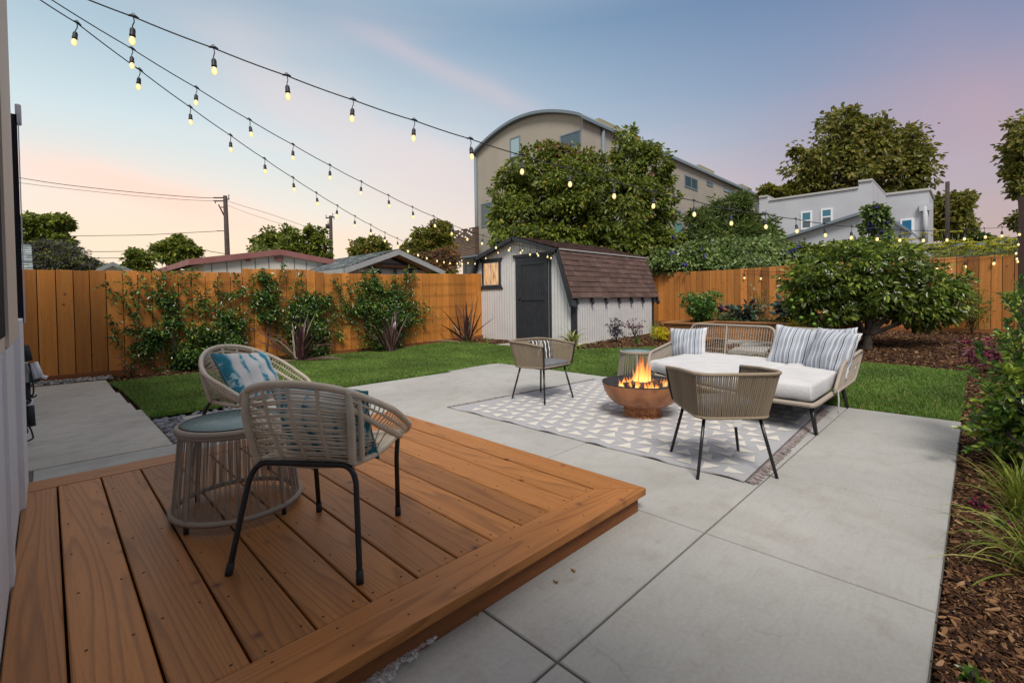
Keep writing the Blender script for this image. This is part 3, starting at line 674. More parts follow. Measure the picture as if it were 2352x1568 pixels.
m = MB(); g0, g1 = wy0+fw_, wy1-fw_
for ya, yb, za, zb in ((g0, g0+.018, wz0, wz1), (g1-.018, g1, wz0, wz1), (g0+.018, g1-.018, wz0, wz0+.018), (g0+.018, g1-.018, wz1-.018, wz1), ((g0+g1)/2-.012, (g0+g1)/2+.012, wz0+.018, wz1-.018)): m.box((sx-.02, ya, za), (sx-.002, yb, zb))
m.build('sash', M['metalgrey'], wfr)
def litfn(t, b):
    v, _ = coords(t, (1, 1, 1), isl=False); s = t.nodes.new('ShaderNodeSeparateXYZ'); t.links.new(v, s.inputs[0])
    w = t.nodes.new('ShaderNodeTexNoise'); w.inputs['Scale'].default_value = 6; mp = coords(t, (1, 3.2, .5), isl=False)[0]; t.links.new(mp, w.inputs[0])
    c = ramp(t, [(.35, (.42, .18, .07)), (.5, (.75, .42, .2)), (.62, (.95, .62, .36)), (.75, (.55, .3, .16))], w.outputs[0]).outputs[0]
    t.links.new(c, b.inputs['Emission Color']); b.inputs['Emission Strength'].default_value = .75
M['litwin'] = mat('lit_window', (.1, .06, .03), .15, .5, fn=litfn)
m = MB(); m.box((sx-.008, g0+.018, wz0+.018), (sx-.0015, g1-.018, wz1-.018)); m.build('window_pane', M['litwin'], wfr)
# ============================================================ BUILDINGS BEYOND THE FENCES
def wallmat(name, c, c2, sc=.35): return mottled(name, c, c2, sc, .9, .15)
M['stucco'] = wallmat('beige_stucco', (.36, .325, .275), (.31, .285, .245)); M['stucco_y'] = wallmat('ochre_stucco', (.31, .28, .18), (.29, .26, .17))
M['stucco_w'] = wallmat('white_stucco', (.46, .47, .51), (.41, .42, .46), .6); M['eavegrey'] = mat('blue_grey_metal', (.16, .20, .235), .5)
M['winglass'] = mat('reflective_glass', (.05, .085, .11), .08, .7); M['blind'] = mat('pale_blind_glass', (.30, .42, .46), .35, .5); M['winblue'] = mat('blue_painted_panel', (.01, .12, .26), .6); M['tealg'] = mat('teal_glass', (.10, .27, .27), .2)
C2p = lambda x, y: ((1000+x/2.351)/1.3061, (200+y/2.351)/1.3061)
C3p = lambda x, y: ((2072+x/2.351)/1.3061, (200+y/2.351)/1.3061)
C4p = lambda x, y: ((x/2.94)/1.3061, (500+y/2.94)/1.3061)
C5p = lambda x, y: ((700+x/2.94)/1.3061, (600+y/2.94)/1.3061)
def xpoly(m, pts, X0, X1):      # outline in yz extruded along x
    P = [(X0, p[0], p[1]) for p in pts]+[(X1, p[0], p[1]) for p in pts]; n = len(pts)
    m.add(P, [tuple(range(n)), tuple(range(n, 2*n))[::-1]]+[((i+1) % n, i, n+i, n+(i+1) % n) for i in range(n)])
def ypoly(m, pts, Y0, Y1):
    P = [(p[0], Y0, p[1]) for p in pts]+[(p[0], Y1, p[1]) for p in pts]; n = len(pts)
    m.add(P, [tuple(range(n)), tuple(range(n, 2*n))[::-1]]+[((i+1) % n, i, n+i, n+(i+1) % n) for i in range(n)])
yz = lambda v: (v.y, v.z)
xz = lambda v: (v.x, v.z)
# curved-roof apartment block
AX, AY0, AY1 = 24.5, 17.9, 28.4; AX1 = 62.0
ap = thing('apartment_building', 'beige stucco apartment block with a curved barrel roof behind the trees', 'building', (AX, AY0, .2))
def arcz(t): return 12.75+1.35*math.sin(math.pi*t)**.9
arc = [(AY0+(AY1-AY0)*t, arcz(t)) for t in [i/20 for i in range(21)]]
m = MB(); xpoly(m, [(AY0, 0), (AY1, 0)]+arc[::-1], AX, AX1); m.build('wall', M['stucco'], ap)
m = MB(); ol = [(AY0-.3, 12.5)]+[(y, z+.02) for y, z in arc]+[(AY1+.3, 12.5)]; ou = [(y, z+.2) for y, z in ol]; xpoly(m, ol+ou[::-1], AX-.35, AX1); m.build('roof', M['eavegrey'], ap)
for (x0, w0, dd) in ((27.5, 2.6, 0), (44, 3, 0), (55, 3, 0)):
    m = MB(); m.box((x0, AY0+.8, 12.5), (x0+w0+.5, AY0+2.0, 13.75)); m.build('roof_box', M['stucco_y'], ap)
def winX(parent, a, b, X, glass, frame, t=.09, out=.05, mull=None, F=C2p):
    p, q = onX(*F(*a), X), onX(*F(*b), X); y0, y1 = sorted((p.y, q.y)); z0, z1 = sorted((p.z, q.z))
    m = MB()
    for A, B in (((y0, z0), (y0+t, z1)), ((y1-t, z0), (y1, z1)), ((y0+t, z0), (y1-t, z0+t)), ((y0+t, z1-t), (y1-t, z1))): m.box((X-out, A[0], A[1]), (X+.02, B[0], B[1]))
    if mull: zz = z0+(z1-z0)*mull; m.box((X-out, y0+t, zz-t*.4), (X+.02, y1-t, zz+t*.4))
    w = m.build('window', frame, parent); m = MB(); m.box((X-.02, y0+t, z0+t), (X-.004, y1-t, z1-t)); m.build('pane', glass, w)
def winY(parent, a, b, Y, glass, frame, t=.09, out=.05, mull=None, F=C3p):
    p, q = onY(*F(*a), Y), onY(*F(*b), Y); y0, y1 = sorted((p.x, q.x)); z0, z1 = sorted((p.z, q.z))
    m = MB()
    for A, B in (((y0, z0), (y0+t, z1)), ((y1-t, z0), (y1, z1)), ((y0+t, z0), (y1-t, z0+t)), ((y0+t, z1-t), (y1-t, z1))): m.box((A[0], Y-out, A[1]), (B[0], Y+.02, B[1]))
    if mull: xx = y0+(y1-y0)*mull; m.box((xx-t*.4, Y-out, z0+t), (xx+t*.4, Y+.02, z1-t))
    w = m.build('window', frame, parent); m = MB(); m.box((y0+t, Y-.02, z0+t), (y1-t, Y-.004, z1-t)); m.build('pane', glass, w)
winX(ap, (1247, 510), (1320, 640), AX, M['blind'], M['eavegrey'], mull=.02); winX(ap, (1250, 640), (1322, 720), AX, M['winglass'], M['eavegrey'])
winX(ap, (1042, 970), (1128, 1120), AX, M['winglass'], M['eavegrey']); winX(ap, (1600, 490), (1750, 560), AX, M['winglass'], M['eavegrey'])
winX(ap, (930, 1405), (1000, 1470), AX-.0, M['winglass'], M['eavegrey'])
for a, b, gl in (((-190, 660), (-150, 830), 'winglass'), ((-45, 760), (48, 880), 'winglass'), ((110, 798), (155, 852), 'winglass'), ((233, 850), (312, 910), 'blind'), ((453, 935), (483, 1028), 'winglass'), ((-130, 1000), (-70, 1060), 'winglass'), ((-125, 1090), (-60, 1200), 'tealg')):
    winY(ap, a, b, AY0, M[gl], M['eavegrey'], t=.12, mull=.5 if gl != 'tealg' else None)
m = MB()
for px in (1800,): pass
a = onX(*C2p(1022, 660), AX-.3); b = onX(*C2p(1040, 1300), AX-.3); m.tube([(AX-.12, AY1-.1, 12.5), (AX-.12, AY1-.12, 1)], .12, 8); m.build('downpipe', M['eavegrey'], ap); m = MB()
q = onY(*C2p(1900, 440), AY0-.1); m.tube([(q.x, AY0-.12, q.z), (q.x, AY0-.12, q.z-8)], .12, 8); m.build('downpipe', M['eavegrey'], ap)
# slatted timber balcony screen
M['slat'] = wood('dark_timber_slats', (.05, .026, .014), (.11, .06, .032), (1, .7, 6), knots=False, rings=False)
bs = thing('balcony_screen', 'dark timber slatted balcony screen left of the curved apartment block', 'balcony', (23.4, 28.5, 4))
a, b = onX(*C2p(830, 1165), 23.4), onX(*C2p(1026, 1325), 23.4)
m = MB(); z = b.z; zt = onX(*C2p(1020, 1135), 23.4).z
while z < zt:
    sk = (z-b.z) > (zt-b.z)*.7
    y = b.y
    while y < a.y:
        w = rnd.uniform(.6, 1.6) if sk else 9; m.box((23.4, y, z), (23.45, min(y+w, a.y), z+.105)); y += w+(.25 if sk else 0)
    z += .12
m.build('slats', M['slat'], bs)
m = MB(); m.box((23.3, b.y, b.z-.12), (24.45, a.y, b.z-.01)); m.build('floor_edge', M['eavegrey'], bs)
lo = onX(*C2p(912, 1345), AX)
m = MB(); m.box((AX, AY1+.01, 0), (AX+6, lo.y, lo.z)); m.build('base_wall', M['stucco'], bs)
# white stucco building
wb = thing('stucco_building', 'pale grey stucco building with stepped parapets behind the hedge', 'building', (35, 4.5, .2))
WX = 35.0
out = [C3p(*p) for p in ((483, 928), (545, 920), (556, 950), (1183, 862), (1185, 818), (1282, 806))]
pts = [yz(onX(*p, WX)) for p in out]; pts = pts+[(pts[-1][0], 0), (pts[0][0], 0)]
m = MB(); xpoly(m, pts, WX, WX+5.6); m.build('wall', M['stucco_w'], wb)
m = MB()
for (a, b) in (((483, 926), (545, 918)), ((556, 948), (1183, 860)), ((1183, 817), (1284, 804))):
    p, q = onX(*C3p(*a), WX), onX(*C3p(*b), WX); P = [(WX-.08, p.y, p.z), (WX-.08, q.y, q.z), (WX+5.7, q.y, q.z), (WX+5.7, p.y, p.z)]; P += [(x_, y_, z_+.12) for x_, y_, z_ in P]; m.add(P, [(0,3,2,1),(4,5,6,7),(0,1,5,4),(1,2,6,5),(2,3,7,6),(3,0,4,7)])
m.build('parapet_cap', M['metalgrey'], wb)
for a, b in (((777, 1025), (857, 1143)), ((918, 1005), (1002, 1110))): 
    winX(wb, a, b, WX, M['winglass'], M['white'], t=.1, mull=.48, F=C3p)
    p, q = onX(*C3p(a[0]+6, a[1]+6), WX), onX(*C3p(b[0]-6, (a[1]+b[1])/2), WX)
    m = MB(); m.box((WX-.035, q.y, q.z), (WX-.021, p.y, p.z)); m.build('window_blind', M['winblue'] if 0 else M['blind2'] if 'blind2' in M else M.setdefault('blind2', mat('teal_blind', (.05, .17, .24), .5)), wb)
WX2 = 41.5
p, q = onX(*C3p(1375, 908), WX2), onX(*C3p(1682, 872), WX2)
m = MB(); xpoly(m, [(p.y, p.z), (q.y, q.z), (q.y, 0), (p.y+2, 0), (p.y+2, p.z-.1)], WX2, WX2+4.2); m.build('wing', M['stucco_w'], wb)
m = MB(); xpoly(m, [(p.y+.3, p.z), (q.y-.08, q.z), (q.y-.08, q.z+.15), (p.y+.3, p.z+.15)], WX2-.08, WX2+4.3); m.build('parapet_cap', M['metalgrey'], wb)
a, b = onX(*C3p(1478, 1077), WX2), onX(*C3p(1578, 1230), WX2)
m = MB(); m.box((WX2-.08, b.y, b.z), (WX2, a.y, a.z)); w = m.build('door_frame', M['white'], wb); m = MB(); m.box((WX2-.1, b.y+.15, b.z), (WX2-.081, a.y-.12, a.z-.12)); m.build('door', M['winblue'], w)
a, b = onX(*C3p(1655, 985), WX2-.15), onX(*C3p(1655, 1240), WX2-.15); m = MB(); m.tube([a, b], .13, 8); m.box((a.x-.1, a.y-.35, a.z-.3), (a.x+.1, a.y+.3, a.z+.15)); m.build('downpipe', M['stucco_w'], wb)
# sloping garage in front of it
gx = 29.0
ga = thing('garage', 'low white gabled garage in front of the stucco building', 'garage', (gx, 5, .2))
pts = [yz(onX(*C3p(*p), gx)) for p in ((520, 1262), (1240, 1036), (1330, 1035), (1560, 1180))]
m = MB(); xpoly(m, pts+[(pts[-1][0], 0), (pts[0][0], 0)], gx, gx+4); m.build('wall', M['stucco_w'], ga)
m = MB()
for a, b in ((0, 1), (2, 3)):
    (y0, z0), (y1, z1) = pts[a], pts[b]; P = [(gx-.3, y0, z0), (gx-.3, y1, z1), (gx+4.2, y1, z1), (gx+4.2, y0, z0)]; P += [(x_, y_, z_+.14) for x_, y_, z_ in P]; m.add(P, [(0,3,2,1),(4,5,6,7),(0,1,5,4),(1,2,6,5),(2,3,7,6),(3,0,4,7)])
m.build('roof', M['eavegrey'], ga)
# low roofs at far right
M['metalroof'] = mottled('blue_metal_roof', (.13, .18, .22), (.2, .22, .24), .6, .6, .2)
rf = thing('low_house', 'low house with a blue grey metal roof beyond the fennel', 'house', (26, -1, .2))
gx2 = 24.0; a, b = onX(*C3p(1700, 1262), gx2), onX(*C3p(2330, 1262), gx2)
m = MB(); m.box((gx2, b.y, 0), (gx2+8, a.y, a.z)); m.build('wall', M['stucco'], rf)
m = MB(); hh = onX(*C3p(2330, 1215), gx2+3).z; P = [(gx2-.4, b.y-.3, a.z), (gx2-.4, a.y+.3, a.z), (gx2+3, a.y-.8, hh), (gx2+3, b.y-.3, hh), (gx2-.4, b.y-.3, a.z-.12), (gx2-.4, a.y+.3, a.z-.12), (gx2+8, a.y, hh-.4), (gx2+8, b.y, hh-.4)]
m.add(P, [(0,3,2,1),(3,7,6,2),(4,5,1,0),(1,5,6,2)]); m.build('roof', M['metalroof'], rf)
# red-trimmed house at the left
M['redtrim'] = mottled('dusty_red_trim', (.24, .10, .095), (.28, .13, .12), 2, .6, .1); M['lapsiding'] = mottled('pale_siding', (.58, .56, .49), (.53, .51, .45), .8, .7, .1); M['brownroof'] = mottled('brown_roof', (.12, .085, .075), (.17, .12, .10), 3, .9, .3)
HY = 17.0
rh = thing('ranch_house', 'long low house with dusty red roof edge and pale vertical siding', 'house', (8, HY, 0))
pl, pk_, pr = onY(*C4p(1680, 818), HY), onY(*C5p(410, 440), HY), onY(*C5p(1190, 590), HY)
Mx0, Mx1 = onY(*C4p(1810, 900), HY).x, pr.x-.2
zz = lambda x: pl.z+(pk_.z-pl.z)*(x-pl.x)/(pk_.x-pl.x) if x < pk_.x else pk_.z+(pr.z-pk_.z)*(x-pk_.x)/(pr.x-pk_.x)
m = MB(); ypoly(m, [(Mx0, 0), (Mx1, 0), (Mx1, zz(Mx1)-.15), (pk_.x, pk_.z-.15), (Mx0, zz(Mx0)-.15)][::-1], HY+.12, HY+10); m.build('wall', M['lapsiding'], rh)
m = MB(); x = Mx0+.2
while x < Mx1: m.box((x-.010, HY+.108, 0), (x+.010, HY+.12, zz(x)-.2)); x += .42
m.build('siding_batten', M['groove'], rh)
def sloped(m, p, q, th, Y0, Y1):
    P = [(p[0], Y0, p[1]), (q[0], Y0, q[1]), (q[0], Y1, q[1]), (p[0], Y1, p[1])]; P += [(a_, b_, c_-th) for a_, b_, c_ in P]; m.add(P, [(0,1,2,3),(7,6,5,4),(4,5,1,0),(5,6,2,1),(6,7,3,2),(7,4,0,3)])
m = MB(); sloped(m, (pl.x, pl.z), (pk_.x, pk_.z), .1, HY+.02, HY+11); sloped(m, (pk_.x, pk_.z), (pr.x, pr.z), .1, HY+.02, HY+11); m.build('roof', M['brownroof'], rh)
m = MB(); sloped(m, (pl.x-.01, pl.z+.02), (pk_.x, pk_.z+.02), .19, HY-.03, HY+.018); sloped(m, (pk_.x, pk_.z+.02), (pr.x, pr.z+.02), .19, HY-.03, HY+.018); m.box((pl.x-.04, HY, pl.z-.16), (pl.x-.005, HY+11, pl.z+.02)); m.build('fascia', M['redtrim'], rh)
for a, b in (((108, 508), (150, 542)), ((363, 500), (440, 537))):
    p, q = onY(*C5p(*a), HY+.1), onY(*C5p(*b), HY+.1); m = MB(); m.box((p.x, HY+.06, q.z), (q.x, HY+.107, p.z)); m.build('vent', M['redtrim'], rh)
# grey gabled house
GY = 13.6
gh = thing('gabled_house', 'small gabled house with grey shingle roof just behind the orange fence', 'house', (8, GY, 0))
L0, PK, R0 = onY(*C5p(975, 598), GY), onY(*C5p(1455, 432), GY), onY(*C5p(1858, 622), GY)
gz = lambda x: L0.z+(PK.z-L0.z)*(x-L0.x)/(PK.x-L0.x) if x < PK.x else PK.z+(R0.z-PK.z)*(x-PK.x)/(R0.x-PK.x)
wx0, wx1 = L0.x+.35, R0.x-.5
m = MB(); ypoly(m, [(wx0, 0), (wx1, 0), (wx1, gz(wx1)-.1), (PK.x, PK.z-.1), (wx0, gz(wx0)-.1)][::-1], GY+.45, GY+7); m.build('wall', M['lapsiding'], gh)
m = MB(); roofplane(m, (L0.x, GY+7, L0.z), (L0.x, GY, L0.z), (PK.x, GY, PK.z), (PK.x, GY+7, PK.z), 14, .35, .015); roofplane(m, (R0.x, GY, R0.z), (R0.x, GY+7, R0.z), (PK.x, GY+7, PK.z), (PK.x, GY, PK.z), 14, .35, .015); m.build('roof', M['shingle_g'], gh)
m = MB(); sloped(m, (L0.x-.02, L0.z-.02), (PK.x, PK.z-.02), .17, GY-.05, GY-.005); sloped(m, (PK.x, PK.z-.02), (R0.x+.02, R0.z-.02), .17, GY-.05, GY-.005); m.box((L0.x-.05, GY-.05, L0.z-.18), (L0.x-.01, GY+7, L0.z-.02)); m.build('fascia', M['greybox'], gh)
m = MB(); sloped(m, (wx0, gz(wx0)-.2), (PK.x, PK.z-.2), .02, GY, GY+.44); sloped(m, (PK.x, PK.z-.2), (wx1, gz(wx1)-.2), .02, GY, GY+.44)
m.build('soffit', M['planter'], gh)
zb = onY(*C5p(1250, 600), GY+.44).z
m = MB(); ypoly(m, [(wx0+.55, zb), (wx1-.35, zb), (PK.x, PK.z-.32)][::-1], GY+.41, GY+.449); m.build('gable_board', M['fence'], gh)
m = MB(); w4 = [onY(*C5p(*p), GY+.38) for p in ((1282, 572), (1300, 535), (1395, 490), (1560, 560), (1545, 582))]; ypoly(m, [xz(v) for v in w4], GY+.385, GY+.408); gw = m.build('window', M['greybox'], gh)
m = MB(); c0 = sum((v.x for v in w4))/5; c1 = sum((v.z for v in w4))/5; ypoly(m, [(c0+(v.x-c0)*.9, c1+(v.z-c1)*.84) for v in w4], GY+.37, GY+.384); m.build('pane', M['glassdark'], gw)
m = MB(); p, q = onY(*C5p(1145, 585), GY+.42), onY(*C5p(1670, 618), GY+.42); m.box((p.x, GY+.3, q.z), (q.x, GY+.409, p.z))
for xx in (1285, 1425, 1560): c = onY(*C5p(xx, 640), GY+.3); m.box((c.x-.05, GY+.25, 0), (c.x+.05, GY+.299, p.z))
m.build('beam', M['trim'], gh)
# tiny gable and slate roof at far left
TY = 24.0; th = thing('garage', 'small grey gable roof peeping over the fence at the left', 'garage', (3, TY, 0))
a, b, c = onY(*C4p(870, 890), TY), onY(*C4p(992, 838), TY), onY(*C4p(1200, 925), TY)
m = MB(); ypoly(m, [(a.x+.1, 0), (c.x-.1, 0), (c.x-.1, c.z-.1), (b.x, b.z-.12), (a.x+.1, a.z-.1)][::-1], TY+.2, TY+5); m.build('wall', M['lapsiding'], th)
m = MB(); sloped(m, (a.x, a.z), (b.x, b.z), .16, TY, TY+5.2); sloped(m, (b.x, b.z), (c.x, c.z), .16, TY, TY+5.2); m.build('roof', M['shingle_g'], th)
SY2 = 15.5; a, b = onY(*C4p(160, 690), SY2), onY(*C4p(292, 905), SY2)
nh = thing('neighbour_house', 'sliver of a house with weathered slate roof at the far left above the fence', 'house', (a.x, SY2, 0))
m = MB(); c = onY(*C4p(280, 692), SY2+3); roofplane(m, (a.x-2, SY2, b.z-.1), (b.x, SY2, b.z-.1), (b.x-.05, SY2+2.5, onY(*C4p(278, 692), SY2+2.5).z), (a.x-2, SY2+2.5, onY(*C4p(278, 692), SY2+2.5).z), 12, .3, .02); m.build('roof', M['shingle_g'], nh)
m = MB(); m.box((a.x-2, SY2+.3, 0), (b.x-.2, SY2+2.4, b.z-.12)); m.build('wall', M['lapsiding'], nh)
# ------------------------------------------------ utility poles and wires
def pole(label, bx, by, ty, d, arms, r=.14, mat_='post', name='utility_pole'):
    b = dep(bx, by, d); t = dep(ty[0], ty[1], d); o = thing(name, label, 'utility pole', (b.x, b.y, 0))
    m = MB(); m.tube([(b.x, b.y, 0), (b.x, b.y, 1.2), (t.x, t.y, t.z)], [r*1.2, r*1.15, r*.8], 10); m.build('pole', M[mat_], o)
    for a in arms: 
        m = MB(); m.tube([dep(a[0], a[1], d), dep(a[2], a[3], d)], a[4] if len(a) > 4 else .06, 5); m.build('crossarm' if len(a) < 6 else a[5], M[mat_], o)
    return o
M['polewood'] = mottled('creosoted_pole', (.045, .035, .035), (.07, .055, .05), 3, .9, .2)
f4 = lambda x, y: C4p(x, y); f5 = lambda x, y: C5p(x, y)
def arm(F, a, b, r=.05, nm='crossarm'): return (*F(*a), *F(*b), r, nm)
pole('dark utility pole with crossarms above the red-trimmed roof', *f4(2012, 800), f4(1986, 258), 34, [arm(f4, (1885, 275), (1990, 275)), arm(f4, (1885, 303), (1990, 303)), arm(f4, (1990, 295), (2022, 285)), arm(f4, (2018, 245), (2018, 290), .03, 'insulator'), arm(f4, (1928, 335), (1980, 438), .05, 'brace'), arm(f4, (1950, 358), (1985, 360), .04), arm(f4, (1900, 300), (1900, 325), .03, 'insulator'), arm(f4, (1995, 500), (2000, 720), .05, 'conduit'), arm(f4, (1915, 567), (1985, 567), .03)], .17, 'polewood')
pole('utility pole with a transformer box above the grey gabled roof', *f5(862, 540), f5(858, 140), 36, [arm(f5, (815, 160), (890, 150)), arm(f5, (818, 130), (818, 165), .03, 'insulator'), arm(f5, (877, 115), (877, 150), .03, 'insulator'), arm(f5, (888, 145), (888, 172), .03, 'insulator'), arm(f5, (834, 215), (834, 250), .2, 'transformer'), arm(f5, (834, 190), (838, 215), .03, 'insulator')], .15, 'polewood')
pole('plain dark utility pole rising behind the stucco building at right', *C3p(1813, 1260), C3p(1811, 812), 34, [], .15, 'polewood')
def wire(name, label, pts, r=.018, cat='wire'):
    m = MB(); m.tube(spline([dep(x, y, d) for x, y, d in pts], 6), r, 4); return tag(m.build(name, M['rubber']), label, cat, 'overhead power wires')
W4 = lambda x, y, d=34: (*C4p(x, y), d)
wire('power_wire', 'topmost overhead wire left of the first utility pole', [W4(150, 95), W4(540, 155), W4(1100, 218), W4(1640, 265), W4(1890, 277)], .022)
wire('power_wire', 'overhead wire just under the topmost one left of the pole', [W4(150, 140), W4(540, 188), W4(1100, 248), W4(1600, 290), W4(1890, 303)], .014)
wire('power_wire', 'overhead wire halfway down the first utility pole going left', [W4(600, 612), W4(880, 608), W4(1270, 602), W4(1640, 583), W4(1980, 566)], .02)
wire('power_wire', 'low overhead wire passing behind the small round tree', [W4(750, 750), W4(1200, 746), W4(1500, 738), W4(1790, 735), W4(1860, 748), W4(2010, 772)], .022)
wire('power_wire', 'lowest overhead wire just above the fence at left', [W4(760, 808), W4(1100, 805), W4(1400, 802), W4(1780, 800)], .02)
wire('power_wire', 'thin overhead wire dropping right from the top of the first pole', [W4(1995, 300), W4(2160, 352), W4(2400, 425), W4(2900, 600, 36)], .012)
wire('power_wire', 'second thin overhead wire dropping right from the first pole', [W4(1995, 335), W4(2165, 403), W4(2400, 480), W4(2900, 640, 36)], .010)
# ------------------------------------------------ hills at far right
M['hill'] = mottled('blue_hills', (.035, .07, .11), (.06, .09, .11), .02, .95, .1)
m = MB(); D_ = 420; n = 60; top = []
for i in range(n+1):
    px = 2100+i*8; hgt = 14*math.exp(-((px-2420)/110)**2)*3.2+3*math.sin(px*.05)+rnd.uniform(-1, 1); top.append(dep(px, 674-(100+0)-0 if 0 else 560-hgt*.7, D_))
P = [(p.x, p.y, 0) for p in top]+[tuple(p) for p in top]+[(p.x*1.25, p.y*1.25+5, 0) for p in top]; k = n+1
m.add(P, [(i, i+1, k+i+1, k+i) for i in range(n)]+[(k+i, k+i+1, 2*k+i+1, 2*k+i) for i in range(n)])
struct(m, 'hills', M['hill'])
# ============================================================ FURNITURE
def wrap(m, pts, r, period=.0095, n=8, closed=False, amp=.12):
    """a tube wound with cord: dense rings of alternating radius"""
    P = [Vector(p) for p in pts]
    if closed: P.append(P[0])
    L_ = [0]
    for a, b in zip(P, P[1:]): L_.append(L_[-1]+(b-a).length)
    K = max(4, int(L_[-1]/period*2)); out = []; j = 0
    for i in range(K+(0 if closed else 1)):
        s = L_[-1]*i/K
        while j < len(P)-2 and L_[j+1] < s: j += 1
        t = (s-L_[j])/max(L_[j+1]-L_[j], 1e-9); out.append(P[j].lerp(P[j+1], t))
    m.tube(out, [r*(1+amp*(.5 if i % 2 else -.5)) for i in range(len(out))], n, closed)
def resamp(pts, k):
    P = [Vector(p) for p in pts]; L_ = [0]
    for a, b in zip(P, P[1:]): L_.append(L_[-1]+(b-a).length)
    out = []; j = 0
    for i in range(k):
        s = L_[-1]*i/(k-1)
        while j < len(P)-2 and L_[j+1] < s: j += 1
        out.append(P[j].lerp(P[j+1], (s-L_[j])/max(L_[j+1]-L_[j], 1e-9)))
    return out
def cushion(m, w, d, h, Mx=None, n=14, puff=.35, crease=None):
    """rounded seat pad, centred, bottom at 0"""
    P = []; F = []; rows = [(-1, 0.0, .93), (-.8, .12, .985), (-.2, .40, 1.0), (.35, .70, 1.0), (.8, .93, .975), (1, 1.0, .90)]
    def ring(k, z): 
        out = []
        for i in range(4*n):
            a = 2*math.pi*i/(4*n); c, s = math.cos(a), math.sin(a); e = .22
            x = math.copysign(abs(c)**e, c)*w/2*k; y = math.copysign(abs(s)**e, s)*d/2*k
            out.append((x, y, z))
        return out
    K = 4*n
    for _, z, k in rows: P += ring(k, z*h)
    for i in range(len(rows)-1):
        for j in range(K): F.append((i*K+j, i*K+(j+1) % K, (i+1)*K+(j+1) % K, (i+1)*K+j))
    b = len(rows)*K
    for q, (sc, dzz) in enumerate(((.7, .10*puff), (.35, .18*puff))):
        P += [(x/rows[-1][2]*sc, y/rows[-1][2]*sc, z+h*dzz*2) for x, y, z in ring(rows[-1][2], h)]
        o = (len(rows)-1+q)*K
        for j in range(K): F.append((o+j, o+(j+1) % K, o+K+(j+1) % K, o+K+j))
    F.append(tuple(range(b+K, b+2*K))); F.append(tuple(range(K))[::-1])
    m.add(P, F, Mx, True)
def pillow(m, w, h, t, Mx, n=16, flange=0, seed=0):
    rr = random.Random(seed); ph = [rr.uniform(0, 6.3) for _ in range(6)]
    P = []; F = []
    for side in (1, -1):
        for i in range(n+1):
            for j in range(n+1):
                u, v = 2*i/n-1, 2*j/n-1; e = (1-abs(u)**2.6)*(1-abs(v)**2.6)
                pin = 1-.07*(1-abs(v)**2)*abs(u)**3; pin2 = 1-.07*(1-abs(u)**2)*abs(v)**3
                th = t/2*max(e, 0)**.55+.004
                wr = .006*math.sin(5*u+3*v+ph[0])+.005*math.sin(9*v-4*u+ph[1])
                if flange and (i in (0, n) or j in (0, n)): wr += .008*math.sin(9*(u+v)*2+ph[2]); 
                P.append((side*th+wr, u*w/2*pin, v*h/2*pin2))
    s = (n+1)**2
    for sd in (0, 1):
        for i in range(n):
            for j in range(n):
                q = [sd*s+i*(n+1)+j, sd*s+(i+1)*(n+1)+j, sd*s+(i+1)*(n+1)+j+1, sd*s+i*(n+1)+j+1]; F.append(q if sd == 0 else q[::-1])
    edge = [(i, 0) for i in range(n)]+[(n, j) for j in range(n)]+[(i, n) for i in range(n, 0, -1)]+[(0, j) for j in range(n, 0, -1)]
    for a, b in zip(edge, edge[1:]+edge[:1]):
        x, y = a[0]*(n+1)+a[1], b[0]*(n+1)+b[1]; F.append((y, x, s+x, s+y))
    m.add(P, F, Mx, True)
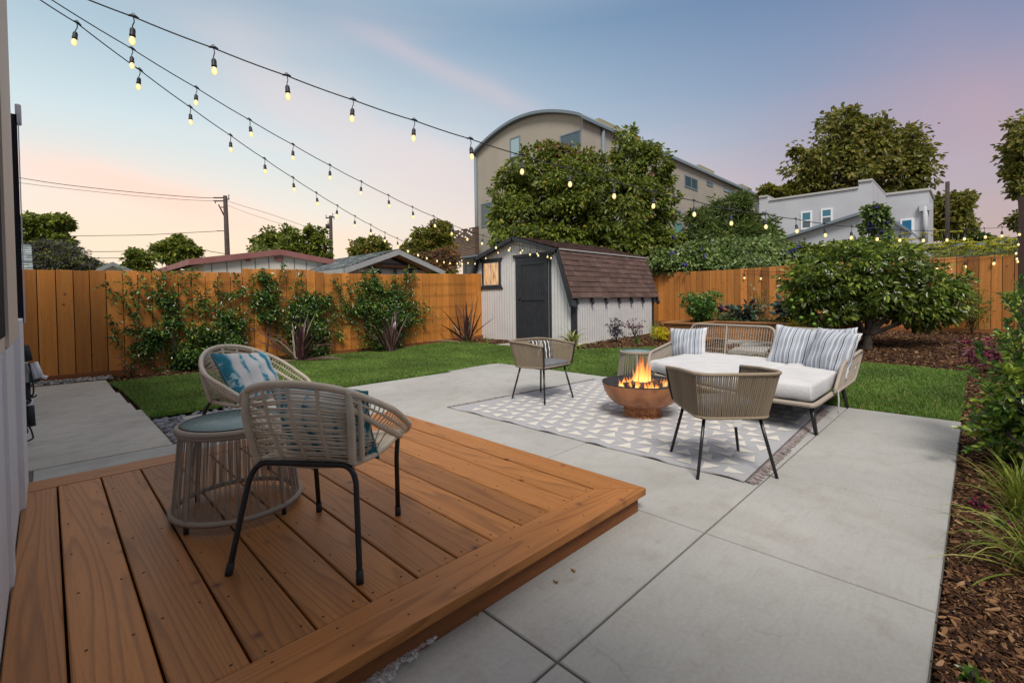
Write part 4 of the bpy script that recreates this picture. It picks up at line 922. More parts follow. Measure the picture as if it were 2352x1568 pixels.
# ---------------- rattan chairs on the deck
def rattan_chair():
    r = thing('rattan_chair', '', 'chair')
    G0 = [(-.298, 0, .763), (-.246, .19, .73), (-.1, .325, .631), (.085, .326, .532), (.181, .309, .479), (.255, .235, .427), (.301, 0, .40)]
    G0 = [Vector((f, s, z)) for f, s, z in G0]; mir = lambda v: Vector((v.x, -v.y, v.z))
    full = [G0[6]]+[mir(G0[i]) for i in (5, 4, 3, 2, 1)]+[G0[0]]+[G0[i] for i in (1, 2, 3, 4, 5)]
    hoop = spline(full, 14, True); half = spline([mir(G0[1]), G0[0], G0[1], G0[2], G0[3], G0[4], G0[5]], 14)
    def hp(s_): return min(hoop, key=lambda p: abs(p.y-s_)+(0 if p.x < -.09 else 9))
    m = MB(); wrap(m, hoop, .0135, closed=True); m.build('rim', M['rattan'], r)
    pb = {}
    for sg in (1, -1):
        top = hp(sg*.215); bot = Vector((-.185, sg*.205, .425)); m = MB()
        pth = spline([top, top.lerp(bot, .4)+Vector((-.012, sg*.012, 0)), bot], 8); wrap(m, pth, .0155, .012, amp=.3); wrap(m, [p+Vector((.03, sg*.026, 0)) for p in pth[3:]], .011, .012, amp=.3)
        m.build('back_post', M['rattan'], r); pb[sg] = pth
    m = MB()
    for s_ in (-.11, 0, .11):
        top = hp(s_); bot = Vector((-.165, s_*.9, .42)); wrap(m, spline([top, top.lerp(bot, .5)+Vector((-.02, 0, 0)), bot], 8), .0075, .014, 6, amp=.4)
    rows = 24
    for k in range(rows):
        t = (k+.7)/rows; Q = []
        for s_ in (-.215, -.11, 0, .11, .215):
            top = hp(s_); bot = Vector((-.185 if abs(s_) > .2 else -.165, s_*.93, .42)); q = top.lerp(bot, t)+Vector((-.02*math.sin(math.pi*t)*(0 if abs(s_) > .2 else 1), 0, 0))
            Q.append(q+Vector((rnd.uniform(-.002, .002), 0, rnd.uniform(-.0045, .0045))))
        m.tube(Q, .0027, 5); 
        (k % 2 == 0) and m.tube([q+Vector((.004, 0, -.0048)) for q in Q], .0022, 4)
    m.build('back_weave', M['rattan'], r)
    for sg in (1, -1):
        side = [p for p in half if p.y > .21 or p.x > .1] if sg == 1 else [mir(p) for p in half if p.y > .21 or p.x > .1]
        a = pb[sg][5]; rail = spline([a, Vector((-.10, sg*.275, .56)), Vector((.06, sg*.285, .475)), Vector((.16, sg*.275, .435)), Vector((.235, sg*.235, .425))], 8)
        m = MB(); wrap(m, rail, .012)
        A, B = resamp(side[:-2], 26), resamp(rail, 26); mid = [(p+q)/2+Vector((0, sg*.008, 0)) for p, q in zip(A, B)]
        wrap(m, mid[:-1], .0055, .02, 6, amp=.3)
        for p, q, c in list(zip(A, B, mid))[1:-1]: m.tube([p, c, q], .0027, 5)
        m.build('armrest', M['rattan'], r)
        # sparse side web between rail and seat
        m = MB()
        for k in range(1, 5): p = rail[k*3]; m.tube([p, Vector((-.17+.05*k, sg*.215, .42))], .0025, 5)
        for k in range(9): t = k/9; m.tube([pb[sg][7+k if 7+k < 17 else 16]+Vector((.01, 0, 0)), rail[min(2+k, 20)].lerp(Vector((-.1+.02*k, sg*.22, .43)), min(t+.15, .9))], .0025, 5)
        wrap(m, spline([(-.185, sg*.205, .42), (-.02, sg*.225, .405), (.13, sg*.235, .41), (.255, sg*.235, .427)], 8), .0125)
        m.build('seat_rail', M['rattan'], r)
    m = MB()
    for k in range(44):
        x = -.17+.46*k/43; ww = .205+.03*min(1, (x+.17)/.3)-(.0 if x < .2 else ((x-.2)/.1)**2*.13); m.tube([(x, -ww, .413), (x, -ww*.5, .398), (x, 0, .394), (x, ww*.5, .398), (x, ww, .413)], .0028, 4)
    for k in range(9): y = -.2+.05*k; m.tube([(-.17, y, .41), (.05, y, .392), (.27 if abs(y) < .18 else .22, y*.98, .40)], .0035, 4)
    m.build('seat', M['rattan'], r)
    for sg in (1, -1):
        m = MB(); pth = spline([(-.188, sg*.0, .418), (-.188, sg*.12, .418), (-.19, sg*.185, .412), (-.20, sg*.222, .37), (-.222, sg*.238, .28), (-.276, sg*.27, .02)], 8); m.tube(pth, .0115, 10); lg = m.build('leg', M['black'], r)
        m = MB(); m.tube([(-.271, sg*.267, .045), (-.279, sg*.272, .0)], .0145, 10); m.build('foot_cap', M['rubber'], lg)
        m = MB(); m.tube([(.252, sg*.228, .43), (.262, sg*.215, .3), (.28, sg*.21, .02)], .0115, 10); lg = m.build('leg', M['black'], r)
        m = MB(); m.tube([(.279, sg*.21, .045), (.281, sg*.21, 0)], .0145, 10); m.build('foot_cap', M['rubber'], lg)
    return r
# local x = forward; picture-right of a chair seen from behind is its right side (-y), mesh is symmetric
ch = rattan_chair()
def put(o, x, y, z, yaw, label, group=None):
    o.location = (x, y, z); o.rotation_euler = (0, 0, yaw); o['label'] = label
    if group: o['group'] = group
chb = copy_tree(ch)
put(ch, .87, 2.04, dz, R(38), 'nearer cream rattan tub chair on the deck, seen from behind', 'rattan chairs on the deck')
put(chb, 1.028, 3.567, dz, R(-59.6), 'farther cream rattan tub chair, beyond the round table on the deck', 'rattan chairs on the deck')
def dyefn(t, b):
    tcn = t.nodes.new('ShaderNodeTexCoord'); s = t.nodes.new('ShaderNodeSeparateXYZ'); t.links.new(tcn.outputs['Object'], s.inputs[0])
    n1 = noise(t, tcn.outputs['Object'], 5, 5, .65); n2 = noise(t, tcn.outputs['Object'], 30, 4, .7)
    u = m_('ADD', s.outputs['Y'], m_('MULTIPLY', m_('SUBTRACT', n1, .5, tree=t), .09, tree=t), tree=t)
    u = m_('ADD', u, m_('MULTIPLY', m_('SUBTRACT', n2, .5, tree=t), .02, tree=t), tree=t)
    w = ramp(t, [(0, g(0)), (.06, g(.9)), (.15, g(1)), (.21, g(.05)), (.30, g(.0)), (.34, g(.75)), (.37, g(.1)), (.5, g(0)), (.56, g(.8)), (.585, g(.9)), (.61, g(0)), (.72, g(.05)), (.76, g(.8)), (.82, g(.65)), (.86, g(.05)), (.93, g(.5)), (1, g(.6))][:32], m_('ADD', m_('MULTIPLY', u, 2.1, tree=t), .5, tree=t)).outputs[0]
    br = ramp(t, [(.42, g(.25)), (.52, g(1))], noise(t, tcn.outputs['Object'], 9, 4, .7)).outputs[0]
    w = m_('MULTIPLY', w, br, tree=t)
    c = ramp(t, [(0, (.66, .66, .66)), (.25, (.40, .55, .60)), (.6, (.05, .25, .36)), (1, (.03, .19, .27))], w).outputs[0]
    t.links.new(c, b.inputs['Base Color']); bump(t, b, n2, .15, .003)
M['tiedye'] = mat('tie_dye_cotton', (.6, .6, .6), .85, .2, fn=dyefn)
M['piping'] = mat('teal_piping', (.10, .22, .26), .8)
def make_pillow(name, label, loc, yaw, lean, w, h, t, material, seed=0, flange=0, roll=0, group=None, cat='pillow', piping=None):
    m = MB(); pillow(m, w, h, t, None, seed=seed, flange=flange)
    o = tag(m.build(name, material), label, cat, group)
    o.matrix_world = Matrix.Translation(Vector(loc)) @ Matrix.Rotation(yaw, 4, 'Z') @ Matrix.Rotation(lean, 4, 'Y') @ Matrix.Rotation(roll, 4, 'X')
    if piping:
        m = MB(); P = []
        for a, b_ in ((-1, -1), (1, -1), (1, 1), (-1, 1)):
            P.append((a, b_))
        pts = []
        for (a, b_), (c, d) in zip(P, P[1:]+P[:1]):
            for k in range(10):
                q = k/10; u, v = a+(c-a)*q, b_+(d-b_)*q; pin = 1-.07*(1-abs(v)**2)*abs(u)**3; pin2 = 1-.07*(1-abs(u)**2)*abs(v)**3; pts.append((0, u*w/2*pin, v*h/2*pin2))
        m.tube(pts, .004, 5, True); m.build('piping', piping, o)
    return o
fA = Vector((math.cos(R(38)), math.sin(R(38)), 0)); fB = Vector((math.cos(R(-59.6)), math.sin(R(-59.6)), 0))
make_pillow('tie_dye_pillow', 'teal and white tie-dye pillow seen through the back of the nearer rattan chair', Vector((.87, 2.04, dz+.56))+fA*-.085+fA.cross(Vector((0, 0, 1)))*.04, R(38), R(-26), .42, .36, .15, M['tiedye'], 3, roll=R(4), group='tie-dye pillows', piping=M['piping'])
make_pillow('tie_dye_pillow', 'teal and white tie-dye pillow facing the camera in the farther rattan chair', Vector((1.028, 3.567, dz+.555))+fB*-.045, R(-59.6), R(-36), .44, .40, .15, M['tiedye'], 8, roll=R(-6), group='tie-dye pillows', piping=M['piping'])
# ---------------- drum side tables
def drum_table(name, label, loc, rt_, rb, H, ncord, legs=True, cz=.0):
    r = thing(name, label, 'side table')
    m = MB(); 
    prof = []
    wrap(m, [(rt_*math.cos(a), rt_*math.sin(a), H-.018) for a in [2*math.pi*i/64 for i in range(64)]], .0165, .009, 8, True, .1); wrap(m, [(rt_*math.cos(a), rt_*math.sin(a), H-.034) for a in [2*math.pi*i/64 for i in range(64)]], .013, .009, 6, True, .1); m.build('top_ring', M['rope_g'], r)
    m = MB(); wrap(m, [(rb*math.cos(a), rb*math.sin(a), .045) for a in [2*math.pi*i/64 for i in range(64)]], .014, .011, 8, True, .3); m.build('base_ring', M['rope_g'], r)
    m = MB()
    for i in range(ncord):
        a = 2*math.pi*i/ncord+rnd.uniform(-.01, .01); tw = .05*(1 if i % 2 else -1)
        for q in (-.0032, .0032):
            a0 = a+q/rb; m.tube([(rt_*.985*math.cos(a0), rt_*.985*math.sin(a0), H-.03), (rb*.99*math.cos(a0+tw*.3), rb*.99*math.sin(a0+tw*.3), .05)], .0019, 4, cap=False)
    m.build('cords', M['rope_g'], r)
    for k in range(4):
        a = R(28+90*k); m = MB(); wrap(m, [(rt_*math.cos(a), rt_*math.sin(a), H-.03), (rb*math.cos(a), rb*math.sin(a), .05)], .0105, .011, 8, amp=.2); lg = m.build('post', M['rope_g'], r)
        m = MB(); m.tube([(rb*math.cos(a), rb*math.sin(a), .04), (rb*math.cos(a), rb*math.sin(a), 0)], .011, 8); m.build('foot', M['rubber'], lg)
    m = MB(); m.lathe([(rt_-.012, H-.004), (rt_-.006, H+.0005), (rt_-.018, H+.001), (rt_-.02, H-.004)], 64); m.build('rim_band', M['plast'], r)
    m = MB(); m.lathe([(.0001, H-.007), (rt_-.018, H-.007), (rt_-.018, H-.001), (.0001, H-.001)], 64); m.build('glass_top', M['ripple'], r)
    r.location = loc; return r
def ripfn(t, b):
    v, _ = coords(t, (1, 4, 1), isl=False, rot=(0, 0, R(-45))); bump(t, b, noise(t, v, 16, 3, .6, .8), .8, .01)
M['ripple'] = mat('rippled_glass', (.24, .38, .40), .06, .6, fn=ripfn, Alpha=.80)
drum_table('drum_side_table', 'round taupe rope side table with rippled glass top between the rattan chairs', (.69, 2.735, dz), .255, .29, .468, 84)
drum_table('drum_side_table', 'small round rope side table on the lawn edge behind the fire bowl', (6.18, 3.56, 0), .245, .285, .43, 84)
# ---------------- rope armchairs
def rope_chair():
    r = thing('rope_armchair', '', 'armchair')
    rim = [(.27, .285, .665), (.0, .288, .69), (-.22, .29, .70)]+[(-.22-.11*math.sin(a), .18+.11*math.cos(a), .70) for a in [R(x) for x in (25, 50, 75)]]+[(-.335, .1, .70)]
    rim = [Vector(p) for p in rim]; rim = rim+[Vector((p.x, -p.y, p.z)) for p in rim[::-1]]
    bot = [(.235, .245, .42), (.0, .243, .405), (-.17, .24, .40)]+[(-.17-.08*math.sin(a), .16+.08*math.cos(a), .40) for a in [R(x) for x in (25, 50, 75)]]+[(-.255, .1, .40)]
    bot = [Vector(p) for p in bot]; bot = bot+[Vector((p.x, -p.y, p.z)) for p in bot[::-1]]
    m = MB(); wrap(m, rim, .0125, .011, 8, amp=.1); m.build('top_rail', M['rope'], r)
    n = 122; A, B = resamp(rim, n), resamp(bot, n); m = MB()
    for a, b in zip(A, B):
        j = Vector((rnd.uniform(-.0015, .0015), rnd.uniform(-.0015, .0015), 0)); m.tube([a+j, b+j], .0049, 5, cap=False)
    o = [p+Vector((0, 0, -.012)) for p in B]; 
    m.build('rope_panel', M['rope'], r)
    m = MB(); wrap(m, bot, .0105, .011, 8, amp=.15); m.tube([bot[0], bot[-1]], .010, 8)
    m.build('seat_frame', M['black'] if 0 else M['rope'], r)
    for sg in (1, -1):
        m = MB(); m.tube(spline([(.272, sg*.287, .672), (.262, sg*.272, .56), (.25, sg*.255, .46), (.225, sg*.24, .415), (.15, sg*.2, .40)], 5), .0105, 8); m.build('arm_post', M['black'], r)
    m = MB(); m.box((-.235, -.225, .395), (.225, .225, .403)); m.build('seat_base', M['plast'], r)
    m = MB(); cushion(m, .475, .47, .065, Matrix.Translation((0, 0, .405))); m.build('seat_cushion', M['cush_g'], r)
    for x, y in ((1, 1), (1, -1), (-1, 1), (-1, -1)):
        m = MB(); m.tube([(x*.185, y*.185, .40), (x*.262, y*.262, .0)], [.0115, .0105], 10); m.build('leg', M['black'], r)
    return r
rc = rope_chair(); rc2 = copy_tree(rc)
put(rc, 4.20, 3.70, 0, R(-90), 'taupe rope armchair with grey cushion at the far corner of the rug', 'rope armchairs round the fire bowl')
put(rc2, 3.38, 1.30, 0, R(45), 'taupe rope armchair seen from behind at the near corner of the rug', 'rope armchairs round the fire bowl')
for c in rc2.children:
    pass
m = MB(); m.box((-.262, -.03, .345), (-.259, .025, .40)); tgo = m.build('care_tag', M['cush_w'], None); tgo.parent = rc2
def stripefn(c0, c1, c2):
    def fn(t, b):
        tcn = t.nodes.new('ShaderNodeTexCoord'); s = t.nodes.new('ShaderNodeSeparateXYZ'); t.links.new(tcn.outputs['Object'], s.inputs[0])
        f = m_('FRACT', m_('MULTIPLY', m_('ADD', s.outputs['Y'], 2.0, tree=t), 6.6, tree=t), tree=t)
        W_ = c0; D_ = c1; L_ = c2
        st = [(0, D_), (.085, D_), (.086, W_), (.13, W_), (.131, L_), (.20, L_), (.201, W_), (.24, W_), (.241, L_), (.44, L_), (.441, W_), (.52, W_), (.521, L_), (.58, L_), (.581, D_), (.60, D_), (.601, L_), (.66, L_), (.661, D_), (.68, D_), (.681, L_), (.74, L_), (.741, W_), (.82, W_), (.821, L_), (.97, L_), (.975, W_), (1, W_)]
        c = ramp(t, st, f, 'LINEAR').outputs[0]
        e = m_('GREATER_THAN', m_('ABSOLUTE', s.outputs['Y'], tree=t), .213, tree=t); e2 = m_('GREATER_THAN', m_('ABSOLUTE', s.outputs['Z'], tree=t), .30, tree=t)
        c = mixc(t, m_('MAXIMUM', e, e2, tree=t), c, c0)
        t.links.new(c, b.inputs['Base Color']); bump(t, b, noise(t, tcn.outputs['Object'], 14, 4, .6), .35, .012)
    return fn
M['stripe'] = mat('blue_striped_linen', (.5, .52, .56), .9, .15, fn=stripefn((.56, .57, .59), (.085, .105, .155), (.31, .345, .41)))
M['stripe_k'] = mat('black_striped_linen', (.5, .5, .5), .9, .15, fn=stripefn((.6, .59, .57), (.02, .02, .02), (.06, .06, .06)))
make_pillow('striped_pillow', 'small black and white striped pillow half hidden inside the far rope armchair', (4.36, 3.85, .565), R(-120), R(-20), .30, .26, .09, M['stripe_k'], 5)
# ---------------- daybed sofa
SEATZ = .425; FRZ = .262
so = thing('outdoor_sofa', 'taupe rope garden sofa with deep white seat cushions and black legs', 'sofa', (5.7, 1.9, 0))
front = spline([(4.60, .98, FRZ), (4.64, 1.50, FRZ), (4.86, 2.15, FRZ), (5.22, 2.78, FRZ)], 6); backp = spline([(6.72, 3.02, FRZ), (6.6, 2.4, FRZ), (6.46, 1.75, FRZ), (6.30, .98, FRZ)], 6)
def rcorner(pts, r_=.12, n=5):
    out = []; K = len(pts)
    for i in range(K):
        p = Vector(pts[i]); a = (Vector(pts[i-1])-p); b = (Vector(pts[(i+1) % K])-p)
        ra = min(r_, a.length*.49); rb = min(r_, b.length*.49); A = p+a.normalized()*ra; B = p+b.normalized()*rb
        if a.normalized().dot(b.normalized()) < -.93: out.append(p); continue
        for k in range(n+1): t = k/n; out.append(A*(1-t)**2+p*2*t*(1-t)+B*t*t)
    return out
outl = rcorner(list(front)+list(backp), .16)
m = MB(); wrap(m, outl, .022, .012, 8, True, .12); m.build('seat_frame', M['rope_g'], so)
m = MB(); 
for k in range(9): y = 1.15+k*.2; m.box((np.interp(y, [p.y for p in front], [p.x for p in front])+.02, y-.03, FRZ-.012), (np.interp(y, [p.y for p in backp][::-1], [p.x for p in backp][::-1])-.02, y+.03, FRZ+.008))
m.build('slats', M['black'], so)
def pad(m, outline, z0, z1, sh=.0):
    C = sum((Vector(p) for p in outline), Vector())/len(outline); O = [Vector((p.x, p.y, 0)) for p in outline]; C.z = 0; P = []; F = []; K = len(O)
    lev = [(z0, -.03), (z0+.012, .0), (z0+.03, .012), ((z0+z1)/2, .020), (z1-.022, .014), (z1-.006, -.001), (z1+.003, -.025), (z1+.008, -.10), (z1+.010, -.3)]
    for z, e in lev:
        for p in O: d = (C-p).normalized(); P.append((p.x-d.x*e, p.y-d.y*e, z+.004*math.sin(p.x*17)+.003*math.sin(p.y*23)))
    for i in range(len(lev)-1):
        for j in range(K): F.append((i*K+j, i*K+(j+1) % K, (i+1)*K+(j+1) % K, (i+1)*K+j))
    F.append(tuple(range(K))[::-1]); F.append(tuple(range((len(lev)-1)*K, len(lev)*K)))
    m.add(P, F, None, True)
def clampoutline(ylo, yhi):
    fr = [p for p in front if ylo < p.y < yhi]; bk = [p for p in backp if ylo < p.y < yhi]
    xf = lambda y: np.interp(y, [p.y for p in front], [p.x for p in front]); xb = lambda y: np.interp(y, [p.y for p in backp][::-1], [p.x for p in backp][::-1])
    pts = [Vector((xf(ylo)+.02, ylo, 0))]+[p+Vector((.02, 0, 0)) for p in fr]+[Vector((xf(yhi)+.02, yhi, 0)), Vector((xb(yhi)-.05, yhi, 0))]+[p-Vector((.05, 0, 0)) for p in bk]+[Vector((xb(ylo)-.05, ylo, 0))]
    dd = []
    for p in rcorner(pts, .11):
        if not dd or (p-dd[-1]).length > .02: dd.append(Vector((p.x, p.y, 0)))
    return dd
for ylo, yhi in ((1.0, 1.53), (1.545, 2.86)):
    m = MB(); pad(m, clampoutline(ylo, yhi), FRZ+.025, SEATZ+(.01 if ylo < 1.2 else 0)); m.build('seat_cushion', M['cush_w'], so)
def lattice(name, path_b, path_t, step, r, corner=.12, mids=(), post=None, thick=.017):
    """rope panel: bottom path, top path, vertical cords, horizontal ties"""
    m = MB(); K = len(path_t)
    loop = list(path_b)+list(path_t)[::-1]
    ln = sum((path_b[i+1]-path_b[i]).length for i in range(len(path_b)-1)); n = max(3, int(ln/step)); A, B = resamp(path_b, n), resamp(path_t, n)
    rim = rcorner([path_b[0], path_t[0], path_t[-1], path_b[-1]] if K == 2 else [path_b[0]]+list(path_t)+[path_b[-1]], corner); wrap(m, rim[:], thick, .011, 8, True if K == 2 else False, .12); fr = m.build(name, M['rope_g'], so)
    m = MB()
    for i in range(1, n-1):
        t = i/(n-1); e = min(t, 1-t)*ln; drop = 0 if e > corner else (corner-e)**2/corner*.8
        top = B[i]+(A[i]-B[i]).normalized()*drop; m.tube([A[i], top], r, 5, cap=False)
        m.tube([A[i]+Vector((.008, .006, 0)), top+Vector((.008, .006, 0))], r*.9, 4, cap=False)
    for q in mids: m.tube([a.lerp(b, q) for a, b in zip(A, B)][1:-1], r*1.5, 5)
    m.build('cords', M['rope_g'], fr)
    if post is not None:
        m = MB(); i = int(post*(n-1)); wrap(m, [A[i], B[i]], .014, .011); m.build('post', M['rope_g'], fr)
V3 = Vector
lattice('backrest', [V3((6.50, 1.86, .29)), V3((6.70, 3.0, .29))], [V3((6.66, 1.84, .80)), V3((6.84, 3.04, .805))], .032, .0036, .13, (.35, .62), .56)
lattice('backrest', [V3((6.33, 1.02, .29)), V3((6.47, 1.78, .29))], [V3((6.52, .99, .785)), V3((6.64, 1.76, .80))], .032, .0036, .13, (.35, .62))
lattice('armrest', [V3((5.24, 2.87, .28)), V3((6.55, 3.08, .28))], [V3((5.40, 2.95, .50)), V3((6.65, 3.12, .60))], .030, .0042, .12, (.5,))
lattice('armrest', [V3((5.22, .95, .28)), V3((6.22, .95, .28))], [V3((5.50, .93, .53)), V3((6.36, .90, .60))], .014, .0056, .10, (.6,))
for (x, y, dx, dy) in ((4.72, 1.03, -.05, -.05), (5.95, 1.02, .08, -.04), (5.38, 2.72, -.02, .04), (6.58, 2.85, .05, .05)):
    m = MB(); m.tube([(x, y, FRZ), (x+dx, y+dy, 0)], [.021, .016], 10); m.build('leg', M['black'], so)
m = MB()
for x, y in ((5.28, .93), (5.33, .945)): m.tube(spline([(x, y, .30), (x-.01, y-.01, .2), (x+.01, y, .08)], 4), .004, 5)
m.build('cushion_tie', M['cush_w'], so)
def pill_at(px, py, X, **k):
    p = onX(px, py, X); return p
grp = 'blue striped pillows on the sofa'
p = onX(1579, 788, 6.28); make_pillow('striped_pillow', 'blue and white striped pillow alone at the left end of the sofa', p, R(183), R(-18), .52, .44, .17, M['stripe'], 11, 1, R(3), grp)
p = onX(1829, 799, 6.12); make_pillow('striped_pillow', 'blue striped pillow in the middle, left of the two overlapping ones at the right end', p, R(176), R(-24), .56, .52, .19, M['stripe'], 12, 1, R(-6), grp)
p = onX(1909, 809, 5.80); make_pillow('striped_pillow', 'frontmost blue striped pillow leaning by the right sofa arm', p, R(160), R(-22), .46, .50, .19, M['stripe'], 13, 1, R(-6), grp)
p = onX(1914, 799, 6.2); make_pillow('striped_pillow', 'striped pillow tucked behind the frontmost one in the right sofa corner', p, R(165), R(-16), .46, .46, .16, M['stripe'], 14, 1, R(4), grp)
# ---------------- fire bowl
def copfn(t, b):
    v, _ = coords(t, isl=False); n = noise(t, v, 4, 6, .7, 1); n2 = noise(t, v, 22, 4, .7)
    t.links.new(ramp(t, [(.3, (.20, .085, .045)), (.48, (.40, .175, .085)), (.62, (.50, .23, .11)), (.75, (.26, .13, .075))], n).outputs[0], b.inputs['Base Color'])
    t.links.new(ramp(t, [(.3, g(.32)), (.7, g(.55))], n2).outputs[0], b.inputs['Roughness'])
M['copper'] = mat('patinated_copper', (.4, .17, .09), .4, .5, metal=.55, fn=copfn)
def hamfn(t, b):
    copfn(t, b); v, _ = coords(t, (1, 1, 1), isl=False); vo = t.nodes.new('ShaderNodeTexVoronoi'); vo.inputs['Scale'].default_value = 48; t.links.new(v, vo.inputs[0]); bump(t, b, vo.outputs['Distance'], .9, .01)
M['hammered'] = mat('hammered_copper', (.4, .17, .09), .45, .5, metal=.85, fn=hamfn)
M['soot'] = mottled('sooty_bowl_inside', (.018, .018, .022), (.035, .035, .04), 12, .8, .3)
FX, FY = 4.285, 2.42
fb = thing('fire_bowl', 'round copper fire bowl on a hammered ring base, lit, in the middle of the rug', 'fire bowl', (FX, FY, .008))
MF = Matrix.Translation((FX, FY, .008))
m = MB(); m.lathe([(.150, .100), (.20, .103), (.262, .122), (.315, .157), (.355, .205), (.383, .26), (.397, .31), (.402, .335)], 64, MF); m.build('bowl', M['copper'], fb)
m = MB(); m.lathe([(.402, .335), (.404, .343), (.394, .346), (.386, .34)], 64, MF); m.build('rim', M['soot'], fb)
m = MB(); m.lathe([(.386, .34), (.37, .318), (.33, .285), (.2, .262), (.0001, .258)], 48, MF); m.build('fire_bed', M['soot'], fb)
m = MB(); m.lathe([(.196, .0), (.196, .012), (.186, .016), (.186, .09), (.192, .094), (.19, .108), (.155, .110)], 48, MF); m.build('base', M['hammered'], fb)
M['log'] = mottled('charred_logs', (.02, .014, .012), (.12, .085, .065), 18, .9, .8, .01)
M['ember'] = mottled('ember_bed', (.02, .01, .01), (.05, .02, .01), 30, .9)
for (a, b, r_) in (((-.20, .05, .30), (.16, .14, .335), .03), ((-.10, .16, .31), (.04, -.20, .33), .028), ((-.22, -.10, .31), (.14, -.10, .345), .034), ((.0, -.22, .30), (.18, .10, .34), .024)):
    m = MB(); A, B = Vector((FX, FY, 0))+Vector(a), Vector((FX, FY, 0))+Vector(b); m.tube([A, A.lerp(B, .3)+Vector((0, 0, .006)), A.lerp(B, .7)-Vector((0, 0, .004)), B], [r_*.9, r_*1.05, r_, r_*.85], 9); m.build('log', M['log'], fb)
def flamefn(t, b):
    tcn = t.nodes.new('ShaderNodeTexCoord'); at_ = t.nodes.new('ShaderNodeAttribute'); at_.attribute_name = 'h'
    v, _ = coords(t, (1, 1, .35), isl=True); n = noise(t, v, 9, 3, .6, .6)
    h_ = at_.outputs['Fac']
    c = ramp(t, [(0, (1, .62, .22)), (.35, (1, .42, .09)), (.7, (1, .2, .03)), (1, (.8, .1, .02))], h_).outputs[0]
    lw = t.nodes.new('ShaderNodeLayerWeight'); lw.inputs[0].default_value = .35
    soft = m_('POWER', m_('SUBTRACT', 1.0, lw.outputs['Facing'], tree=t), 1.3, tree=t)
    al = m_('MULTIPLY', m_('MULTIPLY', m_('SUBTRACT', 1.0, h_, tree=t), soft, tree=t), ramp(t, [(.38, g(.05)), (.62, g(.95))], n).outputs[0], tree=t)
    em = t.nodes.new('ShaderNodeEmission'); t.links.new(c, em.inputs[0]); em.inputs[1].default_value = 2.2
    tr = t.nodes.new('ShaderNodeBsdfTransparent'); ms = t.nodes.new('ShaderNodeMixShader'); t.links.new(al, ms.inputs[0]); t.links.new(tr.outputs[0], ms.inputs[1]); t.links.new(em.outputs[0], ms.inputs[2])
    t.links.new(ms.outputs[0], t.nodes['Material Output'].inputs[0])
M['flame'] = mat('flame', (1, .4, .1), 1, fn=flamefn)
def flames():
    rr = random.Random(4); m = MB(); hs = []
    spots = [(rr.gauss(0, .035), rr.gauss(0, .045), 0, rr.uniform(.12, .36), rr.uniform(.012, .028)) for _ in range(18)]+[(rr.uniform(-.2, .18), rr.uniform(-.2, .2), 0, rr.uniform(.04, .11), rr.uniform(.014, .03)) for _ in range(60)]
    for dx, dy, _, H, w in spots:
        K = 9; n = 10; P = []; F = []; ph = rr.uniform(0, 6.3); lx, ly = rr.uniform(-.02, .02), rr.uniform(-.02, .02)
        for i in range(K+1):
            t = i/K; rad = w*(math.sin(math.pi*min(1, .28+.72*t))**.9)*(1-t*.35)*(1 if t < 1 else .02)+.001; sw = .022*math.sin(ph+t*4)*t+lx*t
            for k in range(n): a = 2*math.pi*k/n; P.append((FX+dx+sw+rad*math.cos(a), FY+dy+ly*t+.015*math.cos(ph+3*t)*t+rad*math.sin(a)*.8, .29+H*t)); hs.append(t*.85+max(0, (H*t-.2))*.8)
        for i in range(K):
            for k in range(n): F.append((i*n+k, i*n+(k+1) % n, (i+1)*n+(k+1) % n, (i+1)*n+k))
        m.add(P, F, None, True)
    o = m.build('flames', M['flame'], fb); at_ = o.data.attributes.new('h', 'FLOAT', 'POINT'); at_.data.foreach_set('value', np.clip(np.array(hs, dtype=np.float32), 0, 1)); return o
flames()
# ---------------- rug
def rugfn(t, b):
    v, _ = coords(t, (60, 2.2, 1), isl=False); n = noise(t, v, 3, 4, .7); v2, _ = coords(t, (1, 1, 1), isl=False); n2 = noise(t, v2, 2, 3); n3 = noise(t, v2, 150, 2)
    c = mixc(t, ramp(t, [(.35, g(0)), (.65, g(1))], n).outputs[0], (.28, .29, .315), (.43, .44, .47)); c = mixc(t, m_('MULTIPLY', n2, .35, tree=t), c, (.30, .27, .27))
    t.links.new(c, b.inputs['Base Color']); bump(t, b, n3, .6, .004)
M['rug'] = mat('grey_woven_rug', (.36, .36, .38), .95, .1, fn=rugfn); M['rugtri'] = mottled('cream_rug_yarn', (.60, .575, .53), (.53, .505, .47), 20, .95, .5, .004); M['fringe'] = mottled('rug_fringe', (.30, .26, .26), (.20, .17, .17), 20, .95, .3)
ru = thing('area_rug', 'grey flatwoven rug with cream triangles and fringed ends on the patio', 'rug', (4.4, 2.6, 0))
RXa, RXb, RYa, RYb = 3.155, 5.72, 1.06, 4.13
def rz(u, v):   # slight ripples along the near edge and a raised far right corner
    x = RXa+(RXb-RXa)*u; y = RYa+(RYb-RYa)*v
    e = math.exp(-u*14)*.010*max(0, math.sin(v*38)+.2*math.sin(v*71)); cr = .05*math.exp(-((1-u)*9)**2)*math.exp(-((v-.12)*9)**2)
    return Vector((x+.006*math.sin(v*30)*(1-u), y-.16*u*(v) + (.10*u if v < .5 else 0)*(1-v*2), .004+e+cr))
m = MB(); nu, nv = 40, 90; P = [rz(i/nu, j/nv)+Vector((0, 0, .007)) for i in range(nu+1) for j in range(nv+1)]; Pb = [p-Vector((0, 0, .008)) for p in P]
k = (nv+1); F = [(i*k+j, (i+1)*k+j, (i+1)*k+j+1, i*k+j+1) for i in range(nu) for j in range(nv)]; m.add(P, F, None, True)
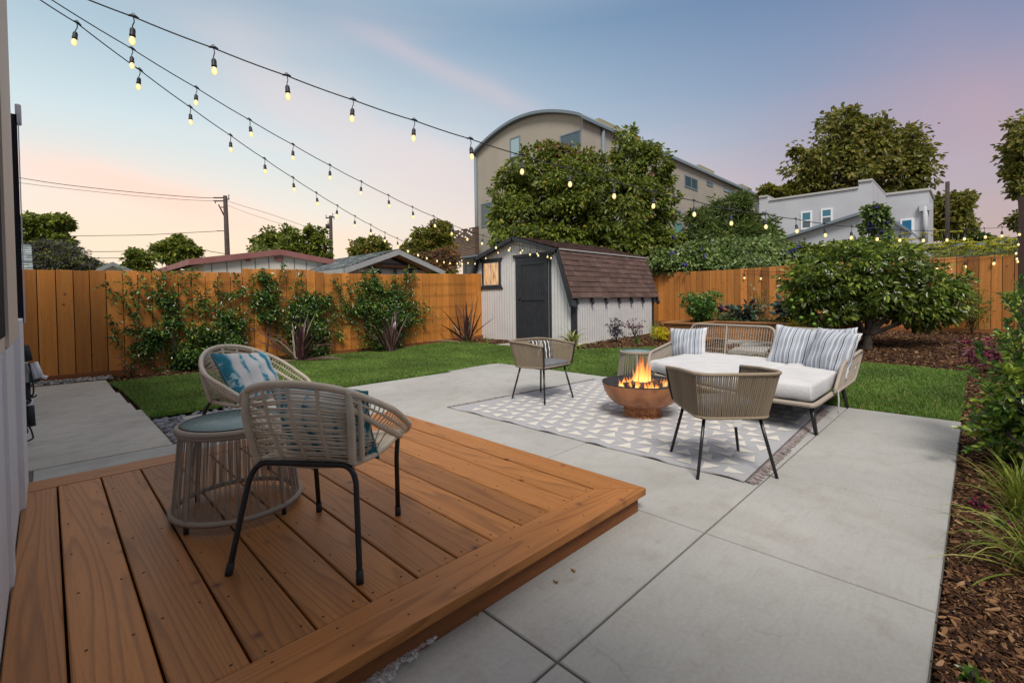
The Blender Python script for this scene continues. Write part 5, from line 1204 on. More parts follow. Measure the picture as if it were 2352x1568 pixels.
ed = [(i, 0) for i in range(nu)]+[(nu, j) for j in range(nv)]+[(i, nv) for i in range(nu, 0, -1)]+[(0, j) for j in range(nv, 0, -1)]; idx = [i*k+j for i, j in ed]
P2 = [P[i] for i in idx]+[Pb[i] for i in idx]; n_ = len(idx); m.add(P2, [(i, n_+i, n_+(i+1) % n_, (i+1) % n_) for i in range(n_)])
m.mi = 1; rr = random.Random(9); cw = .168; ni, nj = int(2.5/cw), int(3.0/cw)
for i in range(ni):
    for j in range(nj):
        cx_, cy2 = (i+.55+(.5 if j % 2 else 0)*0)*cw+.03, (j+.5+(.5 if i % 2 else 0))*cw+.02
        if cx_ > 2.50 or cy2 > 2.98: continue
        o_ = rr.choice([0, 1, 2, 3]); a = o_*math.pi/2+R(rr.uniform(-12, 12)); sz_ = .082
        tri = [(math.cos(a+q)*sz_*(1.12 if q == 0 else .95), math.sin(a+q)*sz_) for q in (0, R(128), R(-128))]
        pp = []
        for dx, dy in tri: u, v = (cx_+dx)/2.565, (cy2+dy)/3.07; p = rz(min(max(u, 0), 1), min(max(v, 0), 1)); pp.append(p+Vector((0, 0, .0098)))
        m.quad(*pp)
m.build('rug_field', [M['rug'], M['rugtri']], ru)
for v, sg, nm in ((0, -1, 0), (1, 1, 1)):
    m = MB(); n = 88
    for i in range(n):
        b_ = rz((i+.5)/n, v); w = rr.uniform(-.012, .012)
        for q in range(3):
            e = b_+Vector((w+rr.uniform(-.016, .016), sg*rr.uniform(.055, .085), 0)); e.z = .004; mid = b_.lerp(e, .5)+Vector((rr.uniform(-.01, .01), 0, .012 if b_.z < .02 else 0)); m.tube([b_+Vector((0, 0, .004)), mid, e], [.0035, .005, .003], 4)
    m.build('fringe', M['fringe'], ru)
# ============================================================ PLANTS
def unit(v): return v/np.maximum(np.linalg.norm(v, axis=-1, keepdims=True), 1e-9)
def leaves(m, C, D, L, W, droop=.15, mi=0, up_=None, fold=.25):
    """six-sided folded leaves: base C, direction D"""
    n = len(C); D = unit(D); R_ = nr.normal(0, 1, (n, 3)) if up_ is None else up_+nr.normal(0, .42, (n, 3))
    S = unit(np.cross(D, R_)); U = np.cross(S, D); L = np.broadcast_to(L, (n,))[:, None]; W = np.broadcast_to(W, (n,))[:, None]
    dn = np.array([0, 0, -1.0])*droop*L; f = U*W*fold
    b = C; l1 = C+D*L*.3-S*W*.42+f+dn*.1; l2 = C+D*L*.68-S*W*.36+f*.8+dn*.5; t = C+D*L+dn; r2 = C+D*L*.68+S*W*.36+f*.8+dn*.5; r1 = C+D*L*.3+S*W*.42+f+dn*.1
    V = np.stack([b, l1, l2, t, r2, r1], 1).reshape(-1, 3); i = np.arange(n)*6
    m.np(V, np.concatenate([np.stack([i, i+3, i+2, i+1], 1), np.stack([i, i+5, i+4, i+3], 1)]), mi)
def crown_pts(blobs, n, clump=.16, per=34, shell=(.45, 1.0), hang=0):
    """blobs: list of (centre, (rx,ry,rz)); leaf positions gathered in clumps"""
    vol = np.array([max(r[0]*r[1]*r[2], 1e-6)**.72 for _, r in blobs]); vol = vol/vol.sum(); Cs = []; Ds = []
    for (c, r), v in zip(blobs, vol):
        k = max(1, int(n*v/per)); d = unit(nr.normal(0, 1, (k, 3))); rad = nr.uniform(shell[0], shell[1], k)[:, None]**.6
        rad *= (1+.16*np.sin(d[:, :1]*5+c[0])+.12*np.sin(d[:, 1:2]*7+c[1]*3))
        cc = np.array(c)+d*rad*np.array(r); cc = np.repeat(cc, per, 0); dd = np.repeat(d, per, 0); s = clump*np.mean(r)
        off = nr.normal(0, 1, cc.shape)*s*np.array([1.1, 1.1, .62]); Cs.append(cc+off); Ds.append(dd*.6+unit(off)+nr.normal(0, .5, cc.shape)-np.array([0, 0, hang]))
    return np.concatenate(Cs), np.concatenate(Ds)
def pxblobs(bl, d, dz_=.8, frag=0):
    out = []
    if frag:
        bl2 = []
        for q in bl:
            for _ in range(frag):
                a = rnd.uniform(0, 6.3); rr_ = rnd.uniform(.25, .85); f = rnd.uniform(.28, .52); bl2.append((q[0]+math.cos(a)*rr_*q[2]*(1-f*.3), q[1]+math.sin(a)*rr_*q[3]*(1-f*.3), q[2]*f, q[3]*f*.85, rnd.uniform(-.7, .7)*q[2]*d/FP))
        bl = bl2
    for q in bl:
        px, py, rx, ry = q[:4]; dd = d+(q[4] if len(q) > 4 else rnd.uniform(-.3, .3)*rx*d/FP); s = dd/FP; out.append((tuple(dep(px, py, dd)), (rx*s, rx*s*dz_, ry*s)))
    return out
LS = .72; LN = 1.55; UPV = np.array([-.35, -.38, .55])
def limbs(m, base, blobs, r, fork=.35, jit=.1, each=1, hmin=None):
    base = Vector(base); top = sum((Vector(c) for c, _ in blobs), Vector())/len(blobs); hf = base.lerp(top, fork); hf = Vector((base.x*.75+hf.x*.25, base.y*.75+hf.y*.25, hf.z))
    m.tube(spline([base, base.lerp(hf, .5)+Vector((rnd.uniform(-1, 1), rnd.uniform(-1, 1), 0))*jit*r*4, hf], 4), [r*1.25]*2+[r]*3+[r*.85]*4, 8)
    for c, rr in blobs:
        c = Vector(c); mid = hf.lerp(c, .5)+Vector((rnd.uniform(-1, 1), rnd.uniform(-1, 1), rnd.uniform(0, 1)))*jit*(c-hf).length
        m.tube(spline([hf, mid, c], 4), [r*.6*(1-.75*i/8) for i in range(9)], 6)
        for _ in range(3*each):
            e = c+Vector((rnd.uniform(-1, 1)*rr[0], rnd.uniform(-1, 1)*rr[1], rnd.uniform(-.6, 1)*rr[2]))*.8; m.tube([mid.lerp(c, rnd.uniform(.2, .9)), e], [r*.2, r*.06], 5)
M['bark'] = mottled('tree_bark', (.07, .055, .045), (.13, .11, .095), 7, .95, .8, .02); M['bark_d'] = mottled('dark_bark', (.045, .035, .03), (.08, .065, .055), 10, .95, .8, .02)
M['lf_citrus'] = leafm('citrus_leaves', (.055, .10, .014), (.13, .20, .025), (.32, .38, .06), .18, .32, .3, .5)
M['lf_pear'] = leafm('mixed_green_leaves', (.075, .12, .014), (.17, .22, .03), (.30, .30, .045), .14, .45, .35)
M['lf_red'] = leafm('reddening_leaves', (.10, .13, .02), (.18, .15, .03), (.26, .09, .045), .22, .45, .35)
M['lf_dark'] = leafm('dark_evergreen_leaves', (.05, .09, .018), (.11, .165, .03), (.17, .19, .04), .10, .4, .25)
M['lf_syc'] = leafm('sycamore_leaves', (.10, .12, .02), (.20, .20, .035), (.30, .25, .06), .15, .5, .4)
M['lf_hedge'] = leafm('vine_hedge_leaves', (.08, .14, .03), (.17, .25, .07), (.30, .36, .14), .16, .4, .3)
M['lf_yel'] = leafm('yellow_green_leaves', (.09, .12, .014), (.22, .23, .03), (.28, .17, .04), .14, .5, .4)
M['lf_rust'] = leafm('rusty_leaves', (.08, .07, .02), (.22, .12, .05), (.30, .12, .06), .25, .5, .2)
M['lf_purp'] = leafm('purple_haze_leaves', (.05, .04, .06), (.09, .08, .10), (.08, .10, .025), .25, .7, .2)
M['lf_jas'] = leafm('jasmine_leaves', (.03, .085, .02), (.07, .16, .035), (.26, .36, .06), .2, .3, .3, .5)
M['lf_shrub'] = leafm('glossy_shrub_leaves', (.06, .14, .03), (.15, .26, .04), (.38, .48, .07), .28, .28, .35, .5)
M['flower_w'] = mat('white_blossom', (.75, .73, .66), .6); M['flower_p'] = mat('blue_violet_flower', (.07, .05, .35), .6); M['flower_m'] = mat('magenta_petals', (.42, .02, .15), .6)
M['flower_y'] = leafm('yellow_flowers', (.45, .38, .03), (.62, .55, .05), None, 0, .6, .2)
M['fen'] = leafm('fennel_umbels', (.36, .36, .04), (.58, .56, .07), None, 0, .7, .3); M['stalk'] = mat('green_stalks', (.12, .17, .06), .6)
def tree(name, label, base, bl, d, n, ls, lm, cat='tree', group=None, r=.15, fork=.4, clump=.16, per=34, asp=.5, extra=None, bark='bark', shell=(.45, 1.0), hang=.2, cname='crown', each=1, dz_=.8, frag=0):
    o = thing(name, label, cat, tuple(base), group); bb = pxblobs(bl, d, dz_); b0_ = bb; bb = bb+pxblobs(bl, d, dz_, frag) if frag else bb
    m = MB(); limbs(m, base, b0_, r*(.62 if frag else 1), fork, each=each); m.build('trunk', M[bark], o)
    m = MB(); C, D = crown_pts(bb, int(n*LN), clump*.8, max(12, int(per*.8)), shell, hang); L_ = nr.uniform(.7, 1.25, len(C))*ls*LS; mats = [M[lm]]
    if extra:       # (material, predicate) pairs recolour part of the leaves
        mats.append(M[extra[0]]); k = extra[1](C)
        leaves(m, C[~k], D[~k], L_[~k], L_[~k]*asp, up_=UPV); leaves(m, C[k], D[k], L_[k], L_[k]*asp, mi=1, up_=UPV)
    else: leaves(m, C, D, L_, L_*asp, up_=UPV)
    m.build(cname, mats, o); return o, bb
def gnd(px, d): p = dep(px, 690, d); return (p.x, p.y, .1)
# --- citrus
o, bb = tree('citrus_tree', 'rounded citrus tree with glossy dark leaves and small green fruit in the mulch bed', (11.45, 1.55, .13), [(1875, 650, 72, 60), (1955, 612, 78, 58), (2040, 622, 82, 58), (2118, 660, 84, 55), (1895, 706, 78, 42), (2005, 680, 95, 52), (2105, 704, 92, 40), (2178, 695, 42, 44), (1985, 578, 50, 26), (1850, 690, 40, 40)], 9.3, 11500, .155, 'lf_citrus', r=.085, fork=.22, clump=.14, per=30, asp=.46, bark='bark_d', hang=.15, each=2)
M['lime'] = mat('green_citrus_fruit', (.12, .22, .03), .4)
m = MB()
for px, py in ((1822, 707), (1866, 722), (1840, 730), (1905, 735), (1818, 690), (1870, 745)): m.lathe([(0, -.035), (.026, -.02), (.034, 0), (.026, .022), (0, .036)], 8, Matrix.Translation(dep(px, py, 8.0)))
M['lime'] and [m.build('fruit', M['lime'], o)]
m = MB(); k = 90; pts = [bb[rnd.randrange(len(bb))] for _ in range(k)]; C = np.array([np.array(c)+unit(nr.normal(0, 1, 3)-np.array([1.2, 1.2, 0]))*np.array(r)*1.05 for c, r in pts]); C = np.repeat(C, 5, 0)+nr.normal(0, .018, (k*5, 3)); leaves(m, C, nr.normal(0, 1, C.shape), .035, .02); m.build('blossom', M['flower_w'], o)
# --- big tree behind the shed
def redtop(C): s = C[:, 2]*.5+np.sin(C[:, 0]*1.3)*1.2+np.sin(C[:, 1]*1.7)*1.0; return (s+nr.normal(0, .6, len(C)) > 4.5)
tree('pear_tree', 'large leafy tree behind the shed with reddening leaves on its upper left', gnd(1340, 19), [(1235, 405, 75, 62), (1175, 440, 48, 62), (1325, 400, 62, 62), (1390, 420, 70, 62), (1450, 350, 50, 62), (1500, 400, 50, 70), (1195, 505, 80, 75), (1310, 480, 110, 95), (1430, 480, 100, 90), (1500, 480, 62, 75), (1250, 560, 120, 45), (1400, 560, 120, 50), (1500, 560, 50, 45), (1290, 352, 38, 32), (1255, 345, 24, 28)], 19, 30000, .25, 'lf_pear', r=.24, clump=.13, per=34, asp=.6, extra=('lf_red', redtop), hang=.5, frag=6)
tree('evergreen_tree', 'dark narrow-leaved evergreen tree right of the big tree by the apartment block', gnd(1680, 20), [(1680, 490, 58, 45), (1620, 530, 55, 45), (1735, 535, 52, 42), (1680, 555, 90, 45), (1770, 548, 32, 30), (1600, 510, 35, 28)], 20, 11000, .30, 'lf_dark', r=.18, clump=.15, asp=.24, hang=.2, frag=5)
tree('sycamore_tree', 'tall airy sycamore tree above the white stucco building', gnd(1990, 46), [(1930, 300, 55, 52), (1985, 340, 70, 60), (2070, 350, 62, 55), (1870, 370, 58, 48), (1930, 400, 80, 55), (2030, 410, 90, 55), (2105, 402, 46, 46), (1860, 415, 45, 40), (2118, 345, 26, 20), (1950, 262, 28, 18), (2000, 300, 40, 30), (1835, 350, 22, 16)], 46, 9500, .60, 'lf_syc', r=.5, clump=.2, per=24, asp=.75, hang=.3, each=1, frag=6)
tree('sycamore_tree', 'lower sycamore tree behind the stucco building, left of the bare sky', gnd(2190, 44), [(2195, 468, 32, 28), (2170, 510, 46, 34), (2218, 458, 20, 16), (2205, 515, 30, 28), (2165, 470, 22, 24)], 44, 3000, .60, 'lf_syc', r=.35, clump=.2, per=24, asp=.75, frag=6)
tree('street_tree', 'tree cut off by the right edge of the picture above the dark post', gnd(2375, 30), [(2365, 300, 48, 45), (2350, 360, 38, 45), (2370, 430, 45, 35), (2360, 500, 36, 20), (2342, 395, 26, 30)], 30, 4200, .42, 'lf_syc', r=.25, clump=.2, per=24, asp=.75, frag=6)
tree('yellowing_tree', 'small yellowing treetop just left of the stucco building', gnd(1785, 46), [(1765, 442, 24, 14), (1800, 450, 30, 16), (1822, 440, 24, 20)], 46, 1500, .6, 'lf_yel', r=.2, per=20, asp=.7)
tree('leafy_tree', 'dense green tree at the far left edge above the fence', gnd(80, 28), [(85, 520, 40, 28), (120, 515, 35, 22), (140, 508, 26, 12), (80, 555, 45, 25), (125, 550, 36, 22), (50, 535, 40, 40)], 28, 6000, .36, 'lf_pear', r=.2, per=26, asp=.6, frag=5)
tree('flowering_tree', 'wide purplish twiggy tree beneath the dense green one at far left', gnd(150, 24), [(110, 585, 60, 30), (160, 600, 50, 26), (200, 612, 32, 18), (90, 615, 60, 20), (230, 620, 20, 10), (145, 572, 30, 14)], 24, 9000, .22, 'lf_purp', r=.12, per=26, asp=.4, extra=('lf_pear', lambda C: nr.random(len(C)) < .28), each=4)
tree('round_tree', 'small round-headed tree between the tiny gable and the red roof', gnd(400, 30), [(395, 570, 30, 18), (430, 580, 32, 18), (415, 555, 24, 12), (375, 578, 24, 14), (410, 592, 40, 12)], 30, 3400, .32, 'lf_pear', r=.14, per=24, asp=.6, frag=5)
tree('sapling', 'thin open sapling just right of the tiny grey gable', gnd(318, 26), [(315, 585, 20, 12), (335, 600, 18, 12), (310, 607, 22, 12), (330, 618, 22, 8)], 26, 1100, .28, 'lf_pear', r=.06, per=20, asp=.6, frag=5)
tree('broad_tree', 'broad green tree behind the red-trimmed roof', gnd(645, 34), [(620, 555, 32, 22), (650, 545, 36, 22), (675, 560, 26, 22), (610, 575, 26, 18), (650, 575, 50, 16)], 34, 3800, .36, 'lf_pear', r=.18, per=24, asp=.6, frag=5)
tree('upright_tree', 'narrow upright tree between the broad tree and the second utility pole', gnd(722, 34), [(715, 545, 16, 26), (735, 560, 20, 22), (710, 575, 24, 18), (735, 585, 26, 10), (740, 535, 8, 14)], 34, 2400, .34, 'lf_pear', r=.12, per=24, asp=.6, frag=5)
tree('bushy_tree', 'olive green bushy treetop right of the second utility pole', gnd(845, 32), [(830, 565, 24, 18), (860, 560, 30, 17), (845, 580, 42, 12), (884, 575, 16, 12)], 32, 2400, .34, 'lf_yel', r=.14, per=24, asp=.6, frag=5)
tree('golden_tree', 'tall golden green tree left of the slatted balcony', gnd(990, 28), [(1010, 540, 30, 30), (985, 555, 38, 32), (950, 575, 28, 25), (1025, 570, 26, 32), (990, 590, 50, 26)], 28, 6500, .32, 'lf_yel', r=.18, per=26, asp=.6, frag=5)
tree('flowering_shrub', 'rusty orange shrub under the slatted balcony', gnd(1005, 22), [(985, 600, 36, 22), (1025, 595, 34, 24), (1000, 620, 50, 18)], 22, 5200, .2, 'lf_rust', 'shrub', r=.08, per=26, asp=.5, extra=('lf_pear', lambda C: C[:, 2] < 2.6))
tree('conifer_tree', 'distant dark treetops on the skyline at right', gnd(2240, 70), [(2215, 540, 20, 14), (2240, 546, 26, 12), (2232, 525, 8, 12), (2270, 552, 20, 8)], 70, 1500, .7, 'lf_dark', r=.2, per=24, asp=.5)
# --- vine hedge above the right fence, with violet flowers
def mass(name, label, bl, d, n, ls, lm, cat, flw=None, nf=0, asp=.75, cname='foliage', group=None, hang=.6, shell=(.5, 1), dz_=.8, clump=.14, base=None):
    bb = pxblobs(bl, d, dz_); b0 = base or (bb[0][0][0], bb[0][0][1], .2)
    o = thing(name, label, cat, b0, group); m = MB(); C, D = crown_pts(bb, int(n*1.3), clump, 18, shell, hang); L_ = nr.uniform(.7, 1.25, len(C))*ls*.82; leaves(m, C, D, L_, L_*asp, up_=UPV); m.build(cname, M[lm], o)
    m = MB()
    for c, r in bb:
        b1 = Vector((c[0]+rnd.uniform(-.2, .2)*r[0], c[1]+rnd.uniform(-.2, .2)*r[1], max(.05, min(b0[2], c[2]-r[2])))); m.tube(spline([b1, b1.lerp(Vector(c), .6)+Vector((rnd.uniform(-.1, .1)*r[0], rnd.uniform(-.1, .1)*r[1], 0)), c], 3), [.035*d/16, .025*d/16, .02*d/16]+[.012*d/16]*4, 5)
    m.build('stem', M['bark_d'], o)
    if flw:
        k = nf; q = [bb[rnd.randrange(len(bb))] for _ in range(k)]; C = np.array([np.array(c)+unit(nr.normal(0, .7, 3)-np.array([1.1, 1.1, -.5]))*np.array(r)*1.08 for c, r in q]); C = np.repeat(C, 6, 0); m = MB(); leaves(m, C, nr.normal(0, 1, C.shape)-np.array([.5, .5, 0]), ls*.55, ls*.5, 0); m.build('flower', M[flw], o)
    return o
mass('climbing_vine', 'morning glory vine mounded along the top of the brown fence beside the shed', [(1540, 600, 50, 26), (1610, 590, 55, 32), (1680, 585, 60, 36), (1750, 585, 60, 36), (1800, 590, 45, 26), (1580, 612, 70, 16), (1700, 606, 90, 18)], 17.2, 17000, .15, 'lf_hedge', 'vine', 'flower_p', 16, base=(17, 8, .3))
mass('climbing_vine', 'darker vine draped over the fence between the pale hedge and the citrus tree', [(1840, 590, 50, 26), (1900, 585, 55, 24), (1960, 580, 55, 24), (2030, 580, 40, 22), (1830, 575, 30, 16)], 17.4, 8500, .15, 'lf_pear', 'vine', 'flower_p', 8, base=(17, 3, .3))
mass('climbing_vine', 'vine with violet flowers towering over the garage roof above the citrus tree', [(2010, 490, 26, 18), (2020, 515, 24, 18), (1995, 520, 18, 14), (2030, 545, 20, 18), (2010, 560, 24, 16)], 18.5, 3400, .17, 'lf_hedge', 'vine', 'flower_p', 26, base=(18.3, 2.2, .3))
mass('leafy_shrub', 'tangle of dark shrubs between the shed roof and the big tree', [(1450, 575, 60, 30), (1500, 590, 50, 30), (1530, 560, 35, 32), (1180, 560, 50, 25)], 18.4, 8500, .19, 'lf_pear', 'shrub', 'flower_p', 6, base=(16.9, 9.6, .3))
# --- fennel in flower behind the right fence
fe = thing('fennel_patch', 'yellow-flowered fennel rising behind the right end of the brown fence', 'plant', (17.2, .3, .3))
ms, mf = MB(), MB(); rr = random.Random(5); Cs = []
for i in range(210):
    px = rr.uniform(2040, 2345); py = rr.uniform(548, 596) if px > 2120 or rr.random() < .4 else rr.uniform(560, 592)
    if rr.random() < .1: py -= 18
    c = dep(px, py, rr.uniform(12.2, 13.8)+(2350-px)/150); b = Vector((c.x+rr.uniform(-.15, .15), c.y+rr.uniform(-.3, .3), .9))
    ms.tube([b, b.lerp(c, .6)+Vector((rr.uniform(-.03, .03), rr.uniform(-.03, .03), 0)), c-Vector((0, 0, .06))], [.008, .006, .004], 4); Rr = rr.uniform(.06, .13)
    for k in range(13):
        a = rr.uniform(0, 6.3); q = Rr*math.sqrt(rr.random()); e = c+Vector((q*math.cos(a), q*math.sin(a), .02-q*q*1.6)); ms.tube([c-Vector((0, 0, .06)), e], .002, 3, cap=False); Cs += [tuple(e+Vector((rr.gauss(0, .012), rr.gauss(0, .012), rr.gauss(0, .003)))) for _ in range(6)]
Cs = np.array(Cs); leaves(mf, Cs, nr.normal(0, 1, Cs.shape)*np.array([1, 1, .25]), .042, .036); ms.build('stalk', M['stalk'], fe); mf.build('umbel', M['fen'], fe)
m = MB(); C = np.array([tuple(dep(rr.uniform(2045, 2340), rr.uniform(570, 602), rr.uniform(12.6, 13.8))) for _ in range(900)]); leaves(m, C, nr.normal(0, 1, C.shape), .10, .012); m.build('frond', M['lf_hedge'], fe)
# ------------------------------------------------ jasmine on the left fence
def vine(label, stems, blobs, loc, flowers=26):
    o = thing('jasmine_vine', label, 'vine', loc, 'jasmine vines on the orange fence'); m = MB(); Cs = []; Ds = []
    for F, pl, den in stems:
        P = [onY(*F(*p), YF-.05) for p in pl]; S = spline(P, 5); m.tube(S, [.006*(1-.6*i/len(S)) for i in range(len(S))], 5)
        Lt = sum((b-a).length for a, b in zip(S, S[1:])); k = int(Lt*den)
        for p in resamp(S, max(k, 3)):
            for _ in range(2): Cs.append((p.x+rnd.gauss(0, .028), p.y-abs(rnd.gauss(0, .03)), p.z+rnd.gauss(0, .028))); Ds.append((rnd.gauss(0, 1), -rnd.random(), rnd.gauss(0, .8)))
            if rnd.random() < .35:      # short side shoot
                a = rnd.uniform(0, 6.3)
                for t in range(6): Cs.append((p.x+math.cos(a)*.03*t, p.y-.02-.008*t, p.z+math.sin(a)*.03*t)); Ds.append((rnd.gauss(math.cos(a), 1), -.5, rnd.gauss(math.sin(a), 1)))
    for F, x, y, rx, ry, n, dpt in blobs:
        c = onY(*F(x, y), YF-.05); q = onY(*F(x+rx, y), YF-.05); q2 = onY(*F(x, y+ry), YF-.05); RX, RZ_ = abs(q.x-c.x), abs(q2.z-c.z)
        for _ in range(int(n/6)):
            u, v = rnd.gauss(0, .6), rnd.gauss(0, .55); cc = (c.x+u*RX, YF-.06-dpt*rnd.random()*max(.15, 1-u*u-v*v), c.z+v*RZ_)
            for _ in range(9): Cs.append((cc[0]+rnd.gauss(0, .05), min(cc[1]+rnd.gauss(0, .035), YF-.02), max(.02, cc[2]+rnd.gauss(0, .045)))); Ds.append((rnd.gauss(0, 1), -.9+rnd.gauss(0, .5), rnd.gauss(-.1, .8)))
        b = Vector((c.x, YF-.1, tz(c.x))); m.tube(spline([b, (c.x+.05, YF-.15, c.z*.5), (c.x, YF-.08, c.z)], 4), .008, 5)
    m.build('stem', M['bark_d'], o); m = MB(); C = np.array(Cs); L_ = nr.uniform(.7, 1.2, len(C))*.068; leaves(m, C, np.array(Ds), L_, L_*.52); m.build('foliage', M['lf_jas'], o)
    m = MB(); ii = nr.integers(0, len(C), flowers); CC = np.repeat(C[ii]-np.array([0, .04, 0]), 5, 0); leaves(m, CC, nr.normal(0, 1, CC.shape)-np.array([0, 1, 0]), .022, .014); m.build('flower', M['flower_w'], o)
F4, F5 = C4p, C5p; F0 = lambda x, y: ((x/2.94)/1.3061, (1000+y/2.94)/1.3061)
vine('sparsest jasmine vine, spreading along the wires at the left end of the orange fence',
 [(F4, [(1480, 1567), (1400, 1500), (1300, 1450), (1210, 1440), (1190, 1380), (1150, 1290), (1130, 1230), (1080, 1160), (980, 1110), (920, 1010)], 34), (F4, [(1180, 1340), (1210, 1250), (1200, 1160), (1160, 1060), (1110, 940)], 22), (F4, [(1420, 1370), (1330, 1310), (1230, 1150), (1210, 1060), (1270, 930)], 20), (F4, [(1260, 1030), (1320, 1120), (1390, 1100), (1370, 960)], 40), (F4, [(1390, 1100), (1400, 1190), (1470, 1210), (1500, 1160), (1580, 1130)], 50), (F4, [(1450, 1060), (1420, 900)], 28), (F4, [(1640, 1120), (1590, 1060), (1590, 920)], 30), (F4, [(1640, 1130), (1680, 1050), (1690, 890)], 34), (F4, [(1660, 1440), (1600, 1380), (1540, 1320), (1460, 1340), (1470, 1290), (1470, 1210)], 50), (F4, [(1560, 1290), (1640, 1240), (1760, 1290), (1860, 1270), (1880, 1190)], 44), (F4, [(1700, 1250), (1760, 1190), (1740, 1120)], 44), (F4, [(1780, 1240), (1830, 1130)], 40), (F4, [(1050, 1567), (1010, 1500), (990, 1420), (960, 1310)], 38), (F4, [(1090, 1430), (1200, 1460), (1300, 1450)], 34), (F4, [(1960, 1140), (1910, 1120), (1890, 1020), (1940, 960)], 26), (F0, [(1180, 110), (1130, 170), (1200, 230), (1300, 260), (1370, 300)], 34), (F4, [(1960, 1200), (1980, 1110), (2060, 1130), (2160, 1070)], 54), (F4, [(2060, 1060), (2080, 960)], 28)],
 [(F4, 1480, 1180, 60, 60, 160, .08), (F4, 1400, 1480, 110, 60, 330, .12), (F4, 1850, 1450, 170, 100, 700, .22), (F0, 1650, 200, 140, 110, 1000, .3), (F0, 1280, 120, 90, 60, 260, .12), (F4, 2030, 1540, 120, 60, 420, .25), (F4, 1500, 1380, 60, 40, 110, .08), (F4, 1990, 1330, 70, 70, 220, .14)], (2.2, YF-.1, 0), 30)
vine('bushy jasmine vine in the middle of the orange fence, behind two bronze flax plants',
 [(F5, [(290, 700), (360, 740), (420, 700), (420, 580)], 40), (F5, [(120, 740), (170, 800), (240, 830)], 60), (F5, [(370, 960), (330, 860), (290, 750), (210, 640)], 64), (F5, [(560, 860), (540, 780), (590, 740), (605, 650)], 40), (F5, [(20, 860), (100, 780)], 30), (F5, [(40, 960), (110, 990), (180, 880)], 40), (F5, [(850, 1040), (760, 1080), (700, 1100)], 44), (F5, [(910, 1170), (800, 1200), (700, 1200)], 44), (F5, [(770, 950), (860, 850)], 60), (F5, [(430, 1000), (370, 900), (420, 800)], 44), (F5, [(80, 1040), (20, 1000)], 30), (F5, [(620, 880), (700, 820), (790, 830)], 40)],
 [(F5, 640, 900, 110, 80, 500, .15), (F5, 600, 1010, 150, 90, 850, .25), (F5, 640, 1150, 180, 110, 1300, .4), (F5, 640, 1310, 140, 80, 900, .45), (F5, 270, 1020, 70, 70, 260, .15), (F5, 260, 690, 60, 50, 160, .08), (F5, 270, 870, 90, 60, 260, .1), (F5, 820, 900, 30, 50, 90, .08), (F5, 60, 1110, 60, 50, 160, .15)], (4.6, YF-.1, 0), 60)
vine('dense jasmine vine nearest the shed on the orange fence, narrow at the foot',
 [(F5, [(985, 940), (960, 880), (930, 780), (880, 690)], 50), (F5, [(1040, 840), (1010, 780), (1000, 680)], 36), (F5, [(1200, 850), (1160, 760), (1140, 630)], 50), (F5, [(1300, 800), (1250, 700), (1220, 600)], 54), (F5, [(1480, 850), (1440, 760), (1410, 660)], 50), (F5, [(1470, 760), (1520, 720), (1510, 610)], 54), (F5, [(1530, 740), (1590, 650)], 44), (F5, [(1200, 900), (1130, 870), (1080, 760)], 70), (F5, [(1560, 860), (1560, 780)], 60), (F5, [(1480, 940), (1550, 900), (1620, 960)], 44), (F5, [(900, 1000), (980, 1050), (1050, 1030)], 44), (F5, [(1340, 860), (1400, 720)], 40)],
 [(F5, 1230, 770, 110, 90, 420, .12), (F5, 1420, 830, 90, 60, 300, .12), (F5, 1300, 950, 260, 90, 1200, .2), (F5, 1380, 1050, 220, 90, 1100, .3), (F5, 1330, 1190, 150, 90, 900, .35), (F5, 1330, 1270, 120, 50, 420, .35), (F5, 1090, 960, 90, 50, 240, .12)], (6.8, YF-.1, 0), 40)
# ------------------------------------------------ strap-leaved plants
def straps(m, loc, n, L_, w, spread=.9, droop=.6, seg=7, flat=.18, lean0=0, rr=rnd, az=None, stiff=.0):
    x, y, z = loc
    for _ in range(n):
        a = rr.uniform(0, 2*math.pi) if az is None else rr.gauss(*az); l = L_*rr.uniform(.55, 1.08); e = R(90)-abs(rr.gauss(0, 1))*spread*.75-lean0; e = max(e, R(12)); k = droop*rr.uniform(.4, 1.3)*(.4 if rr.random() < stiff else 1)
        p = Vector((x+rr.gauss(0, .03)*L_*1.5, y+rr.gauss(0, .03)*L_*1.5, z)); q = []; ww = w*rr.uniform(.7, 1.15)
        for i in range(seg+1): q.append(p.copy()); p = p+Vector((math.cos(a)*math.cos(e), math.sin(a)*math.cos(e), math.sin(e)))*(l/seg); e -= k*l/seg*(1+i*.35)
        s = Vector((-math.sin(a), math.cos(a), 0)); tw = rr.uniform(-.8, .8); s = (s*math.cos(tw)+Vector((0, 0, math.sin(tw)))).normalized(); P = []; F = []
        for i, c in enumerate(q):
            t = i/seg; h = ww/2*(.55+.9*t if t < .45 else max(.04, (1-t)/.58)**.75); P += [c-s*h, c+Vector((0, 0, -h*flat)), c+s*h]
        for i in range(seg): b = i*3; F += [(b, b+1, b+4, b+3), (b+1, b+2, b+5, b+4)]
        m.add(P, F, None, True)
M['flax'] = leafm('bronze_flax', (.06, .028, .035), (.14, .065, .07), (.24, .18, .12), .16, .35, .15, .5); M['ygrass'] = leafm('variegated_grass', (.16, .22, .04), (.40, .42, .10), (.55, .54, .25), .2, .5, .3); M['ggrass'] = leafm('green_tuft', (.07, .15, .03), (.13, .25, .05), None, 0, .5, .3); M['lime_g'] = leafm('lime_grass', (.16, .24, .03), (.33, .40, .06), (.45, .46, .10), .15, .4, .35)
def strap_plant(name, label, p, cat, n, L_, w, mt, group=None, **k):
    o = thing(name, label, cat, tuple(p), group); m = MB(); straps(m, p, n, L_, w, **k); m.build('leaves', M[mt], o); return o
gf = 'bronze flax plants along the orange fence'
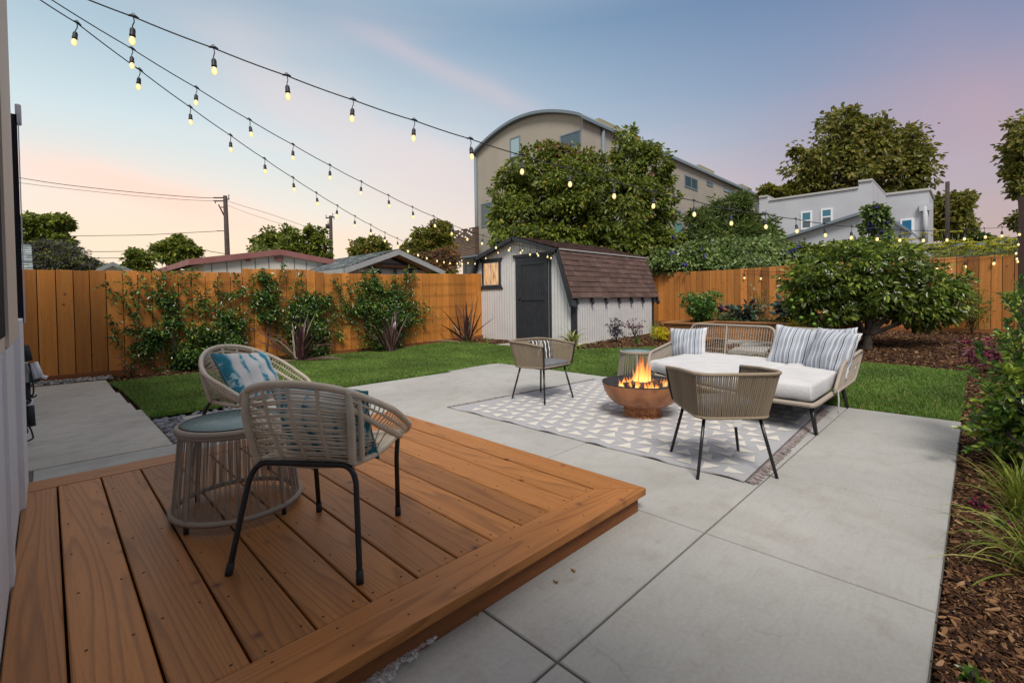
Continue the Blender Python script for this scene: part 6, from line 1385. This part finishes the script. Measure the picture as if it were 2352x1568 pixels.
strap_plant('flax_plant', 'bronze flax plant rising just behind the farther rattan chair', onY(613, 815, 9.6)*1 if 0 else (3.62, 9.75, 0), 'plant', 40, 1.05, .06, 'flax', gf, spread=.85, droop=.5, stiff=.5)
strap_plant('flax_plant', 'bronze flax plant between the middle and the dense jasmine vines', (5.72, 9.8, 0), 'plant', 40, 1.05, .06, 'flax', gf, spread=.7, droop=.5, stiff=.6)
strap_plant('flax_plant', 'tallest bronze flax plant, with bare fence behind it, left of the shed', (8.15, 9.95, .04), 'plant', 30, 1.25, .06, 'flax', gf, spread=.8, droop=.3, stiff=.7)
gy = 'small yellow grasses at the shed corner'
a, b = ter(1075, 785), ter(1117, 788)
strap_plant('yellow_grass', 'small yellow grass tuft at the left foot of the shed', a, 'grass plant', 60, .30, .014, 'ygrass', gy, spread=.9, droop=2.2); strap_plant('yellow_grass', 'slightly smaller yellow grass tuft in front of the shed wall', b, 'grass plant', 44, .26, .014, 'ygrass', gy, spread=.9, droop=2.2)
strap_plant('variegated_plant', 'large clump of cream-striped strap leaves at the near corner of the shed', (8.62, 6.62, .06), 'plant', 60, .66, .035, 'ygrass', spread=.85, droop=1.6)
strap_plant('green_tuft', 'low round green tuft in the mulch beside the shed wall', ter(1462, 789), 'grass plant', 110, .22, .008, 'ggrass', spread=.8, droop=.8)
strap_plant('tall_grass', 'wispy grass clump at the far corner of the shed', ter(1502, 778), 'grass plant', 60, .62, .009, 'lime_g', spread=.45, droop=.8)
def clump(name, label, p, cat, R_, H, n, ls, mt, asp=.5, flw=None, nf=0, stems=7, fs=.5, clump_=.2, lo=.25, group=None):
    o = thing(name, label, cat, tuple(p), group); m = MB(); p = Vector(p); bb = []
    for i in range(stems):
        a = 2*math.pi*i/stems+rnd.uniform(-.4, .4); q = R_*rnd.uniform(.2, .8); e = p+Vector((math.cos(a)*q, math.sin(a)*q, H*rnd.uniform(.5, .92))); m.tube(spline([p, p.lerp(e, .5)+Vector((0, 0, .04)), e], 3), .006, 4); bb.append((tuple(e), (R_*.42, R_*.42, H*.3)))
        bb.append((tuple(p.lerp(e, .55)), (R_*.4, R_*.4, H*.25)))
    m.build('stem', M['bark_d'], o); m = MB(); C, D = crown_pts(bb, n, clump_, 10, (.2, 1), .0); C[:, 2] = np.maximum(C[:, 2], p.z+.02); L_ = nr.uniform(.7, 1.25, len(C))*ls; leaves(m, C, D+np.array([0, 0, .3]), L_, L_*asp); m.build('foliage', M[mt], o)
    if flw:
        ii = nr.integers(0, len(C), nf); CC = np.repeat(C[ii]+np.array([-.01, -.01, .02]), 6, 0); m = MB(); leaves(m, CC+nr.normal(0, .006, CC.shape), nr.normal(0, 1, CC.shape), ls*fs, ls*fs*.45); m.build('flower', M[flw], o)
    return o
M['lf_slate'] = leafm('slate_purple_leaves', (.04, .035, .055), (.09, .08, .11), None, 0, .5, .1); M['lf_maroon'] = leafm('maroon_leaves', (.06, .012, .025), (.15, .03, .05), (.25, .10, .12), .2, .4, .2); M['lf_gold'] = leafm('golden_leaves', (.58, .50, .015), (.85, .74, .03), None, 0, .5, .3); M['lf_veg'] = leafm('vegetable_leaves', (.06, .15, .03), (.13, .26, .05), (.22, .36, .07), .15, .4, .3); M['lf_eggp'] = leafm('dusky_leaves', (.03, .06, .04), (.07, .11, .07), (.07, .03, .07), .25, .5, .2)
clump('dark_shrub', 'dark slate-purple upright plant against the white shed side wall', ter(1415, 785), 'shrub', .19, .52, 420, .075, 'lf_slate', .35, stems=6)
clump('maroon_shrub', 'thin maroon-leaved shrub near the far end of the shed wall', ter(1458, 775), 'shrub', .30, .46, 330, .05, 'lf_maroon', .6, stems=9)
clump('golden_shrub', 'bright yellow shrub beside the left end of the sofa back', ter(1526, 783), 'shrub', .30, .36, 1700, .04, 'lf_gold', .6, stems=9)
clump('golden_shrub', 'yellow-leaved shrub seen through the sofa back near the stepping slabs', (11.2, 2.75, .13), 'shrub', .34, .5, 1300, .045, 'lf_gold', .5, stems=8)
clump('slender_shrub', 'slender airy shrub against the right end of the brown fence', (15.5, .1, .25), 'shrub', .42, 1.15, 1500, .055, 'lf_pear', .5, stems=12)
# ------------------------------------------------ raised planter (U-shaped) with vegetables
pb0 = onX(*(1650, 756), 12.6)
pl_ = thing('raised_planter', 'long low cedar raised planter with a flat cap in front of the brown fence', 'planter', (12, 3.8, .2))
XP = 11.75; XL = 10.75; XPb = 13.3; pz = onX(1650, 741, XP).z; Ya = onX(1952, 745, XP).y; Ye = onX(1524, 741, XL).y
def board_box(m, x0, y0, x1, y1, z0, z1, rows=3):
    h = (z1-z0)/rows
    for r_ in range(rows): m.box((x0, y0, z0+h*r_+.003), (x1, y1, z0+h*(r_+1)-.003), bev=.003)
m = MB(); Yl = onX(1645, 745, XP).y
board_box(m, XP, Ya, XP+.04, Yl, .16, pz); m.build('front_board', M['planter'], pl_)
m = MB(); board_box(m, XP+.04, Ya, XPb, Ya+.04, .18, pz); m.build('end_board', M['planter'], pl_)
m = MB(); board_box(m, XL, Yl+.04, XL+.04, Ye, .13, pz); m.build('front_board', M['planter'], pl_)
m = MB(); board_box(m, XL+.041, Yl, XP+.039, Yl+.04, .14, pz); m.build('return_board', M['planter'], pl_)
m = MB(); board_box(m, XL+.041, Ye-.04, XPb, Ye, .14, pz); m.build('end_board', M['planter'], pl_)
m = MB(); board_box(m, XPb, Ya, XPb+.04, Ye, .18, pz); m.build('back_board', M['planter'], pl_)
for x0, y0, x1, y1 in ((XP-.05, Ya-.05, XP+.1, Yl-.05), (XL-.05, Yl-.05, XL+.1, Ye+.05), (XL+.101, Yl-.05, XP+.1, Yl+.1), (XL+.101, Ye-.10, XPb+.1, Ye+.05), (XPb-.05, Ya-.05, XPb+.1, Ye-.101), (XP+.101, Ya-.05, XPb-.051, Ya+.1)):
    m = MB(); m.box((x0, y0, pz), (x1, y1, pz+.04), bev=.004); m.build('cap_board', M['planter'], pl_)
m = MB(); m.box((XP+.04, Ya+.04, pz-.12), (XPb, Yl+.04, pz-.08)); m.box((XL+.04, Yl+.041, pz-.12), (XPb, Ye-.04, pz-.08)); m.build('soil', M['soil'], pl_)
zp = pz-.09
clump('tomato_plant', 'bushy bright green vegetable plant at the left end of the planter', (*onX(1612, 735, 12.2)[:2], zp), 'plant', .42, .78, 2600, .085, 'lf_veg', .55, stems=12)
clump('airy_plant', 'airy flowering stems just right of the bushy vegetable plant', (*onX(1652, 735, 12.6)[:2], zp), 'plant', .34, .70, 330, .05, 'lf_veg', .3, 'flower_m', 8, stems=10)
clump('herb_plant', 'low spreading green herbs in the middle of the planter', (*onX(1672, 736, 12.3)[:2], zp), 'plant', .5, .30, 900, .06, 'lf_hedge', .4, stems=10)
clump('eggplant', 'dusky purple-green broad-leaved plant left of the tall wispy one', (*onX(1700, 736, 12.4)[:2], zp), 'plant', .40, .50, 62, .22, 'lf_eggp', .5, stems=9, clump_=.4)
clump('wispy_plant', 'tall wispy seedy plant in the middle of the planter', (*onX(1746, 735, 12.7)[:2], zp), 'plant', .34, 1.0, 700, .045, 'lf_pear', .35, 'flower_w', 30, stems=14)
clump('herb_plant', 'low feathery herbs right of the wispy plant', (*onX(1775, 735, 12.4)[:2], zp), 'plant', .5, .26, 900, .05, 'lf_dark', .25, stems=10)
clump('eggplant', 'dusky broad-leaved plant beside the citrus tree in the planter', (*onX(1820, 735, 12.3)[:2], zp), 'plant', .42, .60, 66, .23, 'lf_eggp', .5, stems=9, clump_=.4)
# ------------------------------------------------ right-hand bed, close to the camera
def branchy(name, label, base, bl, d, n, ls, mt, shoots, flowers=0):
    o = thing(name, label, 'shrub', tuple(base)); bb = pxblobs(bl, d, .9); m = MB(); limbs(m, base, bb, .022, .2, each=2); ml = MB(); C, D = crown_pts(bb, n, .2, 14, (.25, 1), .0); Cs = [C]; Ds = [D]
    for pl in shoots:
        P = spline([dep(x, y, d+dd) for x, y, dd in pl], 6); m.tube(P, [.0045*(1-.6*i/len(P)) for i in range(len(P))], 5)
        S = resamp(P, max(5, int(sum((b-a).length for a, b in zip(P, P[1:]))/.024)))
        for i in range(1, len(S)):
            t = (S[i]-S[i-1]).normalized(); sd = t.cross(Vector((0, 0, 1))).normalized()*(1 if i % 2 else -1)
            for k in (1, -1): Cs.append(np.array([S[i]])); Ds.append(np.array([(t*.5+sd*k+Vector((0, 0, .5))+Vector((rnd.gauss(0, .3), rnd.gauss(0, .3), rnd.gauss(0, .3))))]))
        for k in range(4): Cs.append(np.array([S[-1]])); Ds.append(np.array([(S[-1]-S[-2]).normalized()+Vector((rnd.gauss(0, .5), rnd.gauss(0, .5), .3))]))
    C = np.concatenate(Cs); D = np.concatenate(Ds); L_ = nr.uniform(.7, 1.2, len(C))*ls; leaves(ml, C, D, L_, L_*.55, .1, up_=np.array([0, 0, 1.0])); m.build('stem', M['bark_d'], o); ml.build('foliage', M[mt], o)
    if flowers: ii = nr.integers(0, len(C), flowers); CC = np.repeat(C[ii]+np.array([-.02, .0, .02]), 5, 0); m = MB(); leaves(m, CC, nr.normal(0, 1, CC.shape), ls*.32, ls*.16); m.build('flower', M['flower_w'], o)
    return o
branchy('jasmine_shrub', 'glossy green shrub with pale new shoots leaning in from the right edge', (3.3, -.42, 0), [(2352, 700, 26, 45, .3), (2362, 800, 44, 60, .2), (2330, 900, 50, 60), (2350, 960, 70, 60), (2300, 985, 55, 42, .1), (2345, 1030, 62, 32, .1), (2375, 880, 60, 90)], 3.25, 2500, .062, 'lf_shrub',
 [[(2330, 950, 0), (2280, 900, 0), (2240, 862, 0), (2222, 848, -.05)], [(2350, 900, 0), (2300, 850, 0), (2262, 830, 0), (2248, 800, 0)], [(2345, 840, 0), (2318, 800, 0), (2300, 775, 0)], [(2352, 760, 0), (2330, 720, 0), (2312, 690, 0)], [(2310, 990, 0), (2250, 985, 0), (2205, 985, -.05)], [(2320, 1010, 0), (2270, 1020, 0), (2232, 1035, 0)], [(2340, 930, 0), (2290, 930, 0), (2250, 925, 0)], [(2352, 860, 0), (2330, 790, 0), (2318, 745, 0)], [(2352, 700, .1), (2340, 665, .1), (2345, 645, .1)], [(2330, 1000, 0), (2290, 960, 0), (2262, 960, 0), (2232, 940, 0)]], 14)
clump('magenta_shrub', 'dark-leaved shrub with magenta flowers behind the jasmine shrub at right', ter(2292, 855), 'shrub', .55, .42, 900, .06, 'lf_maroon', .5, 'flower_m', 60, stems=10)
def gpt(px, py): p = at(px, py, -.04); return p
p = gpt(2345, 1195); o = strap_plant('lime_grass', 'upright lime green grass clump at the right edge below the jasmine shrub', p, 'grass plant', 150, .46, .0085, 'lime_g', 'lime grasses in the right bed', spread=.55, droop=1.6)
p = gpt(2392, 1330); o = strap_plant('lime_grass', 'arching lime grass sweeping over the bark towards the concrete', p, 'grass plant', 110, .46, .008, 'lime_g', 'lime grasses in the right bed', spread=1.0, droop=2.3, az=(R(150), .8))
clump('fringe_flower', 'low plant with a few magenta petals and bluish leaves at the right edge', gpt(2340, 1235), 'plant', .12, .10, 40, .04, 'lf_dark', .6, 'flower_m', 9, stems=5, fs=.9)
clump('fringe_flower', 'tiny magenta-petalled sprig on the bark beside the concrete edge', gpt(2252, 1175), 'plant', .05, .05, 8, .03, 'lf_dark', .5, 'flower_m', 5, stems=3, fs=1.0)
clump('seedling', 'broad light green leaves poking up at the bottom edge of the bark bed', gpt(2235, 1575), 'plant', .03, .025, 6, .05, 'lf_shrub', .6, stems=2)
clump('pink_flower', 'small plant with two pink flowers at the left end of the lawn', (.98, 10.05, 0), 'plant', .2, .35, 90, .05, 'lf_jas', .5, 'flower_m', 7, stems=5, fs=.8)
M['stone'] = mottled('pale_stone', (.34, .31, .26), (.26, .23, .20), 20, .9, .4)
p = gpt(2184, 1412); m = MB(); rnd2 = rnd; stones(m, 1, (p.x, p.x, p.y, p.y), (.024, .024), .4, -.03); tag(m.build('pale_stone', M['stone']), 'small pale flat stone on the bark beside the concrete', 'stone')

M['dryleaf'] = mottled('dry_leaf', (.22, .13, .045), (.14, .08, .03), 30, .8, .3)
for (px, py, lb) in ((1318, 1314, 'single brown leaf lying on the open concrete right of the deck'), (1278, 1340, 'curled pale leaf on the concrete nearer the deck edge'), (1094, 1414, 'small yellow dry leaf on the concrete by the deck fascia')):
    p = at(px, py, .004); m = MB(); leaves(m, np.array([tuple(p), tuple(p+Vector((.004, .004, .002)))]), np.array([(1., .4, .1), (.2, 1., .12)]), .022, .012, 0); tag(m.build('fallen_leaf', M['dryleaf']), lb, 'leaf', 'fallen leaves on the patio')
# ============================================================ STRING LIGHTS
def bulbfn(t, b):
    lw = t.nodes.new('ShaderNodeLayerWeight'); lw.inputs[0].default_value = .4
    s = m_('POWER', m_('SUBTRACT', 1.0, lw.outputs['Facing'], tree=t), 1.6, tree=t)
    t.links.new(ramp(t, [(0, (1, .66, .20)), (1, (1, .80, .36))], s).outputs[0], b.inputs['Emission Color']); t.links.new(m_('ADD', m_('MULTIPLY', s, 1.2, tree=t), .3, tree=t), b.inputs['Emission Strength'])
    t.links.new(ramp(t, [(0, g(.35)), (.5, g(1))], s).outputs[0], b.inputs['Alpha'])
M['bulb'] = mat('glowing_bulb', (.25, .2, .12), .15, .5, fn=bulbfn)
pr = MB(); pr.tube([(-.03, 0, .0), (-.012, 0, .006), (.012, 0, .006), (.03, 0, .0)], [.004, .009, .009, .004], 6); pr.tube(spline([(-.006, 0, .008), (-.006, 0, .022), (.006, 0, .022), (.006, 0, .008)], 3), .002, 5)
pr.tube(spline([(0, 0, 0), (.006, 0, -.03), (-.002, 0, -.06), (0, 0, -.075)], 3), .0035, 6); pr.lathe([(.004, -.07), (.012, -.076), (.0165, -.088), (.0165, -.118), (.0185, -.12), (.0185, -.127), (.016, -.129), (.014, -.134)], 14)
psock = pr.build('bulb_socket', M['plast']); pb_ = MB(); pb_.lathe([(.012, -.130), (.0145, -.138), (.0195, -.150), (.0208, -.162), (.0178, -.175), (.0095, -.184), (.0001, -.187)], 14); pbulb = pb_.build('bulb', M['bulb'], psock)
first = [True]
def strand(label, pts, sock, scale=1.0, r=.0045, yaw=0, name='string_lights'):
    o = thing(name, label, 'string lights', tuple(pts[0]), 'strings of bulb lights'); P = []
    for p in pts: P.append(Vector(p))
    S = []
    for a, b in zip(P, P[1:]):
        n = 5; L_ = (b-a).length
        for k in range(n): t = k/n; S.append(a.lerp(b, t)-Vector((0, 0, .045*L_*t*(1-t))))
    S.append(P[-1]); m = MB(); m.tube(S, r, 6); m.build('cable', M['rubber'], o)
    for i, s in enumerate(sock):
        if first[0]: c, b = psock, pbulb; first[0] = False
        else: c, b = psock.copy(), pbulb.copy(); scene.collection.objects.link(c); scene.collection.objects.link(b); b.parent = c
        c.parent = o; c.location = Vector(s)-Vector(o.location); c.rotation_euler = (rnd.uniform(-.12, .12), rnd.uniform(-.12, .12), yaw); c.scale = (scale,)*3
    return o
d1 = lambda x, y: (x/3.0706, y/3.0706)
d2 = lambda x, y: (765.6+x/3.0706, 153.1+y/3.0706)
d3 = lambda x, y: (1586.4+x/3.0706, 153.1+y/3.0706)
d6 = lambda x, y: (995.4+x/3.84, 459.4+y/3.84)
def along(A, B, px): return [online(*p, A, B) for p in px]
px1 = [d1(940, 120), d1(1505, 340), d1(2022, 535)]+[d2(*p) for p in ((138, 235), (570, 380), (965, 510), (1330, 625), (1665, 720), (1980, 810), (2265, 880))]+[d3(*p) for p in ((20, 945), (285, 1010), (525, 1040), (740, 1075), (940, 1107), (1135, 1128), (1325, 1140), (1480, 1150), (1640, 1155), (1808, 1155), (1935, 1150), (2070, 1140), (2195, 1132), (2312, 1125))]
A1, B1 = (-.08, 4.0), (12.5, P0.y); s1 = along(A1, B1, px1)
strand('longest string of bulb lights, topmost, running across the sky to the dark post', [online(150, -22, A1, B1)]+s1+[online(2347, 519, A1, B1)], s1, .95, yaw=R(-20))
px2 = [d1(930, 345), d1(1385, 620), d1(1758, 845), d1(2065, 1020), d1(2325, 1165)]+[d2(*p) for p in ((197, 812), (388, 908), (557, 990), (706, 1055), (838, 1115), (950, 1158), (1055, 1190))]+[d6(*p) for p in ((557, 352), (667, 378), (760, 402), (853, 420), (930, 432), (1012, 446))]
kneeR, kneeL = (sx-ee-.05, cy_-kk), (sx-ee-.05, cy_+kk)
A2 = (-.06, 4.9); s2 = along(A2, kneeR, px2)
strand('middle string of bulb lights, sloping down to the right corner of the shed gable', [online(95, -15, A2, kneeR)]+s2+[online(*d6(1075, 448), A2, kneeR)], s2, .95, yaw=R(20))
px3 = [d1(543, 165), d1(985, 495), d1(1340, 755), d1(1625, 955), d1(1865, 1120), d1(2065, 1253), d1(2230, 1360)]+[d2(*p) for p in ((27, 980), (152, 1055), (263, 1115), (363, 1170), (450, 1210), (530, 1250), (597, 1280), (660, 1303), (730, 1325), (778, 1336), (825, 1345), (870, 1350), (912, 1352), (953, 1348), (992, 1340))]
A3 = (-.06, 4.7); s3 = along(A3, kneeL, px3)
strand('lowest string of bulb lights, dipping over the grey gabled house to the shed', [online(80, -8, A3, kneeL)]+s3+[online(*d6(362, 518), A3, kneeL)], s3, .95, yaw=R(30))
px4 = [d6(*p) for p in ((365, 520), (462, 470), (570, 420), (680, 378), (785, 398), (908, 425), (1040, 462))]; q4 = []
for p in px4: q4.append(onX(*p, sx-ee-.07))
strand('short string of bulb lights hung up and over the front gable of the shed', [q4[0]+Vector((0, .02, .0))]+q4+[q4[-1]+Vector((0, -.06, 0))], q4, .9, .004)
px5 = [(1710, 622), (1748, 623), (1790, 624), (1840, 625), (1895, 622), (1960, 616), (2030, 610), (2090, 604), (2150, 598), (2217, 591), (2286, 583)]; q5 = [onX(*p, XF-.05) for p in px5]
strand('string of bulb lights strung along the face of the brown fence to the post', q5+[onX(2336, 577, XF-.05)], q5, 1.45, .007, yaw=R(90))
q6 = [onX(x, y, 12.45) for x, y in ((2338, 545), (2336, 565), (2334, 578), (2337, 584))]
strand('short dangling end of the string lights hanging down the dark post', [onX(2342, 520, 12.45)]+q6, q6, .85, .004)
